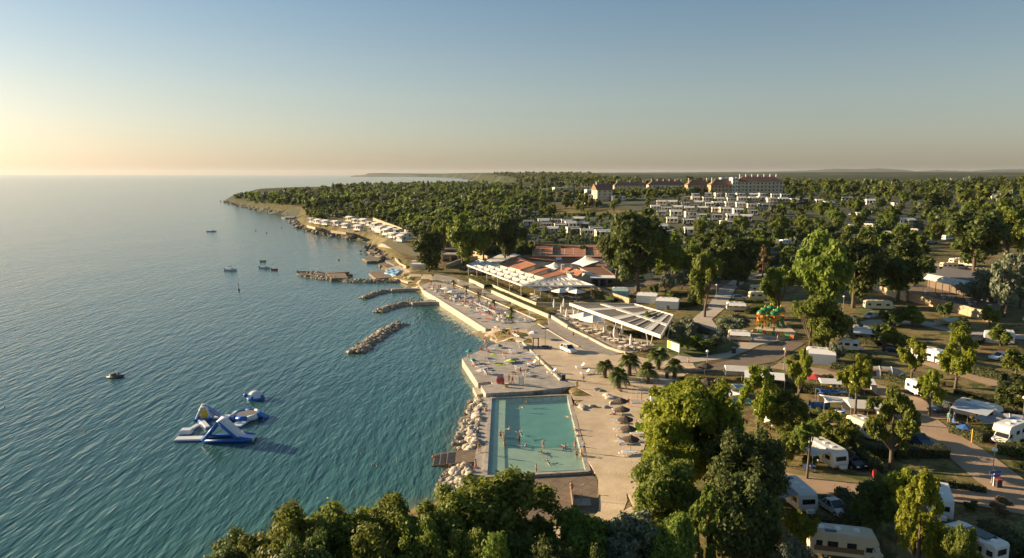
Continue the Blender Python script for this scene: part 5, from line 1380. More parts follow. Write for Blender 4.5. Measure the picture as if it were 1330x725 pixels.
for pxs, w, h, l, fol in [
 ([(1000,505),(1050,510),(1107,517)],1.6,1.5,'dark clipped hedge below the red parasol',None),
 ([(1052,541),(1080,545),(1106,548)],1.0,.9,'low hedge below the blue and white tarp',F_mid),
 ([(1117,590),(1160,594),(1230,593)],1.8,1.5,'long dark hedge under the dark blue car',None),
 ([(1217,631),(1250,635),(1281,640)],1.0,.6,'low hedge along the dirt lane by the blue signs',None),
 ([(1293,588),(1315,591),(1345,595)],1.8,1.6,'hedge below the white motorhome cab',F_mid),
 ([(1113,592),(1126,603),(1140,615)],1.6,1.3,'brownish hedge beside the black car',F_hedge),
 ([(1092,644),(1102,664),(1110,688)],1.6,1.3,'brownish hedge beside the silver car',F_hedge),
 ([(1060,682),(1090,688),(1115,694)],1.2,1.0,'dark hedge behind the cream motorhome',None),
 ([(1290,700),(1310,714),(1340,728)],2.6,1.7,'thick dark hedge beside the dark roofed campervan',None),
 ([(1278,688),(1292,706),(1308,730)],1.6,1.4,'brown green hedge along the dark roofed campervan',F_hedge),
 ([(1236,561),(1256,567),(1280,574)],2.0,1.5,'dark hedge in front of the caravan with grey blue awning',None),
 ([(1300,540),(1320,545),(1345,548)],1.6,1.4,'dark hedge behind the lamp post pitch',None),
 ([(1238,478),(1270,487),(1304,495)],2.0,1.6,'dark hedge above the upper dirt lane',None),
 ([(1086,461),(1110,467),(1142,474)],1.6,1.3,'dark hedge in front of the small caravan',None),
 ([(1080,478),(1108,482),(1136,487)],1.6,1.1,'reddish brown hedge left of the tunnel tent',F_hedge),
 ([(1150,492),(1180,502),(1200,510)],1.4,1.2,'dark hedge right of the tunnel tent',None),
 ([(1100,560),(1112,572),(1118,584)],1.4,1.2,'green hedge beside the cream caravan',F_mid),
 ([(1240,510),(1270,517),(1300,522)],1.2,.7,'low dry hedge on the upper pitches',F_hedge),
 ([(640,378.5),(650,383),(658,386.5)],2.0,.9,'green strip hedge above the promenade stairs',F_mid),
 ([(683,398),(698,404.5),(712,410.5)],2.4,.9,'bright green hedge on the garden wall by the cafe',F_mid),
 ([(610,361),(622,366),(636,372.5)],2.4,.9,'green hedge strip below the fabric pergola',F_mid),
 ([(660,387),(672,392.5),(682,397)],1.6,.8,'low hedge behind the promenade wall',F_mid),
 ([(700,392),(720,394),(742,396)],3.0,1.3,'flowering dark hedge under the pergola wing',None),
 ([(625,362),(650,373),(680,386)],1.4,.8,'low planted hedge along the pergola posts',F_hedge),
 ([(770,381),(785,387),(800,392)],2.0,1.2,'green yellow shrubs on the golden stone wall',F_mid),
 ([(900,425),(912,432),(925,436)],2.4,1.1,'dry looking hedge beside the olive trees',F_hedge),
 ([(955,393),(975,393.5),(992,394)],1.4,1.0,'hedge in front of the two parked caravans',F_mid),
 ([(970,408),(985,403),(1000,399)],1.6,1.1,'hedge left of the playground castle',F_mid),
 ([(860,388),(880,384),(905,382)],1.8,1.0,'hedge row among the service yard bushes',None),
 ([(865,402),(890,398),(908,396)],1.8,1.2,'hedge behind the big caravan tents',None),
 ([(1105,440),(1125,446),(1142,450)],1.6,1.2,'dark hedge beside the caravan with satellite dish',None),
 ([(790,428),(810,434),(830,440)],1.4,1.0,'planted border under the trapezoid canopy',None)]:
    hedge(pxs, w, h, l, fol)

# ------------------------------------------------------------------ palms
def palm_meshes(seed, n, L, h, r):
    rgp = random.Random(seed); mb = MB()
    for i in range(n):
        a = i*2.399+rgp.uniform(-.2,.2); el = rgp.uniform(-.05,1.35); k = 9; P = []
        for j in range(k+1):
            t = j/k; rr = L*t*math.cos(el)*(1-.12*t); z = h+L*(math.sin(el)*t-.75*t*t*(.5+.5*math.cos(el)))
            P.append(Vector((math.cos(a)*rr, math.sin(a)*rr, z)))
        side = Vector((-math.sin(a), math.cos(a), 0))
        for j in range(1, k):
            for s in (-1,1):
                for q in (0,.5):
                    p = P[j].lerp(P[j+1], q); d = (P[j+1]-P[j]).normalized(); ll = L*.26*math.sin(math.pi*min(.95,(j+q)/k*.85+.12)); tip = p+side*s*ll+d*ll*.55+Vector((0,0,-ll*.35)); wv = d*.07*L/2.4
                    mb.add([p-wv, p+wv, tip], [(0,1,2)])
        mb.tube([tuple(p) for p in P], [.045*(1-.7*j/k) for j in range(k+1)], 3, False)
    me = mb.mesh('fronds', F_palm, fix=False)
    tb = MB(); pr = [(r*1.25,-.2),(r*1.1,.1)]
    z = .3
    while z < h-.3: pr += [(r*1.08,z),(r*.92,z+.12)]; z += .24
    pr += [(r*1.35,h-.25),(r*.9,h+.1)]
    tb.lathe(pr, n=9); return tb.mesh('trunk', M_bark, False), me
PB = [palm_meshes(s, 50, 3.0, 2.6, .42) for s in (1,2)]; PS = [palm_meshes(s, 13, 1.9, 2.4, .2) for s in (5,6)]
def palm(px, py, kind, label, sc, group):
    p = gat(px, py); t, f = kind; r_ = thing('palm_tree', label, 'palm', p, random.uniform(0,6), group); r_.scale = (sc,)*3
    link('trunk', t, r_); link('fronds', f, r_)
for i, (a,b,s,l) in enumerate([(785.6,491,.95,'stout palm nearest to the white car on the plaza'),(803,504.5,1.0,'stout palm with people sitting at its foot'),(817,488,1.15,'tall stout palm in the middle of the plaza group'),(840.6,498,1.0,'stout palm beside the plaza shower'),(854.5,480,1.15,'tall stout palm beside the cafe kerb'),(876,491,.95,'stout palm beside the billboard path')]): palm(a,b,PB[i%2],l,s,'big palms on the plaza')
for i, (a,b,l) in enumerate([(589.5,376,'small thin palm at the far end of the quay'),(605.5,383,'small palm beside the white sun shades on the quay'),(622,392.5,'small palm at the start of the lounger row'),(642,402.7,'small palm at the end of the lounger row'),(664.4,415,'sparse small palm over the lime green umbrella')]): palm(a,b,PS[i%2],l,1.0,'small palms on the quay')
# ------------------------------------------------------------------ parasols
def thatched():
    r_ = thing('thatched_parasol','x','parasol'); MB().tube([(0,0,-.1),(0,0,2.3)], .05, 6).build('pole', M_wood, r_)
    rgp = random.Random(4); n = 22; v = [(0,0,2.75)]; 
    for k, (rr, z) in enumerate(((.5,2.52),(1.0,2.28),(1.5,2.02))):
        for j in range(n): q = 2*math.pi*j/n; e = rr*(1+(rgp.uniform(-.06,.06) if k == 2 else 0)); v.append((math.cos(q)*e, math.sin(q)*e, z+rgp.uniform(-.03,.03)))
    f = [(0,1+j,1+(j+1)%n) for j in range(n)]
    for k in range(2):
        for j in range(n): f.append((1+k*n+j, 1+(k+1)*n+j, 1+(k+1)*n+(j+1)%n, 1+k*n+(j+1)%n))
    b = 1+2*n; v += [(math.cos(2*math.pi*j/n)*1.4, math.sin(2*math.pi*j/n)*1.4, 1.86) for j in range(n)]; e = b+n
    f += [(b+j, e+j, e+(j+1)%n, b+(j+1)%n) for j in range(n)]+[tuple(e+j for j in range(n))]
    MB().add(v, f).build('thatch_roof', M_thatch, r_); MB().lathe([(.09,2.7),(.04,2.95)], n=6).build('finial', M_thatch, r_)
    return r_
TH = thatched()
for i, (a,b,l) in enumerate([(806,533.5,'thatched parasol at the top of the row on the sand'),(808,545,'thatched parasol second in the row on the sand'),(812,558.5,'thatched parasol in the middle of the sand row'),(816,571,'thatched parasol beside the lime green chair'),(819,585,'thatched parasol at the lower end of the sand row'),(846,541,'thatched parasol half hidden by the yellow green tree'),(847.5,554,'thatched parasol under the edge of the yellow green tree'),(915,490,'brown thatched parasol beside the white party tent'),(917,512,'brown thatched parasol beside the garden shower')]):
    p = gat(a,b); put(TH, p, i, l, 'thatched parasols', .86 if i < 7 else 1.1)
def open_parasol(half):
    r_ = thing('parasol','x','parasol'); h = 2.5
    MB().tube([(0,0,-.1),(0,0,h+.55)], .05, 6).build('pole', M_grey, r_); MB().box((0,0,.06), (.8,.8,.14)).build('base', M_dark, r_)
    v = [(0,0,h+.75)]; n = 8
    for rr, z in ((.5,h+.46),(1.0,h+.1)):
        for j in range(n):
            q = math.pi/4*j; e = half*rr*(1.41 if j % 2 else 1.0); v.append((math.cos(q)*e, math.sin(q)*e, z-(.06 if j % 2 == 0 else 0)))
    f = [(0,1+j,1+(j+1)%n) for j in range(n)]+[(1+j,1+n+j,1+n+(j+1)%n,1+(j+1)%n) for j in range(n)]
    c = MB().add(v, f).build('canopy', M_fabw, r_); s = c.modifiers.new('thick','SOLIDIFY'); s.thickness = .03
    vv = []; 
    mb = MB()
    for j in range(n):
        a, b = Vector(v[1+n+j]), Vector(v[1+n+(j+1)%n]); mb.add([a,b,b-Vector((0,0,.22)),a-Vector((0,0,.22))], [(0,1,2,3)])
    mb.build('valance', M_fabw, r_)
    return r_
def closed_parasol():
    r_ = thing('closed_parasol','x','parasol'); MB().tube([(0,0,-.1),(0,0,3.1)], .045, 6).build('pole', M_grey, r_); MB().box((0,0,.06), (.8,.8,.14)).build('base', M_dark, r_)
    MB().lathe([(.20,.9),(.26,1.0),(.24,1.5),(.28,1.6),(.22,2.3),(.10,2.95),(.03,3.1)], n=10).build('folded_canopy', M_fabw, r_); return r_
OP, CP = open_parasol(1.7), closed_parasol()
for i, (a,b) in enumerate([(695.5,384),(705,387.5),(717.6,385.5),(727,390),(738.5,387),(749,391)]):
    put(OP, gat(a,b), R(38), 'open white square parasol in the cluster under the pergola wing', 'open parasols under the pergola wing', 1.15)
for a,b,l in [(757.5,429,'large open white parasol over the cafe tables'),(769.5,433.5,'large open white parasol nearest the cafe kerb')]: put(OP, gat(a,b), R(38), l, 'large open cafe parasols', 1.45)
for i, (a,b,l) in enumerate([(719.5,404,'closed parasol beside the garden hedge'),(732,403,'closed parasol at the tip of the trapezoid canopy'),(729,411,'closed parasol behind the terrace wall'),(735.8,417,'closed parasol at the terrace wall end'),(745.5,419,'closed parasol left of the large open ones'),(784.6,437,'closed parasol right of the large open ones'),(797.7,443,'closed parasol in the middle of the cafe tables'),(808,438.5,'closed parasol under the canopy edge'),(819,453.5,'closed parasol at the kerb end of the tables')]): put(CP, gat(a,b), 0, l, 'closed cafe parasols', 1.15)
# small sun shades on the quay
def shade(px, py, m, label, w=2.4, name='beach_umbrella', h=1.9):
    p = gat(px,py); r_ = thing(name, label, 'umbrella', p, random.uniform(0,3)); n = 8
    MB().tube([(0,0,-.1),(0,0,h)], .04, 5).build('pole', M_grey, r_)
    v = [(0,0,h+.1)]+[(math.cos(2*math.pi*j/n)*w/2, math.sin(2*math.pi*j/n)*w/2, h-.42) for j in range(n)]
    c = MB().add(v, [(0,1+j,1+(j+1)%n) for j in range(n)]).build('canopy', m, r_); s = c.modifiers.new('thick','SOLIDIFY'); s.thickness = .03
M_lime = mat('lime_fabric',(.45,.62,.03),.7,.08,1.0); M_teal = mat('teal_fabric',(.03,.33,.38),.7,.08,1.0); M_pink = mat('pink_fabric',(.62,.30,.34),.8,.1,1.0); M_redf = mat('red_fabric',(.55,.05,.05),.8,.1,1.0); M_bluef = mat('blue_fabric',(.04,.12,.36),.8,.1,1.0)
shade(580,380.5,M_fabw,'big white sun shade at the far end of the quay',4.6); shade(587,385,M_fabw,'white sun shade beside the big one on the quay',3.6)
shade(594,391,mat('pale_blue_fabric',(.25,.45,.55)),'pale blue umbrella among the quay sunbathers',2.2); shade(662,415,M_lime,'lime green umbrella under the sparse palm',2.2,h=1.3)
shade(664,470.5,M_lime,'lime green umbrella lying low on the platform',2.6,h=.7); shade(609,463.5,M_teal,'teal umbrella at the platform corner',1.5,h=1.6); shade(614,471.5,M_teal,'teal beach umbrella by the platform edge',1.8,h=1.0)
shade(648,451.5,mat('grey_green_fabric',(.16,.26,.24)),'grey green umbrella at the back of the platform',2.0,h=.8); shade(693,440,M_fabw,'white ragged umbrella beside the rowing gear',2.6); shade(532,364,M_lime,'green umbrella beside the rock pier',2.4,h=1.2); shade(525,360,M_yel,'yellow umbrella on the dock terrace',2.4,h=1.2)
shade(1057,503,M_redf,'red parasol on the camp pitch behind the hedge',4.0,h=2.4)
# ------------------------------------------------------------------ sun loungers
def lounger(up):
    r_ = thing('sun_lounger','x','sun lounger')
    MB().box((0,-.28,.36), (.62,1.3,.06)).build('seat', M_plast, r_)
    a = R(48 if up else 4); MB().box((0,.37+.33*math.cos(a),.36+.33*math.sin(a)), (.62,.7,.06), 0, 1, a).build('backrest', M_plast, r_)
    for x in (-.27,.27):
        for y in (-.8,.4): MB().box((x,y,.16), (.07,.07,.36)).build('leg', M_plast, r_)
        MB().box((x*1.12,-.1,.40), (.06,1.5,.08)).build('side_rail', M_plast, r_)
    return r_
LU, LF = lounger(True), lounger(False)
rgl = random.Random(8)
def lng(px, py, rz, label, group, up=None):
    p = gat(px,py); u_ = rgl.random() < .65 if up is None else up
    return put(LU if u_ else LF, p, rz, label+(' with its back raised' if u_ else ' lying flat'), group, 1.12)
for i in range(15):
    t = i/14; lng(614.5+30.5*t, 393.6+14.6*t, R(128), 'white lounger in the tight row beside the small palms', 'loungers in the tight quay row', True)
for i, (a,b) in enumerate([(600,378),(596.5,380.5),(592,378),(612,386),(632,393),(637,395.5),(648,403.5),(653,406),(657,408),(674,414.5),(676,418),(684,417.5),(690,417),(668,436),(671.5,438.5),(645,427),(652,429),(580,372.5),(585,375),(563,375.5),(570,379),(599,384.5),(594,387),(606,388),(578,366),(582,368),(597,366.5),(612,369.5),(604,392),(616,401),(650,413.5),(655,416)]+[(560+95*rgl.random()**.8, 0) for _ in range(34)]):
    if b == 0: b = 372+(a-560)*.42+rgl.uniform(0,9)
    lng(a, b, R(rgl.choice((120,135,150,80,200))), 'white lounger scattered among the sunbathers on the quay', 'scattered loungers on the quay')
for i, (a,b) in enumerate([(665,458),(658,465.5),(638,471.5),(637,455),(678,452),(689,461),(693,463),(673,480),(691,474),(624,478),(628,481),(633.5,486),(683,488),(617,473),(662,472)]):
    lng(a, b, R(rgl.choice((100,120,70,-60,140))), 'white lounger standing loose on the bathing platform', 'loungers on the bathing platform')
for a,b,l in [(716.4,485,'white lounger near the litter bin on the plaza'),(753.6,478,'lone reclined lounger on the plaza before the palms'),(760,486,'white lounger with a towel on the plaza before the palms')]: lng(a,b,R(-70),l,'plaza loungers',True)
for i, (a,b) in enumerate([(802,538),(803,549.5),(806,560.5),(809,573.5),(812,577),(824,574),(818,590),(814,592),(836,555),(828,566)]): lng(a,b,R(rgl.choice((80,95,110))),'lounger under the thatched parasols on the sand','loungers under the thatched parasols')
p = gat(832,562); tag(MB().slabq([(p.x-.9,p.y-.4,p.z+.5),(p.x+.8,p.y-.2,p.z+.45),(p.x+.7,p.y+.5,p.z+1.5),(p.x-.8,p.y+.3,p.z+1.5)],.08).box((p.x,p.y-.3,p.z+.2),(1.4,.9,.42)).build('beach_chair', M_lime),'lime green folded beach chair under the thatched parasols','chair')
# towels
rgt = random.Random(12); TW = [M_redf,M_bluef,M_pink,M_teal,mat('orange_cloth',(.55,.20,.08)),mat('dark_cloth',(.05,.05,.07)),M_lime,M_fabw]
def towel(px, py, label, group):
    p = gat(px,py); n = 4; v = []; f = []
    for i in range(n+1):
        for j in range(3): v.append(((j-1)*.42, (i-n/2)*.42, .035+rgt.uniform(-.012,.02)))
    for i in range(n):
        for j in range(2): f.append((i*3+j,i*3+j+1,i*3+j+4,i*3+j+3))
    ti = rgt.randrange(len(TW)); label = ('red ','blue ','pink ','teal ','orange ','dark ','lime ','white ')[ti]+label
    o = link('beach_towel', MB().add(v,f).mesh('beach_towel', TW[ti]), None, p, rgt.uniform(0,3)); m = o.modifiers.new('thick','SOLIDIFY'); m.thickness = .02
    tag(o, label, 'towel', group)
for a,b in [(566,379),(575,384),(598,388),(606,399),(612,404),(622,408),(628,405),(634,414),(640,411),(646,418),(655,420),(660,425),(640,424),(648,433),(660,436),(629,418),(570,371),(556,374),(622,414),(672,427)]+[(562+q*3.3, 378+q*1.45+(q*37%7)-3) for q in range(26)]: towel(a,b,'small beach towel spread among the sunbathers on the quay','towels on the quay')
for a,b in [(640,460),(690,468),(684,466),(668,484),(650,474),(628,474),(622,482),(690,477),(676,470),(655,458)]: towel(a,b,'beach towel spread on the bathing platform','towels on the platform')
for a,b in [(812,578),(822,566),(826,577),(800,530),(808,590)]: towel(a,b,'beach towel on the sand under the thatched parasols','towels on the sand')
# ------------------------------------------------------------------ cafe tables and chairs
def table():
    r_ = thing('cafe_table','x','table'); MB().box((0,0,.74),(1.1,1.1,.06)).build('table_top', M_white, r_); MB().tube([(0,0,-.05),(0,0,.72)],.06,6).build('leg', M_grey, r_); MB().box((0,0,.04),(.6,.6,.06)).build('foot', M_grey, r_); return r_
M_wick = mat('wicker',(.42,.30,.18),.8,.15,6.0)
def chair():
    r_ = thing('cafe_chair','x','chair'); MB().box((0,0,.46),(.5,.5,.06)).build('seat', M_wick, r_); MB().box((0,.24,.75),(.5,.06,.55)).build('backrest', M_wick, r_)
    for x in (-.21,.21):
        for y in (-.21,.21): MB().box((x,y,.2),(.05,.05,.5)).build('leg', M_wood, r_)
    return r_
TB, CH = table(), chair(); rgc = random.Random(2)
for a,b in [(751,427),(757,431),(763,434),(769,430),(775,432),(780,436),(776,438),(786,442),(792,444),(797,447),(803,444),(808,449),(814,453),(812,445),(821,455),(826,450),(818,446),(830,456),(836,453),(735,414),(741,417),(727,407),(747,423),(806,454.5),(792,437),(800,434)]:
    p = gat(a,b); put(TB, p, R(38), 'white square cafe table on the terrace by the kerb wall', 'cafe tables on the terrace', 1.15)
    for k in range(3):
        q = k*2.09+rgc.random(); c = Vector((p.x+math.cos(q)*1.05, p.y+math.sin(q)*1.05, 0)); c.z = surf(c.x,c.y); put(CH, c, q-math.pi/2, 'wicker cafe chair drawn up to a white terrace table', 'cafe chairs on the terrace')
for i in range(22):
    a = 690+62*rgc.random(); b = 384+(a-690)*.1+rgc.uniform(-2,8); p = gat(a,b)
    put(TB, p, R(38), 'restaurant table in the shade under the pergola wing', 'restaurant tables under the pergola wing'); put(CH, (p.x+1,p.y,surf(p.x+1,p.y)), -1.57, 'wicker chair in the shade under the pergola wing', 'restaurant chairs under the pergola wing')
for i in range(26):
    t = rgc.random(); a = 618+52*t; b = 349+22*t+rgc.uniform(-1,5); p = gat(a,b)
    put(TB if i % 2 else CH, p, rgc.random(), 'wooden seat or table under the long fabric pergola' if 0 else ('table under the long fabric pergola' if i % 2 else 'wicker chair under the long fabric pergola'), 'tables under the long pergola' if i % 2 else 'chairs under the long pergola')
# ------------------------------------------------------------------ people
def skinned(joints, edges, m, sub=1):
    me = bpy.data.meshes.new('body'); me.from_pydata([j[:3] for j in joints], edges, [])
    ob = bpy.data.objects.new('body', me); COL.objects.link(ob)
    sk = ob.modifiers.new('skin','SKIN'); sd = ob.modifiers.new('sub','SUBSURF'); sd.levels = sub; sd.render_levels = sub
    for v, j in zip(me.skin_vertices[0].data, joints): v.radius = (j[3], j[4] if len(j) > 4 else j[3])
    me.skin_vertices[0].data[0].use_root = True
    dg = bpy.context.evaluated_depsgraph_get(); out = bpy.data.meshes.new_from_object(ob.evaluated_get(dg))
    bpy.data.objects.remove(ob); bpy.data.meshes.remove(me)
    out.materials.clear(); out.materials.append(m)
    for p in out.polygons: p.use_smooth = True
    return out
def body(hip, chest, neck, head, arms, legs):
    """arms: two lists shoulder, elbow, wrist, hand tip; legs: two lists hip joint, knee, ankle, toe"""
    J = [(*hip,.135,.10),(*[(a+b)/2 for a,b in zip(hip,chest)],.118,.09),(*chest,.145,.10),(*neck,.055,.055),(*head,.088,.10)]
    hx = Vector(head)-Vector(neck); top = Vector(head)+hx.normalized()*.09; J.append((*top,.07,.08)); E = [(0,1),(1,2),(2,3),(3,4),(4,5)]
    for a in arms:
        k = len(J); J += [(*a[0],.058),(*a[1],.042),(*a[2],.031),(*a[3],.026)]; E += [(2,k),(k,k+1),(k+1,k+2),(k+2,k+3)]
    for l in legs:
        k = len(J); J += [(*l[0],.092),(*l[1],.062),(*l[2],.042),(*l[3],.034)]; E += [(0,k),(k,k+1),(k+1,k+2),(k+2,k+3)]
    return J, E
POSE = {}
def arm(s, e, w): return [s, e, w, tuple(b+(b-a)*.35 for a,b in zip(e,w))]
POSE['stand'] = body((0,0,.95),(0,0,1.32),(0,.01,1.47),(0,-.02,1.58), [arm((-.20,0,1.39),(-.26,.03,1.10),(-.25,-.06,.86)), arm((.20,0,1.39),(.27,.02,1.11),(.24,-.09,.88))], [[(-.10,0,.88),(-.11,-.02,.49),(-.12,.03,.08),(-.13,-.14,.03)],[(.10,0,.88),(.11,-.01,.49),(.12,.03,.08),(.14,-.14,.03)]])
POSE['walk'] = body((0,0,.93),(0,-.03,1.30),(0,-.04,1.45),(0,-.08,1.56), [arm((-.20,-.03,1.37),(-.25,-.15,1.10),(-.23,-.30,.93)), arm((.20,-.03,1.37),(.25,.12,1.10),(.25,.10,.86))], [[(-.10,0,.86),(-.10,.10,.48),(-.10,.32,.12),(-.10,.22,.03)],[(.10,0,.86),(.10,-.18,.50),(.10,-.26,.09),(.10,-.42,.04)]])
POSE['arms'] = body((0,0,.95),(0,0,1.32),(0,.01,1.47),(0,-.02,1.58), [arm((-.20,0,1.39),(-.38,-.05,1.18),(-.20,-.18,1.10)), arm((.20,0,1.39),(.38,-.05,1.18),(.20,-.18,1.10))], [[(-.10,0,.88),(-.13,-.02,.49),(-.15,.03,.08),(-.17,-.13,.03)],[(.10,0,.88),(.12,-.01,.49),(.15,.03,.08),(.18,-.13,.03)]])
POSE['sit'] = body((0,0,.13),(0,.12,.48),(0,.13,.63),(0,.09,.74), [arm((-.20,.12,.55),(-.27,.22,.30),(-.27,.30,.07)), arm((.20,.12,.55),(.25,-.05,.35),(.14,-.28,.42))], [[(-.10,-.04,.12),(-.12,-.38,.42),(-.12,-.62,.08),(-.13,-.78,.05)],[(.10,-.04,.12),(.12,-.46,.16),(.12,-.86,.08),(.13,-.92,.2)]])
POSE['lie'] = body((0,0,.12),(0,.37,.14),(0,.53,.15),(0,.64,.17), [arm((-.20,.42,.13),(-.30,.18,.09),(-.27,-.06,.07)), arm((.20,.42,.13),(.36,.56,.09),(.16,.74,.10))], [[(-.10,-.07,.11),(-.13,-.47,.12),(-.14,-.86,.07),(-.15,-.93,.16)],[(.10,-.07,.11),(.14,-.44,.22),(.12,-.84,.07),(.13,-.92,.15)]])
POSE['recline'] = body((0,-.05,.52),(0,.22,.74),(0,.32,.88),(0,.36,.99), [arm((-.20,.24,.79),(-.28,.06,.62),(-.24,-.18,.55)), arm((.20,.24,.79),(.28,.06,.62),(.22,-.18,.56))], [[(-.10,-.12,.50),(-.12,-.50,.52),(-.12,-.90,.46),(-.12,-.96,.54)],[(.10,-.12,.50),(.12,-.48,.58),(.12,-.88,.46),(.12,-.96,.54)]])
POSE['swim'] = body((0,.42,-.22),(0,.08,-.08),(0,-.05,.03),(0,-.10,.14), [arm((-.20,.06,-.04),(-.42,-.14,-.03),(-.30,-.42,.03)), arm((.20,.06,-.04),(.46,-.05,-.04),(.62,-.30,.02))], [[(-.10,.48,-.24),(-.18,.85,-.34),(-.20,1.2,-.26),(-.2,1.3,-.22)],[(.10,.48,-.24),(.16,.86,-.28),(.16,1.24,-.32),(.16,1.36,-.3)]])
HEAD = {'stand':(0,-.02,1.60),'walk':(0,-.08,1.58),'arms':(0,-.02,1.60),'sit':(0,.09,.76),'lie':(0,.68,.17),'recline':(0,.37,1.01),'swim':(0,-.10,.16)}
SK = [mat('skin_tan',(.42,.22,.13),.6,.1,4.0), mat('skin_fair',(.58,.36,.25),.6,.08,4.0), mat('skin_brown',(.26,.13,.075),.6,.1,4.0)]
HR = [mat('hair_dark',(.03,.02,.014),.6,.2,20.0), mat('hair_blond',(.30,.20,.09),.6,.2,20.0), mat('hair_brown',(.09,.05,.03),.6,.2,20.0)]
SW = [M_bluef, M_redf, mat('black_swimwear',(.015,.015,.02)), M_teal, mat('white_swimwear',(.7,.7,.68)), M_org, M_pink, M_yel]
BODY = {}
def pbody(pose, sk):
    if (pose,sk) not in BODY:
        J, E = POSE[pose]; BODY[(pose,sk)] = skinned(J, E, SK[sk])
    return BODY[(pose,sk)]
HAIR = {}
def phair(pose, hr):
    if (pose,hr) not in HAIR:
        h = HEAD[pose]; bm = bmesh.new(); bmesh.ops.create_icosphere(bm, subdivisions=2, radius=.118)
        up = Vector((0,1,.2)) if pose == 'lie' else Vector((0,.35,1)); up.normalize()
        bmesh.ops.delete(bm, geom=[v for v in bm.verts if v.co.dot(up) < -.015], context='VERTS')
        for v in bm.verts: v.co = v.co*1.04+Vector(h)+up*.015+(Vector((0,.02,0)) if pose != 'lie' else Vector())
        me = bpy.data.meshes.new('hair'); bm.to_mesh(me); bm.free(); me.materials.append(HR[hr]); HAIR[(pose,hr)] = me
    return HAIR[(pose,hr)]
SUIT = {}
def psuit(pose, sw, top):
    key = (pose,sw,top)
    if key not in SUIT:
        J, E = POSE[pose]; mb = MB(); h = Vector(J[0][:3]); c = Vector(J[2][:3]); ax = (c-h).normalized()
        side = Vector((1,0,0)); fw = ax.cross(side)
        def ring(p, rx, ry): return [tuple(p+side*math.cos(q)*rx+fw*math.sin(q)*ry) for q in [2*math.pi*k/10 for k in range(10)]]
        def band_(p0, p1, rx, ry, rx2=None):
            a, b = ring(p0, rx, ry), ring(p1, (rx2 or rx), ry); mb.add(a+b, [(k,(k+1)%10,10+(k+1)%10,10+k) for k in range(10)])
        if top == 0: band_(h-ax*.13, h+ax*.07, .205, .142)
        if top == 1: band_(c-ax*.06, c+ax*.06, .185, .135)
        if top == 2: band_(h-ax*.02, c+ax*.10, .19, .145, .215)
        SUIT[key] = mb.mesh('swim_shorts', SW[sw])
    return SUIT[key]
rgP = random.Random(77)
COLN = ['blue','red','black','teal','white','orange','pink','yellow']
def person(px, py, pose, label, group=None, dz=0.0, rz=None, z=None, sc=None, sw=None, top=None, pos=None):
    p = pos if pos is not None else (gat(px,py) if z is None else at(px,py,z)); sk = rgP.randrange(3); hr = rgP.randrange(3); sw = rgP.randrange(8) if sw is None else sw; top = rgP.choice((0,0,1,2) if pose not in ('swim',) else (0,1)) if top is None else top
    r_ = thing('person', label, 'person', (p.x,p.y,p.z+dz), rgP.uniform(0,6.28) if rz is None else rz, group)
    hn = ('dark','blond','brown')[hr]; r_['label'] = label+(', %s haired' % hn if pose == 'swim' else ' in %s %s' % (COLN[sw], 'shirt' if top == 2 else 'swimwear')) if group else label
    s = sc or rgP.uniform(.93,1.06); r_.scale = (s,s,s)
    link('body', pbody(pose, sk), r_); link('hair', phair(pose, hr), r_); link('swim_shorts', psuit(pose, sw, 0), r_)
    if top: link('swim_top' if top == 1 else 'shirt', psuit(pose, sw, top), r_)
    return r_
def zp(lst, x0, y0, s): return [(x0+a/s, y0+b/s) for a,b in lst]
# bathers in the pool
for a,b in zp([(463,293),(518,310),(545,375),(548,163),(530,188),(765,233),(720,382),(740,379),(625,412),(650,450)],540,480,3.815): person(a,b,'swim','swimmer up to the shoulders in the turquoise pool','swimmers in the pool',dz=.03)
for a,b in zp([(420,334),(435,342),(440,372),(512,354),(632,380),(797,432),(820,430),(597,500),(790,385)],540,480,3.815): person(a,b,'arms','bather standing waist deep in the pool','bathers standing in the pool',dz=-.62)
for i, (a,b,po,l) in enumerate([(631,534,'sit','person crouched on the pool walkway beside the boulders'),(622.5,588,'stand','person standing on the walkway by the wooden steps'),(618,612,'walk','person walking at the low end of the pool walkway'),(563,604,'stand','person standing on the lower steps in the sea'),(603,625,'sit','person sitting on the boulders below the steps'),(742,642,'stand','person at the shower below the pool'),(749,505,'stand','person standing above the pool corner near the platform'),(743,513,'sit','person sitting on the far corner of the pool rim'),(757.5,497,'walk','person in swimwear walking past the platform corner'),(747,526,'sit','person sitting on the long pool rim'),(749.5,560,'sit','person sitting halfway along the pool rim'),(750,567,'sit','person leaning on the pool rim'),(758,588,'arms','person beside the pool rim with a long shadow'),(816,528,'arms','person walking beside the shower on the sand'),(833,521,'stand','person under the plaza shower'),(851.5,514,'stand','person behind the white box at the plaza edge'),(798,539,'sit','person sitting left of the second thatched parasol'),(827,552,'sit','person seated beside the lime green chair'),(805,509,'sit','person in blue sitting under the stout palm'),(814,501,'sit','person in the palm shade'),(893.5,475,'walk','person in red walking on the path by the billboard'),(744.5,439,'walk','person walking on the promenade road'),(724,492,'arms','person near the litter bin on the platform edge'),(842,560,'sit','person resting between thatched parasols')]): person(a,b,po,l)
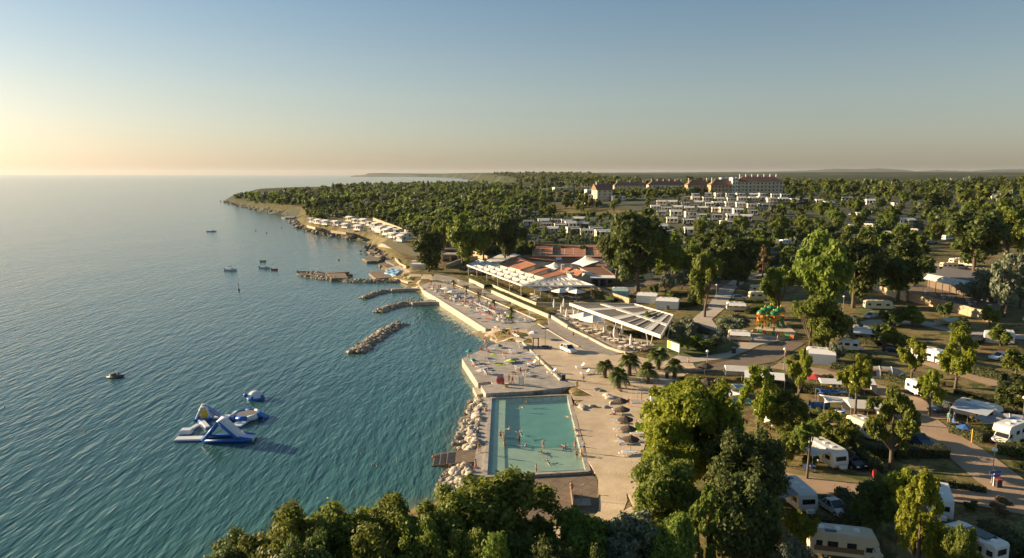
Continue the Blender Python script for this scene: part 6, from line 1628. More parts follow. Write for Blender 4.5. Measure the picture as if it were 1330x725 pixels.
# bathers on the platform
for i, (a,b,po) in enumerate([(630.5,449,'stand'),(624.5,455,'sit'),(632,457,'arms'),(608.5,467,'arms'),(618,476,'sit'),(632,486,'sit'),(676,487,'stand'),(672.5,488.5,'arms'),(665.5,499,'walk'),(661,497,'stand'),(700.5,474,'stand'),(684,484,'sit'),(626,480,'lie'),(692,475,'lie'),(684,476,'lie'),(634,458,'sit'),(617,475.5,'lie'),(668,486.5,'lie')]): person(a,b,po,{'stand':'sunbather standing on the bathing platform','arms':'sunbather with bent arms on the bathing platform','sit':'sunbather sitting on the bathing platform','lie':'sunbather lying flat on the bathing platform','walk':'bather walking along the front of the platform'}[po],'people on the bathing platform')
# people on the quay
rgq = random.Random(31)
for i in range(110):
    t = rgq.random()**.9; a = 556+110*t; b = 374+48*t+rgq.uniform(-6,6)-(6*t)
    if not poly_in(np.array([a]), np.array([b]), np.array(QUAY_PX), np.roll(np.array(QUAY_PX),-1,0))[0]: continue
    po = rgq.choice(('lie','lie','lie','sit','sit','stand','walk'))
    person(a,b,po,{'stand':'sunbather standing among the loungers on the quay','walk':'bather walking between loungers on the quay','sit':'sunbather sitting on the quay','lie':'sunbather lying on the quay'}[po],'people on the quay')
for a,b,po in [(648,428,'sit'),(652,432,'lie'),(660,434,'sit'),(664,436,'stand'),(668,433,'sit'),(672,436,'arms'),(655,438,'lie'),(663,441,'lie')]: person(a,b,po,'sunbather on the little curved beach','people on the little beach')
for a,b,po in [(537,352,'stand'),(535,358,'walk'),(548,361,'stand'),(553,363,'sit'),(566,362,'stand'),(542,372,'sit'),(546,374,'sit'),(550,376,'lie'),(538,365,'arms'),(528,362,'sit'),(560,370,'stand')]: person(a,b,po,'bather on the beach by the rock piers','people at the far beach')
# swimmers in the bay
bay = zp([(500,520),(533,540),(597,545),(560,455),(587,455),(697,453),(755,495),(770,500),(818,482),(875,545),(888,550),(548,608),(588,605),(612,600),(655,605),(718,603),(597,700),(652,690),(605,360),(535,375),(450,310),(470,315),(487,320),(433,265),(640,560),(480,480)],440,330,5.18)+zp([(75,90),(30,325),(13,385),(145,408),(130,135),(150,140),(195,120),(97,240),(250,170),(265,185)],560,400,5.18)
for a,b in bay: person(a,b,'swim','swimmer with head and shoulders out of the bay water off the quay','swimmers in the bay',z=-.05)
for a,b in [(350+0,0)]: pass
for a,b,l in [(165,380,'lone swimmer far out beyond the inflatables'),(92,565,'swimmer far left of the inflatable slide'),(110,561,'swimmer beside the lone one left of the slide'),(321,698,'swimmer just beyond the foreground trees'),(455,375,'swimmer near the end of the short groyne'),(458,394.5,'swimmer off the tip of the quay groyne'),(5,530,'swimmer at the far open sea side')]: person(a,b,'swim',l,z=-.05)
for a,b in [(452,580),(470,582),(483,605),(490,607),(516,599),(468,590)]: person(a,b,'swim','swimmer in the group off the boulder bank','swimmers off the boulder bank',z=-.05)
for a,b in [(508,374),(511,375),(526,391),(522,392),(530,393),(534,392.5)]: person(a,b,'stand','bather standing on a rock groyne','people on the groynes',z=1.1)

# ------------------------------------------------------------------ inflatable water park
IB = mat('inflatable_blue',(.012,.12,.46),.35,.08,1.0); IW = mat('inflatable_white',(.70,.72,.74),.35,.04,1.0); IY = mat('inflatable_yellow',(.78,.46,.02),.4,.06,1.0); IG = mat('mesh_grey',(.16,.15,.15),.8,.1,3.0)
def place_z0(px, py): return at(px,py,0)
def slide_tower():
    p = at(288,575,0); r_ = thing('inflatable_slide','tall blue and white inflatable triangle tower with a slide','inflatable',p,R(4))
    for y in (0,2.2):
        MB().tube([(-2.9,y,.35),(-.35,y,3.3)],.30,10).build('side_tube', IB, r_, smooth=True)
        MB().tube([(-.35,y,3.3),(2.3,y,.75),(4.7,y,.28)],.30,10).build('side_tube', IB, r_, smooth=True)
        MB().tube([(-2.9,y,.32),(4.4,y,.26)],.30,10).build('base_tube', IB, r_, smooth=True)
    MB().slabq([(-3.0,.1,.62),(-.55,.1,3.45),(-.55,2.1,3.45),(-3.0,2.1,.62)],.15).build('climb_wall', IW, r_)
    v = []; f = []
    P = [(-.6,3.52),(.1,3.45),(.7,2.9),(1.5,2.0),(2.3,1.15),(3.2,.68),(4.2,.52),(5.0,.5)]
    for x, z in P: v += [(x,-.15,z),(x,2.35,z)]
    for i in range(len(P)-1): f.append((2*i,2*i+1,2*i+3,2*i+2))
    o = MB().add(v,f).build('slide', IW, r_, smooth=True); s = o.modifiers.new('thick','SOLIDIFY'); s.thickness = .22
    for i in range(4): MB().tube([(-2.6+i*.5,.1,1.15+i*.58),(-2.6+i*.5,2.1,1.15+i*.58)],.07,6).build('climb_rung', IB, r_)
slide_tower()
def walkway(a, b, w, label, m=IW, h=.34):
    A, B = at(*a,0), at(*b,0); d = B-A; L = d.length; c = (A+B)/2
    r_ = thing('inflatable_walkway', label, 'inflatable', (c.x,c.y,0), math.atan2(d.y,d.x))
    MB().box((0,0,h/2+.04),(L,w,h)).build('deck', m, r_, bevel=.1); MB().box((0,0,.02),(L*.99,w*.96,.26)).build('hull', IB, r_, bevel=.05)
walkway((228,572),(264,571),1.7,'white inflatable walkway leading to the slide tower'); walkway((262,548),(270,557),.9,'narrow white inflatable beam below the yellow frame'); walkway((247,560),(258,553),.9,'narrow white inflatable beam beside the blue block')
walkway((278,543.5),(302,542.5),1.5,'white inflatable walkway from the yellow frame to the trampoline'); walkway((306,556),(318,547),1.9,'white inflatable ramp between slide and trampoline'); walkway((235,563.5),(250,563),1.5,'blue inflatable block with white top',h=.75)
walkway((258,549),(272,545.5),1.0,'blue inflatable beam in front of the yellow frame',IB,h=.4)
def yellow_frame():
    p = at(264,546,0); r_ = thing('inflatable_climbing_tower','white A frame inflatable tower with yellow climbing net','inflatable',p,R(15))
    for y in (0,1.6):
        MB().tube([(-1.2,y,.1),(-.2,y,2.3),(.6,y,2.35),(1.3,y,.1)],.2,8).build('frame_tube', IW, r_, smooth=True)
    MB().slabq([(-1.1,.1,.4),(-.2,.1,2.1),(-.2,1.5,2.1),(-1.1,1.5,.4)],.12).build('net', IY, r_); MB().box((.2,.05,1.1),(1.1,.14,1.5)).build('panel', IY, r_)
    MB().slabq([(.6,0,2.2),(2.6,-.1,.5),(2.6,1.6,.5),(.6,1.6,2.2)],.18).build('ramp', IB, r_); MB().box((0,.8,.15),(3.0,2.2,.4)).build('base', IB, r_, bevel=.1)
yellow_frame()
def trampoline():
    p = at(320,543,0); r_ = thing('inflatable_trampoline','round blue inflatable trampoline with grey jumping mat','inflatable',p)
    n = 8; pts = [(math.cos(2*math.pi*k/n+.39)*2.25, math.sin(2*math.pi*k/n+.39)*2.25,.5) for k in range(n+1)]
    for k in range(n): MB().tube([pts[k],pts[k+1]],.5,10).build('ring_segment', IB if k % 3 else IW, r_, smooth=True)
    MB().lathe([(1.95,.78),(1.95,.86)],n=16).build('jumping_mat', IG, r_); MB().slabq([(2.2,-.7,1.0),(3.7,-.7,.2),(3.7,.7,.2),(2.2,.7,1.0)],.25).build('ramp', IB, r_)
trampoline()
def turtle():
    p = at(332,518,0); r_ = thing('inflatable_turtle','white and blue dome shaped inflatable with small head','inflatable',p,R(200)); sh = MB().lathe([(1.45,.1),(1.5,.45),(1.25,1.0),(.8,1.4),(.3,1.55)],n=12,sy=.9); sh.build('shell', IW, r_, smooth=True)
    MB().lathe([(1.5,-.15),(1.62,.1),(1.58,.4),(1.4,.45)],n=12,sy=.9).build('rim', IB, r_, smooth=True)
    MB().lathe([(.1,-.05),(.38,.15),(.4,.5),(.2,.75)],(1.75,0,.5),8).build('head', IB, r_, smooth=True)
    for s in (-1,1): MB().box((.7,s*1.2,.6),(.5,.5,.5),s*.6).build('flipper', IB, r_, bevel=.1); MB().box((-1.2,s*.8,.6),(.5,.5,.5),s*.6).build('flipper', IB, r_, bevel=.1)
turtle()
person(0,0,'sit','child sitting on the ramp behind the yellow inflatable frame',pos=at(279,540,.9),sc=.85)
# ------------------------------------------------------------------ boats and buoys
BW = mat('boat_white',(.66,.66,.64),.35,.06,1.0); BD = mat('boat_dark',(.05,.06,.08),.4,.1,1.0); BR = mat('boat_brown',(.16,.08,.045),.5,.15,1.0)
def boat(px, py, L, label, hull, rz, top=False, cab=True):
    p = at(px,py,0); r_ = thing('motorboat' if cab else 'dinghy', label, 'boat', p, rz); k = 12; v = []; f = []
    for i in range(k+1):
        t = i/k; x = (t-.5)*L; w = L*.19*min(1,(1-t)**.5*1.5)*(.85+.15*min(1,t*5)); z1 = .55+.3*t*t
        v += [(x,-w,z1),(x,-w*.72,-.15),(x,0,-.28),(x,w*.72,-.15),(x,w,z1),(x,w*.82,z1-.05),(x,w*.7,.22),(x,-w*.7,.22),(x,-w*.82,z1-.05)]
    n = 9
    for i in range(k):
        for j in range(n): f.append((i*n+j,(i+1)*n+j,(i+1)*n+(j+1)%n,i*n+(j+1)%n))
    f += [tuple(range(n-1,-1,-1)), tuple(k*n+j for j in range(n))]
    MB().add(v,f).build('hull', hull, r_)
    MB().box((-L*.5-.15,0,.5),(.35,.4,.9)).build('outboard', BD, r_)
    for x in (-.2,.05): MB().box((L*x,0,.42),(.35,L*.26,.12)).build('bench', M_wood if not cab else BW, r_)
    if cab:
        c = MB().box((L*.12,0,.85),(L*.26,L*.24,.7),0,.8).build('cabin', BW, r_); MB().box((L*.02,0,1.05),(.08,L*.22,.35)).build('windscreen', M_glass, c)
    if top:
        MB().box((-L*.1,0,1.95),(L*.34,L*.3,.08)).build('bimini', BD, r_)
        for s in (-1,1):
            for q in (-.24,.04): MB().tube([(L*q,s*L*.13,.5),(L*q,s*L*.13,1.93)],.03,5).build('pole', M_grey, r_)
boat(275,301,6.5,'white motorboat moored farthest out',BW,R(10)); boat(300,351.5,5.2,'white motorboat with dark sun roof',BW,R(4),True); boat(344,348.5,4.8,'white open motorboat beside the red dinghy',BW,R(-3)); boat(342,340,2.6,'small yellow dinghy behind the moored boats',mat('boat_yellow',(.5,.4,.12)),R(20),cab=False); boat(357,351,2.8,'small red dinghy near the moored boats',mat('boat_red',(.4,.05,.04)),R(-10),cab=False); boat(394.5,354.5,5.4,'brown wooden boat off the tip of the long pier',BR,R(-8),cab=False)
boat(452,358.5,4.6,'dark boat drawn up on the landing of the pier head',BD,R(-20),cab=False); boat(447,355.5,3.2,'black dinghy moored behind the pier head',BD,R(8),cab=False); boat(690,462,3.6,'white rowing boat lying on the bathing platform',BW,R(20),cab=False) if 0 else None
def buoy(px, py, label, h=1.0, m=M_redp):
    p = at(px,py,0); r_ = thing('buoy', label, 'buoy', p); MB().lathe([(.2,-.3),(.42,0),(.38,.35),(.15,.5),(.06,.5+h),(.02,.55+h)],n=10).build('float', m, r_); MB().lathe([(.12,.5+h),(.2,.7+h),(.05,.9+h)],n=8).build('top_mark', M_dark, r_)
buoy(310,377,'tall dark marker buoy in open water',1.6,M_dark)
for i, (a,b) in enumerate([(190,300),(440,338),(330,300),(345,303),(365,295),(60,425),(165,382),(400,300)]): buoy(a,b,'small dark buoy floating off the headland','',M_dark) if 0 else None
for a,b in [(440,338),(332,300),(346,303),(366,296)]: 
    p = at(a,b,0); r_ = thing('buoy','small dark ball buoy floating off the rocks','buoy',p,0,'small buoys off the rocks'); MB().lathe([(.15,-.4),(.5,-.1),(.52,.2),(.25,.5)],n=10).build('float', M_dark, r_); MB().lathe([(.08,.45),(.08,.6)],n=6).build('ring', M_grey, r_)
p = at(150,490,0); r_ = thing('pedal_boat','small dark pedal raft carrying two people','boat',p,R(5))
for s in (-.55,.55): MB().tube([(-1.5,s,.12),(1.2,s,.12),(1.6,s,.35)],[.24,.24,.08],8).build('float', BD, r_, smooth=True)
MB().box((0,0,.38),(2.0,1.3,.1)).build('deck', BD, r_); MB().box((-.3,0,.6),(.5,1.1,.35)).build('seat', BR, r_)
person(0,0,'sit','person on the left seat of the pedal raft',pos=Vector((p.x-.5,p.y,.42)),rz=R(-60)); person(0,0,'sit','person on the right end of the pedal raft',pos=Vector((p.x+.7,p.y,.42)),rz=R(30))
# ------------------------------------------------------------------ loose shrubs between the pitches
_occ = [(o.location.x, o.location.y, 4.6 if o.get('category') in ('caravan','motorhome','tent') else (3.0 if o.get('category') in ('car','canopy','sail') else 1.2)) for o in COL.objects if o.parent is None and o.get('category') and o.get('kind') != 'structure' and o.location.y > 40]
_rs = random.Random(61); _n = 0; _t = 0
_camp = [(990,478),(1060,455),(1180,440),(1330,460),(1335,600),(1335,720),(1200,640),(1100,700),(1000,620)]
while _n < 46 and _t < 3000:
    _t += 1; _a = _rs.uniform(990,1335); _b = _rs.uniform(440,715)
    if not in_px_poly(_a, _b, _camp): continue
    _p = gat(_a, _b); _h = _rs.uniform(1.0,2.3)
    if any(pin1(_p.x, _p.y, _q) for _q in ROADS): continue
    if any((_p.x-x)**2+(_p.y-y)**2 < (r+_h*.6)**2 for x, y, r in _occ): continue
    _k = _rs.choice(('round','round','olive','dry'))
    plant(_k, _p.x, _p.y, _h, _h*_rs.uniform(.55,.8), ('small ' if _h < 1.6 else 'bushy ')+{'round':'green','olive':'grey green','dry':'brown dry'}[_k]+' shrub between the camp pitches', 'shrubs between the pitches', 'shrub', _rs, 'shrub')
    _occ.append((_p.x, _p.y, _h*.7)); _n += 1
# ------------------------------------------------------------------ vehicles
CW = mat('caravan_white',(.74,.72,.67),.35,.04,1.0,objvar=.08); CCr = mat('caravan_cream',(.66,.58,.42),.4,.05,1.0); TY = mat('tyre',(.02,.02,.02),.8,.1,5.0); CS = mat('stripe_brown',(.20,.12,.06),.5,.1,2.0)
def wheel(mb_parent, x, y, r=.33, w=.22):
    t = MB(); n = 14
    t.tube([(x-w/2,y,r),(x+w/2,y,r)], r, n); o = t.build('wheel', TY, mb_parent)
    MB().tube([(x-w/2-.01,y,r),(x+w/2+.01,y,r)], r*.55, 10).build('rim', M_grey, o)
def caravan(L=5.6, Wd=2.3, H=2.55, m=CW, stripe=False):
    """long axis along local y, front at -y"""
    r_ = thing('caravan','x','caravan'); z0 = .45
    prof = [(-L/2+.10,z0),(-L/2,z0+.35),(-L/2+.02,z0+1.0),(-L/2+.28,H-.25),(-L/2+.6,H-.03),(-L/2+1.0,H),(L/2-.7,H),(L/2-.2,H-.12),(L/2-.04,H-.5),(L/2,z0+.3),(L/2-.12,z0)]
    MB().extr(prof, -Wd/2, Wd/2, 'x').build('body', m, r_, bevel=.06)
    for s in (-1,1):
        for y, w in ((-1.7,.9),(.1,1.2),(1.9,.7)): MB().box((s*(Wd/2+.015),y*L/5.6,1.55),(.05,w,.55)).build('window', M_glass, r_)
        if stripe: MB().box((s*(Wd/2+.012),0,.95),(.03,L*.86,.3)).build('stripe', CS, r_)
        wheel(r_, s*(Wd/2-.2), .2)
    MB().box((0,-L/2+.05,1.62),(1.5,.16,.55)).build('window', M_glass, r_); MB().box((0,L/2-.02,1.7),(1.3,.1,.5)).build('window', M_glass, r_)
    dr = MB().box((-Wd/2-.02,-.75*L/5.6+.05,1.35),(.05,.6,1.75)).build('door', m, r_); MB().box((-Wd/2-.06,-.95*L/5.6,1.3),(.05,.12,.06)).build('handle', M_dark, dr)
    for y in (-1.2,.3,1.6): MB().box((0,y,H+.05),(.5,.5,.12)).build('roof_hatch', M_plast if y < 1 else M_shade, r_)
    MB().tube([(0,-L/2,z0),(0,-L/2-1.0,z0-.05)],.05,6).build('drawbar', M_grey, r_); MB().box((0,-L/2-.45,z0+.25),(.9,.5,.4)).build('gas_locker', m, r_)
    for s in (-.8,.8): MB().box((s,L/2-.25,.3),(.2,.2,.04)).build('tail_light', M_redp, r_)
    return r_
def awning(par, side, L, D, m, H=2.45, walls=False):
    s = side; x0 = s*1.16; x1 = s*(1.16+D)
    o = MB().slabq([(x0,-L/2,H),(x1,-L/2,H-.4),(x1,L/2,H-.4),(x0,L/2,H)],.05).build('awning', m, par)
    for y in (-L/2+.05,L/2-.05): MB().tube([(x1,y,0),(x1,y,H-.42)],.035,5).build('awning_pole', M_grey, par)
    if walls:
        MB().slabq([(x1,-L/2,0.02),(x1,L/2,0.02),(x1,L/2,H-.45),(x1,-L/2,H-.45)],.03).build('awning_wall', m, par)
        MB().slabq([(x0,-L/2,0.02),(x1,-L/2,0.02),(x1,-L/2,H-.45),(x0,-L/2,H-.1)],.03).build('awning_wall', m, par)
def motorhome(L=6.6, Wd=2.3, H=2.9, m=CW, stripe=None):
    r_ = thing('motorhome','x','motorhome'); z0 = .5
    prof = [(-L/2+1.5,z0),(-L/2+1.5,1.75),(-L/2+.35,1.85),(-L/2+.2,2.2),(-L/2+.55,H-.12),(-L/2+1.3,H),(L/2-.2,H),(L/2,H-.2),(L/2,z0)]
    MB().extr(prof, -Wd/2, Wd/2, 'x').build('body', m, r_, bevel=.05)
    cab = MB().extr([(-L/2,z0-.1),(-L/2-.25,z0+.25),(-L/2-.2,.95),(-L/2+.45,1.15),(-L/2+.95,1.8),(-L/2+1.5,1.8),(-L/2+1.5,z0-.1)], -.98, .98, 'x').build('cab', m, r_, bevel=.05)
    MB().slabq([(-.85,-L/2+.40,1.18),(.85,-L/2+.40,1.18),(.8,-L/2+.90,1.78),(-.8,-L/2+.90,1.78)],.05).build('windscreen', M_glass, cab)
    for s in (-.7,.7): MB().box((s,-L/2-.2,.85),(.35,.12,.2)).build('headlight', M_plast, cab); MB().box((s*1.42,-L/2+1.1,1.42),(.04,.6,.5)).build('window', M_glass, cab)
    MB().slabq([(-.7,-L/2+.30,2.28),(.7,-L/2+.30,2.28),(.7,-L/2+.52,2.68),(-.7,-L/2+.52,2.68)],.06).build('window', M_glass, r_)
    for s in (-1,1):
        for y, w in ((-.6,.9),(1.2,1.0),(2.5,.6)): MB().box((s*(Wd/2+.015),y,1.75),(.05,w,.55)).build('window', M_glass, r_)
        if stripe: MB().box((s*(Wd/2+.012),.6,1.2),(.03,L*.7,.55)).build('stripe', stripe, r_)
        wheel(r_, s*(Wd/2-.2), -L/2+.7,.36); wheel(r_, s*(Wd/2-.2), L/2-1.6,.36)
    MB().box((0,L/2+.02,1.9),(1.2,.06,.6)).build('window', M_glass, r_)
    for y in (-1.2,.6,2.2): MB().box((.1,y,H+.07),(.55,.55,.14)).build('roof_hatch', M_plast, r_)
    MB().box((-.6,1.4,H+.05),(.5,1.1,.06)).build('solar_panel', M_glass, r_)
    return r_
def car(m, kind='hatch'):
    r_ = thing('car','x','car'); L = 4.3 if kind != 'suv' else 4.6; Wd = 1.78; H = 1.47 if kind != 'suv' else 1.7
    z = .28; hd = .82 if kind != 'suv' else .98; rear = {'hatch':L/2-.25,'sedan':L/2-.95,'suv':L/2-.12}[kind]; rt = {'hatch':L/2-.75,'sedan':L/2-1.5,'suv':L/2-.5}[kind]
    prof = [(-L/2,z),(-L/2-.02,z+.3),(-L/2+.12,hd-.12),(-L/2+1.15,hd+.06),(rear,hd+.1),(L/2-.02,hd),(L/2,z+.25),(L/2-.06,z)]
    MB().extr(prof, -Wd/2, Wd/2, 'x').build('body', m, r_, bevel=.07)
    v = []
    for y, zz, w in ((-L/2+1.1,hd+.02,.86),(-L/2+1.95,H,.68),(rt,H-.03,.68),(rear,hd+.06,.86)): v += [(-w*Wd/1.78,y,zz),(w*Wd/1.78,y,zz)]
    gh = MB().add(v,[(0,1,3,2),(2,3,5,4),(4,5,7,6),(0,2,4,6),(1,7,5,3),(0,6,7,1)]).build('cabin', M_glass, r_, bevel=.03)
    MB().slabq([(-.66,-L/2+1.93,H+.03),(.66,-L/2+1.93,H+.03),(.66,rt+.02,H),(-.66,rt+.02,H)],.06).build('roof', m, r_)
    for s in (-1,1):
        a = Vector((s*.70,-L/2+1.95+(rt+L/2-1.95)*.5,H-.02)); MB().tube([a,(s*.88,a.y+.1,hd+.06)],.05,4).build('pillar', m, r_)
        MB().tube([(s*.69,rt,H-.03),(s*.87,rear,hd+.08)],.06,4).build('pillar', m, r_); MB().tube([(s*.69,-L/2+1.95,H-.02),(s*.87,-L/2+1.1,hd+.05)],.04,4).build('pillar', m, r_)
        for y in (-L/2+.85,L/2-.85): wheel(r_, s*(Wd/2-.1), y,.32)
        MB().box((s*.62,-L/2+.02,.68),(.36,.14,.16)).build('headlight', M_plast, r_); MB().box((s*.66,L/2-.02,.76),(.3,.1,.18)).build('tail_light', M_redp, r_); MB().box((s*.98,-L/2+1.45,hd+.1),(.2,.12,.14)).build('mirror', m, r_)
    MB().box((0,L/2+.01,.6),(.5,.04,.12)).build('number_plate', M_plast, r_)
    if kind == 'suv':
        for s in (-.6,.6): MB().tube([(s,-L/2+2.0,H+.08),(s,rt,H+.06)],.03,4).build('roof_rail', M_grey, r_)
    return r_
PC = {k: mat('car_'+k, c, .25, .03, 1.0, mt) for k, (c, mt) in {'silver':((.52,.52,.50),.4),'black':((.012,.013,.016),.1),'white':((.75,.74,.72),.0),'blue':((.02,.04,.10),.2),'grey':((.16,.17,.18),.3),'red':((.30,.03,.02),.1),'lightblue':((.10,.22,.34),.2)}.items()}
def at_g(o, px, py, rz, label, group=None):
    p = gat(px,py); o.location = p; o.rotation_euler = (0,0,rz); o['label'] = label
    if group: o['group'] = group
    return o
# nearest pitches
c = at_g(caravan(6.2,2.4,2.65), 1072,600,R(14),'white caravan with open pale awning beside the black car'); awning(c,-1,4.6,2.6,M_fabric)
at_g(car(PC['black'],'suv'),1103,604,R(16),'black estate car parked beside the white caravan')
at_g(caravan(5.4,2.3,2.6,CCr),1122,566,R(16),'cream caravan with rounded end between green hedges')
c = at_g(caravan(5.8,2.3,2.6,CW),1034,655,R(6),'white caravan roof with hatches behind the dark tree'); awning(c,-1,5.0,2.3,M_shade)
at_g(car(PC['silver'],'sedan'),1082,664,R(16),'silver saloon car parked beside the brownish hedge')
mh = at_g(motorhome(6.8,2.3,2.9,CCr,CS),1094,722,R(76),'cream motorhome with brown stripe and satellite dish'); 
MB().lathe([(.05,0),(.35,.12),(.5,.3)],(-.7,2.6,3.05),12).build('satellite_dish', M_plast, mh)
c = at_g(caravan(6.0,2.35,2.65,CW),1218,664,R(-24),'white caravan behind the feathery yellow tree')
c = at_g(motorhome(6.0,2.2,2.7,CW),1262,722,R(-158),'dark roofed campervan with grey striped awning'); awning(c,1,3.6,2.8,M_shade); MB().box((0,.6,2.86),(1.5,2.4,.08)).build('roof_solar_panel', M_glass, c)
c = at_g(caravan(6.4,2.35,2.65,CW),1270,544,R(38),'white caravan with broad blue grey awning above the dark hedge'); awning(c,-1,5.2,3.0,mat('blue_grey_canvas',(.40,.44,.50),.8,.06,1.0))
at_g(motorhome(6.6,2.3,2.95,CW),1312,573,R(-58),'white motorhome with dark cab turned to the lane'); 
at_g(car(PC['grey'],'hatch'),1222,534,R(-70),'grey estate car parked beside the short trunked tree'); at_g(car(PC['blue'],'suv'),1192,577,R(12),'dark blue car parked behind the long dark hedge')
c = at_g(caravan(5.6,2.3,2.6,CW),1308,445,R(-30),'white caravan with attached grey tent below the stone wall lane'); awning(c,-1,4.6,3.2,M_fabric,2.4,True)
at_g(car(PC['black'],'hatch'),1268,446,R(-60),'black car beside the white caravan tent'); at_g(car(PC['white'],'hatch'),1299,467,R(-75),'white car half hidden by the round green tree'); at_g(car(PC['black'],'hatch'),1160,458,R(60),'dark car behind the light green tree'); at_g(car(PC['silver'],'hatch'),1131,413,R(-55),'silver hatchback below the long caravan')
c = at_g(caravan(4.6,2.1,2.3,CW),1102,455,R(60),'small white caravan with dark front window'); 
c = at_g(caravan(5.8,2.3,2.6,CW),1120,440,R(66),'white caravan with grey awning and satellite dish'); awning(c,-1,5.0,3.0,M_fabw); MB().lathe([(.05,0),(.45,.15),(.6,.35)],(0,1.5,2.75),12).build('satellite_dish', M_plast, c)
c = at_g(caravan(7.2,2.4,2.6,CCr),1140,402,R(78),'long cream caravan at the lawn below the stone wall')
c = at_g(caravan(5.8,2.3,2.6,CW),1066,468,R(70),'white caravan under a pale ridge tent by the camp road'); awning(c,-1,5.2,2.8,M_fabw,2.6,True)
c = at_g(motorhome(6.4,2.3,2.9,CW),1206,470,R(30),'white motorhome behind the pale yellow green tree'); c = at_g(caravan(5.4,2.3,2.6,CW),1196,514,R(10),'white caravan hidden behind the short trunked light tree')
c = at_g(caravan(6.2,2.3,2.55,CCr),986,389.5,R(86),'cream caravan parked along the lane nearer the playground'); c = at_g(caravan(6.0,2.3,2.55,CCr),987,380.5,R(86),'cream caravan parked behind the first one along the lane')
at_g(car(PC['silver'],'hatch'),960,389,R(80),'silver car beside the two cream caravans')
c = at_g(caravan(5.4,2.3,2.5,CW),956,404,R(80),'white caravan with dark open side by the camp lane'); awning(c,-1,4.6,2.4,M_fabw)
c = at_g(caravan(5.2,2.3,2.5,CCr),960,443,R(75),'open cream trailer caravan beside the footpath bend'); awning(c,-1,4.6,2.4,M_fabw)
c = at_g(caravan(5.6,2.3,2.6,CW),806,384,R(80),'white caravan with teal canvas beside the bar pavilion'); awning(c,-1,5.0,2.8,mat('teal_canvas',(.30,.45,.42),.8,.05,1.0),2.5,True)
c = at_g(caravan(5.8,2.3,2.6,CW),842,391,R(72),'white caravan tent with peaked roof behind the golden wall'); awning(c,-1,6.0,3.4,M_fabw,2.7,True)
c = at_g(caravan(6.0,2.3,2.6,CW),868,398,R(72),'white caravan tent beside the tall thin tree'); awning(c,-1,6.4,3.6,M_fabw,2.7,True)
c = at_g(caravan(5.8,2.3,2.6,CW),1010,556,R(20),'white caravan in the shade of the dark tree'); c2 = at_g(caravan(5.4,2.3,2.6,CW),1000,542,R(20),'white caravan behind the shaded one')
at_g(car(PC['white'],'suv'),738,457,R(28),'white estate car alone on the plaza')
for i, (a,b,rz,k,l) in enumerate([(878,358,80,'black','dark car under the trees behind the service hut'),(848,357,80,'grey','grey car beside the service hut roof'),(880,371,80,'lightblue','blue car behind the grey olive'),(934,357,60,'white','white car beside the lane junction'),(980,348,40,'grey','grey car under the dark spreading tree'),(986,352,40,'white','white car at the lane end'),(940,362,60,'silver','silver car at the lane junction'),(614,353.5,70,'white','white car parked at the end of the long pergola'),(604,352,70,'black','dark car parked at the end of the long pergola')]): at_g(car(PC[k]),a,b,R(rz),l)
FC = [caravan(5.8,2.3,2.6,CW), caravan(5.6,2.3,2.6,CCr)]; awning(FC[0],1,4.6,2.6,M_fabw,2.5,True)
rgf = random.Random(17)
for a,b in [(1085,308),(1098,303),(1112,311),(1150,306),(1160,300),(1172,308),(1186,303),(1128,296),(1144,290),(1215,300),(1230,312),(1252,303),(1275,296),(1290,300),(1310,292),(1242,344),(1256,346),(1232,350),(1225,268),(1260,262),(1020,318),(1035,308),(1060,300),(1305,372),(1318,380),(1090,292),(1108,283)]:
    k = rgf.randrange(2); put(FC[k], gat(a,b), rgf.uniform(.6,2.2), ('white caravan with awning tent','cream caravan without awning')[k]+' standing among the trees of the far field', 'caravans in the far field')
FK = [car(PC['lightblue']), car(PC['white']), car(PC['grey']), car(PC['silver'],'suv')]
for i, (a,b) in enumerate([(1128,314),(1140,313),(1178,314),(1198,312),(1225,304),(1240,292),(1222,290),(1105,317),(1265,305),(1210,316),(1160,316),(1248,349),(1075,317),(1022,328),(1034,326),(1290,312)]): put(FK[i%4], gat(a,b), rgf.uniform(1,2.2), ['blue','white','grey','silver'][i%4]+' car parked among the trees of the far field', 'cars in the far field')
# ------------------------------------------------------------------ tents and shades on the pitches
def frame_tent(px, py, w, d, h, rz, m, label, wallm=None, name='party_tent'):
    p = gat(px,py); r_ = thing(name, label, 'tent', p, rz)
    MB().add([(-w/2,-d/2,h*.75),(w/2,-d/2,h*.75),(w/2,d/2,h*.75),(-w/2,d/2,h*.75),(-w/2,0,h),(w/2,0,h)],[(0,1,5,4),(2,3,4,5),(0,4,3),(1,2,5)]).build('roof', m, r_)
    for x in (-w/2,0,w/2):
        for y in (-d/2,d/2): MB().tube([(x,y,-.1),(x,y,h*.76)],.05,5).build('pole', M_grey, r_)
    if wallm:
        MB().slabq([(-w/2,d/2,0),(w/2,d/2,0),(w/2,d/2,h*.74),(-w/2,d/2,h*.74)],.03).build('side_wall', wallm, r_); MB().slabq([(w/2,-d/2,0),(w/2,d/2,0),(w/2,d/2,h*.74),(w/2,-d/2,h*.74)],.03).build('side_wall', wallm, r_)
frame_tent(992,503,7,5,3.0,R(-18),M_fabw,'large white party tent beside the light green tree',M_fabw); frame_tent(962,492,6,4,2.6,R(-12),M_fabric,'cream party tent beside the brown thatched parasols',M_fabric)
frame_tent(1088,508,6.5,3.4,2.3,R(-10),M_fabw,'white awning tent behind the dark clipped hedge'); frame_tent(1118,508,4,4,2.4,R(-10),M_fabw,'white square tent beside the light tree with thick trunk',M_fabw)
frame_tent(1120,540,5,5,2.6,R(-10),M_fabric,'grey house tent beside the blue and white tarp',M_fabric); frame_tent(1232,424,5,4,2.2,R(20),mat('pale_green_canvas',(.40,.42,.33)),'pale green ridge tent under the yellow green bush',M_fabric)
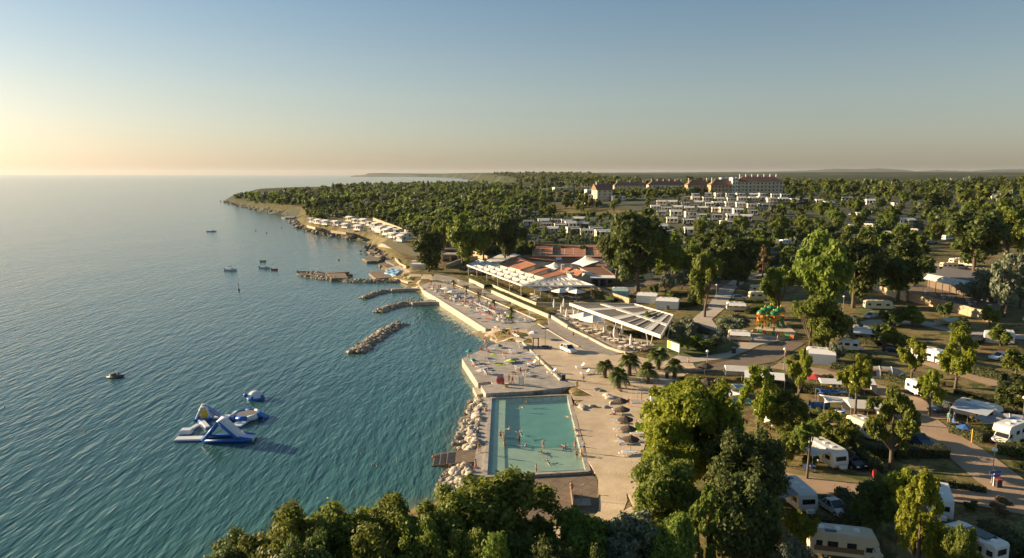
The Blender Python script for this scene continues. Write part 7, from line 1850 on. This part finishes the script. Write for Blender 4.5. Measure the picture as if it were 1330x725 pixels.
def tarp(px, py, w, d, h, m, label, rz=0.0):
    p = gat(px,py); r_ = thing('shade_sail', label, 'sail', p, rz); q = [(-w/2,-d/2,h*.8),(w/2,-d/2,h*.95),(w/2,d/2,h*.85),(-w/2,d/2,h)]
    c = canopy_cloth(q,.35,m).build('cloth', m, r_, smooth=True); s = c.modifiers.new('thick','SOLIDIFY'); s.thickness = .02
    for x,y,z in q: MB().tube([(x,y,-.1),(x,y,z)],.035,5).build('pole', M_grey, r_)
tarp(1088,532,5.4,3.4,2.0,M_fabw,'white shade tarp stretched beside the thick trunk',R(-8)); tarp(1082,522,5.6,1.4,2.1,M_bluef,'blue tarp strip behind the white shade tarp',R(-8)); tarp(946,522,4.2,3.4,1.8,M_fabw,'white shade sail beside the garden shower',R(20)); tarp(962,512,3,2,1.7,mat('pale_blue_fabric',(.25,.45,.55)),'pale blue shade sail behind the white one',R(10))
def tunnel_tent(px, py, rz, label):
    p = gat(px,py); r_ = thing('tunnel_tent', label, 'tent', p, rz); n = 10; G = mat('tent_grey',(.36,.35,.36),.7,.06,1.0); O = mat('tent_orange',(.55,.22,.06),.7,.06,1.0)
    secs = [(-3.1,1.45,1.9),(-1.2,1.5,2.05),(.9,1.5,2.05),(2.6,1.3,1.6),(3.7,.7,.5)]; v = []; f = []
    for x, w, h in secs:
        for k in range(n+1): q = math.pi*k/n; v.append((x, -math.cos(q)*w, math.sin(q)*h))
    for i in range(len(secs)-1):
        for k in range(n): f.append((i*(n+1)+k,i*(n+1)+k+1,(i+1)*(n+1)+k+1,(i+1)*(n+1)+k))
    f += [tuple(range(n+1)), tuple((len(secs)-1)*(n+1)+k for k in range(n,-1,-1))]
    MB().add(v,f).build('shell', G, r_, smooth=False)
    for x, w, h in secs[:4]: MB().tube([(x,-math.cos(math.pi*k/n)*(w+.03), math.sin(math.pi*k/n)*(h+.03)) for k in range(n+1)],.04,5).build('hoop', M_fabw, r_)
    for x in (-2.4,-.4): MB().slabq([(x-.55,-1.55,.5),(x+.55,-1.55,.5),(x+.5,-1.16,1.45),(x-.5,-1.16,1.45)],.04).build('window', M_glass, r_); MB().slabq([(x-.6,-1.2,1.42),(x+.6,-1.2,1.42),(x+.5,-.9,1.72),(x-.5,-.9,1.72)],.05).build('window_flap', O, r_)
tunnel_tent(1150,490,R(-16),'grey tunnel tent with two orange edged windows'); tunnel_tent(1322,556,R(-30),'green grey tunnel tent beside the lamp post')
def box_thing(name, cat, label, px, py, parts, rz=0.0):
    p = gat(px,py); r_ = thing(name, label, cat, p, rz)
    for nm, m, c, d in parts: MB().box(c,d).build(nm, m, r_)
    return r_
box_thing('bench','bench','teal garden bench beside the shade sail',964,525,[('seat',M_teal,(0,0,.45),(3.2,.5,.08)),('backrest',M_teal,(0,.25,.75),(3.2,.06,.45)),('leg',M_teal,(-1.4,0,.2),(.08,.45,.45)),('leg',M_teal,(1.4,0,.2),(.08,.45,.45))])
boat(1065,530,3.2,'small blue inflatable boat lying behind the hedge',M_bluep,R(-10),cab=False); bo = bpy.context.scene.objects['dinghy.005'] if 'dinghy.005' in bpy.context.scene.objects else None
for o in COL.objects:
    if o.get('label') == 'small blue inflatable boat lying behind the hedge': o.location = gat(1065,530)+Vector((0,0,.28))
# ------------------------------------------------------------------ lamp posts, signs, bins
def lamp(px, py, h, label):
    p = gat(px,py); r_ = thing('lamp_post', label, 'lamp post', p); MB().tube([(0,0,-.1),(0,0,h)],[.07,.045],6).build('pole', M_grey, r_); MB().lathe([(.08,h),(.3,h+.1),(.3,h+.35),(.1,h+.5)],n=10).build('lamp_head', M_plast, r_); MB().lathe([(.14,-.1),(.14,.2),(.08,.25)],n=8).build('base', M_grey, r_)
lamp(918,480,3.6,'lamp post on the footpath beside the billboard'); lamp(930,390,4.5,'lamp post beside the camp lane under the tall tree'); lamp(1327,560,5.0,'lamp post by the green grey tunnel tent'); lamp(1318,492,4.0,'lamp post by the round trees'); lamp(1288,628,4.2,'lamp post with blue signs at the lane junction'); lamp(1018,480,4.0,'lamp post with small flag at the camp road bend'); lamp(1095,405,4.0,'lamp post on the lawn by the big oak')
box_thing('direction_sign','sign','blue direction sign boards beside the lane lamp post',1290,632,[('post',M_white,(0,0,1.0),(.1,.1,2.1)),('sign_board',M_bluep,(0,-.08,1.9),(1.6,.06,.35)),('sign_board',M_bluep,(.3,-.08,1.45),(1.0,.06,.3))],R(10)); box_thing('litter_bin','bin','dark litter bin beside the direction signs',1296,633,[('bin',M_dark,(0,0,.5),(.6,.6,1.0)),('lid',M_redp,(0,0,1.04),(.64,.64,.08))])
box_thing('fire_post','fire post','red fire extinguisher box on a white post by the lane',1134,631,[('post',M_white,(0,0,.7),(.14,.14,1.5)),('box',M_redp,(0,-.1,1.75),(.42,.3,.85)),('latch',M_dark,(0,-.27,1.75),(.06,.04,.12))])
box_thing('litter_bin','bin','dark litter bin at the platform wall on the plaza',732,493,[('bin',M_dark,(0,0,.5),(.7,.7,1.0)),('lid',M_grey,(0,0,1.05),(.75,.75,.1))]); box_thing('litter_bin','bin','dark litter bin between the stout palms',866,491,[('bin',M_dark,(0,0,.5),(.6,.6,1.0)),('lid',M_grey,(0,0,1.05),(.65,.65,.1))]); box_thing('litter_bin','bin','dark litter bins on the footpath bend',953,459,[('bin',M_dark,(0,0,.6),(.7,.7,1.2)),('lid',M_grey,(0,0,1.24),(.75,.75,.1))])
box_thing('ice_chest','chest','white chest box at the plaza edge behind the thatched parasols',851.5,521,[('body',M_plast,(0,0,.9),(1.8,1.0,1.9)),('lid',M_plast,(0,0,1.9),(1.9,1.1,.12))])
# billboard
pa, pb = gat(866.5,457), gat(882,463.5); d = pb-pa; L = d.length; bl = thing('billboard','white and yellow green billboard at the lawn edge','billboard',(pa+pb)/2,math.atan2(d.y,d.x))
MB().box((0,0,2.0),(L,.12,2.0)).build('board', M_white, bl); MB().box((-L*.34,-.075,2.0),(L*.28,.03,1.9)).build('yellow_panel', mat('board_yellow',(.55,.60,.06)), bl); MB().box((.1*L,-.075,2.82),(L*.72,.03,.28)).build('yellow_panel', mat('board_yellow',(.55,.60,.06)), bl); MB().box((.14*L,-.075,1.9),(L*.3,.03,1.2)).build('print_panel', mat('board_print',(.60,.56,.42)), bl)
for x in (-L*.45,L*.45): MB().tube([(x,.1,-.1),(x,.1,3.0)],.07,6).build('post', M_grey, bl)
# showers and small plaza things
def shower(px, py, label, s=1.0):
    p = gat(px,py); r_ = thing('shower', label, 'shower', p); MB().tube([(0,0,0),(0,0,2.3*s),(.35,0,2.5*s)],.05,6).build('pipe', M_grey, r_); MB().box((.4,0,2.45*s),(.25,.25,.06)).build('shower_head', M_grey, r_); MB().box((0,0,.05),(2.4,2.0,.14)).build('tray', M_conc, r_)
shower(828,522,'double beach shower on a concrete tray on the sand'); shower(755,653,'shower pillar on the tray below the pool'); shower(931,508,'garden shower beside the brown thatched parasol')
for i, (a,b,s) in enumerate([(776,507,.7),(781,508,.6),(789,515,1.0),(792,518,.8),(796,524,.9),(755,529,.9),(771,529,.8),(787,529.5,.6),(757,532,.6)]):
    p = gat(a,b); o = link('boulder', ROCKS[i%7], None, (p.x,p.y,p.z+.1)); o.scale = (s*1.3,s*.8,s*.5); o.rotation_euler = (.1,.1,i); tag(o,'pale flat boulder lying on the sand above the pool','boulder','loose boulders on the sand')
# rowing gear and weights on the platform
gear = box_thing('training_rack','gym rack','dark outdoor training rack on a black mat by the platform wall',698,452,[('mat',M_dark,(0,0,.06),(6.5,3.2,.12)),('post',M_dark,(-1.0,0,1.2),(.25,.25,2.3)),('post',M_dark,(.2,0,1.2),(.25,.25,2.3)),('crossbar',M_dark,(-.4,0,2.3),(1.6,.2,.2)),('bench',M_dark,(1.8,.2,.4),(1.6,.6,.3))],R(-5))
box_thing('floodlight_mast','mast','thin mast with a twin lamp bar by the training rack',708,452,[('mast',M_grey,(0,0,2.3),(.12,.12,4.6)),('lamp_bar',M_dark,(0,0,4.6),(1.6,.2,.25)),('base',M_conc,(0,0,.1),(.7,.7,.3))])
box_thing('drink_trolley','trolley','red drum trolley on the front of the platform',650,498,[('drum',M_redp,(0,0,.6),(1.5,.8,.8)),('frame',M_grey,(0,0,1.3),(1.2,.1,1.2)),('wheel',M_dark,(-.5,0,.2),(.1,.5,.4)),('wheel',M_dark,(.5,0,.2),(.1,.5,.4))]); box_thing('ladder_rail','rail','grey bathing ladder rails on the front of the platform',677,501,[('rail',M_grey,(-.4,0,.9),(.1,.1,1.8)),('rail',M_grey,(.4,0,.9),(.1,.1,1.8)),('panel',M_fabw,(0,0,1.0),(.7,.08,1.2)),('rung',M_grey,(0,0,1.7),(.8,.08,.08))]); box_thing('cool_box','cool box','yellow cool box beside the red drum trolley',658,503,[('box',M_yel,(0,0,.35),(.7,.45,.7)),('lid',M_white,(0,0,.72),(.74,.48,.08)),('handle',M_dark,(0,-.26,.6),(.4,.06,.06))])
for a,b in [(617,496),(655,507)]: pass
# blue bouncy mat and dock rails
q = [at(499,355.5,1.1),at(506,349,1.1),at(521,351.5,1.1),at(514,358.5,1.1)]; bm_ = thing('bouncy_mat','blue and white patterned water mat on the dock terrace','inflatable',q[0]); I_ = Matrix.Translation(-q[0])
for i in range(4):
    for j in range(3):
        def B(u,v): return q[0].lerp(q[3],u).lerp(q[1].lerp(q[2],u),v)
        u0,u1,v0,v1 = i/4+.005,(i+1)/4-.005,j/3+.005,(j+1)/3-.005
        o = MB().prism([tuple(B(u0,v0).xy),tuple(B(u1,v0).xy),tuple(B(u1,v1).xy),tuple(B(u0,v1).xy)],1.05,1.5).build('mat_segment', (mat('mat_blue',(.05,.30,.62)) if (i+j)%2 else mat('mat_light',(.45,.60,.70))), bm_); o.matrix_parent_inverse = I_
dr_ = thing('dock_rail','pale metal rail frame on the wooden dock','railing',at(484,352,.9)); I_ = Matrix.Translation(-Vector(dr_.location)); pts = [at(482,354,.9),at(499,350.5,.9),at(503,354,.9)]
for p in pts: o = MB().tube([p,p+Vector((0,0,1.6))],.06,5).build('post', M_yel, dr_); o.matrix_parent_inverse = I_
for a, b in zip(pts[:-1],pts[1:]): o = MB().tube([a+Vector((0,0,1.5)),b+Vector((0,0,1.5))],.06,5).build('rail', M_yel, dr_); o.matrix_parent_inverse = I_
# wooden sea steps beside the boulders
st = thing('sea_steps','dark wooden steps with black mats running down into the sea','steps',at(600,594,.8)); I_ = Matrix.Translation(-Vector(st.location))
def sch(nm, pxs, z0, z1, m): o = MB().prism([tuple(at(a,b,z1).xy) for a,b in pxs], z0, z1).build(nm, m, st); o.matrix_parent_inverse = I_
sch('landing',[(593,585),(618,584),(617,600),(592,601)],-.8,.95,M_deck); sch('tread',[(581,587),(593,586),(592,602),(579,602.5)],-.8,.62,M_deck); sch('mat',[(582.5,588),(591.5,587.3),(590.5,594),(581.5,594.5)],.5,.65,M_dark); sch('mat',[(581.2,595),(590.5,594.5),(590,601),(580.3,601.5)],.5,.65,M_dark); sch('tread',[(572,588.5),(580.5,587.5),(578,603),(570,603.5)],-.8,.38,M_deck); sch('mat',[(573.5,589.5),(579.5,588.8),(577.5,602),(571.5,602.5)],.3,.41,M_dark); sch('tread',[(564,590.5),(571.5,589),(569,604),(561,605)],-.8,.16,M_deck); sch('mat',[(565.5,591.5),(570.5,590.3),(568,603),(562.8,604)],.1,.19,M_dark)
# shower corner rail below the pool
sr = thing('privacy_wall','brown timber screen with rail below the pool','screen',gat(742,655)); A_, B_ = gat(741,642)-sr.location, gat(744,665)-sr.location; MB().slabq([A_,B_,B_+Vector((0,0,1.3)),A_+Vector((0,0,1.3))],.15).build('screen', M_wood, sr); MB().tube([A_+Vector((0,0,1.4)),B_+Vector((0,0,1.4))],.07,6).build('rail', M_wood, sr)
# ------------------------------------------------------------------ playground castle
pg = thing('playground_castle','green yellow and orange playground castle with domed towers','playground',gat(1002,424)); pgx = [(-2.6,.5,1.0),(-1.3,1.6,1.2),(.4,2.4,1.35),(1.6,.6,1.15),(2.8,1.8,1.2),(.2,-.4,.95)]
for i, (x,y,s) in enumerate(pgx):
    h = 2.4*s; bcol = (M_yel,M_org,M_yel)[i%3]
    for dx in (-.7,.7):
        for dy in (-.7,.7): MB().tube([(x+dx,y+dy,0),(x+dx,y+dy,h+.9)],.09,6).build('post', M_grn if i % 2 else M_org, pg)
    MB().box((x,y,h*.55),(1.5,1.5,.12)).build('platform', M_wood, pg)
    for k, (dx,dy,w,d_) in enumerate(((0,-.74,1.4,.08),(.74,0,.08,1.4),(-.74,0,.08,1.4))): MB().box((x+dx,y+dy,h*.55+.45),(w,d_,.8)).build('panel', (bcol,M_grn,M_org)[(i+k)%3], pg)
    dm = MB().lathe([(1.12,h+.8),(1.1,h+1.0),(.95,h+1.35),(.6,h+1.65),(.2,h+1.85)],(x,y,0),12).build('dome', M_grn, pg, smooth=True); MB().lathe([(.12,h+1.8),(.16,h+2.05),(.03,h+2.35)],(x,y,0),6).build('finial', M_yel, dm)
    MB().lathe([(1.18,h+.62),(1.18,h+.84)],(x,y,0),12).build('dome_ring', M_yel if i % 2 else M_org, pg)
for r in range(3): 
    for c_ in range(4): MB().box((-2.6+c_*.75-.9,-.7-r*.35,.5+(2-r)*.85),(.6,.12,.62)).build('wall_block', (M_org,M_yel,M_grn)[(r+c_)%3], pg)
for x in (.9,2.3): MB().slabq([(x-.4,-.2,1.9),(x+.4,-.2,1.9),(x+.4,-3.0,.25),(x-.4,-3.0,.25)],.1).build('slide', M_grn, pg)
MB().tube([(-.6,1.6,1.6),(.4,2.0,1.5),(1.4,1.0,1.6)],.25,8).build('tunnel', M_org, pg)
for k in range(9):
    a, b = gat(978+k*6,432+k*1.0), gat(983+k*6,432.8+k*1.0); dd = b-a; o = thing('fence_panel_section' if 0 else 'playground_fence',['yellow','green','orange'][k%3]+' wooden fence section in front of the playground castle','fence',(a+b)/2,math.atan2(dd.y,dd.x),'playground fence sections')
    for j in range(5): MB().box(((j-2)*dd.length/5.2,0,.55),(dd.length/6,.06,.95)).build('slat', (M_yel,M_grn,M_org)[k%3], o)
    MB().box((0,.05,.8),(dd.length,.05,.08)).build('rail', M_wood, o)
sheet('playground_ground','pale sand of the playground area',[(972,432),(985,424),(1020,420),(1034,432),(1028,441),(985,438)],M_sand,.085)
# campers on the pitches
for a,b,po,l in [(1232,549,'stand','person in an orange shirt under the blue grey awning'),(1239,549,'stand','person in white under the blue grey awning'),(1008,583,'stand','person standing among the camp chairs by the shaded caravan'),(1014,584,'arms','person beside the camp table by the shaded caravan'),(1022,581,'sit','person sitting near the shaded caravan'),(1005,433,'stand','adult standing in front of the playground castle'),(1010,443,'walk','person walking with a pram past the playground'),(990,430,'stand','child in front of the playground wall'),(928,505,'stand','person at the garden shower by the thatched parasol'),(1020,461,'walk','person at the camp road bend near the lamp post'),(1080,505,'sit','camper sitting under the white awning tent'),(1015,438,'walk','second walker in front of the playground')]: person(a,b,po,l,top=2)
CCH = thing('camp_chair','x','chair'); MB().box((0,0,.42),(.55,.5,.06)).build('seat', M_bluef, CCH); MB().box((0,.28,.78),(.55,.06,.7)).build('backrest', M_bluef, CCH)
for x in (-.25,.25):
    for y in (-.22,.22): MB().box((x,y,.18),(.04,.04,.44)).build('leg', M_grey, CCH)
for i, (a,b) in enumerate([(1050,608),(1056,612),(1046,613),(1010,586),(1018,587),(1026,588),(1240,553),(1248,556),(1084,538),(1094,540),(1085,508),(1092,507),(1246,540)]): put(CCH, gat(a,b), i*1.3, 'folding camp chair beside an awning on the pitches', 'camp chairs')
CTB = thing('camp_table','x','table'); MB().box((0,0,.7),(1.3,.8,.05)).build('table_top', M_plast, CTB)
for x in (-.55,.55):
    for y in (-.3,.3): MB().box((x,y,.33),(.05,.05,.72)).build('leg', M_grey, CTB)
for i, (a,b) in enumerate([(1052,611),(1014,588),(1244,555),(1089,539),(1082,510)]): put(CTB, gat(a,b), i*.7, 'white folding camp table under an awning', 'camp tables')
box_thing('drying_cloth','laundry','red and white laundry hanging beside the shaded caravan',1020,590,[('post',M_grey,(-.8,0,.8),(.06,.06,1.7)),('post',M_grey,(.8,0,.8),(.06,.06,1.7)),('cloth',M_redf,(.2,0,1.1),(.7,.05,.9)),('cloth',M_fabw,(-.4,0,1.1),(.5,.05,.9))])
box_thing('prop_pole','pole','yellow prop pole leaning by the motorhome awning',1262,575,[('pole',M_yel,(0,0,1.0),(.12,.12,2.1)),('foot',M_yel,(0,0,.05),(.4,.3,.1))],R(5))
tarp(1285,560,5,3.2,2.2,M_shade,'grey shade awning spread beside the white motorhome cab',R(10)); shade(1252,567,M_bluef,'dark blue umbrella leaning over the dark hedge',2.4,h=1.8)
# ------------------------------------------------------------------ the air
def haze():
    m = bpy.data.materials.new('haze'); m.use_nodes = True; N = m.node_tree.nodes; L = m.node_tree.links
    N.remove(N['Principled BSDF'])
    v = N.new('ShaderNodeVolumePrincipled'); v.inputs['Color'].default_value = (.80,.86,.92,1); v.inputs['Density'].default_value = HAZE_D; v.inputs['Anisotropy'].default_value = .2
    L.new(v.outputs[0], N['Material Output'].inputs['Volume'])
    o = MB().box((0,0,74), (56000,56000,160)).build('haze', m); tag(o, 'thin evening haze over sea and land', 'haze', kind='stuff')
HAZE_D = 0.000017
haze()
for o in bpy.data.objects:
    if '_used' in o: del o['_used']
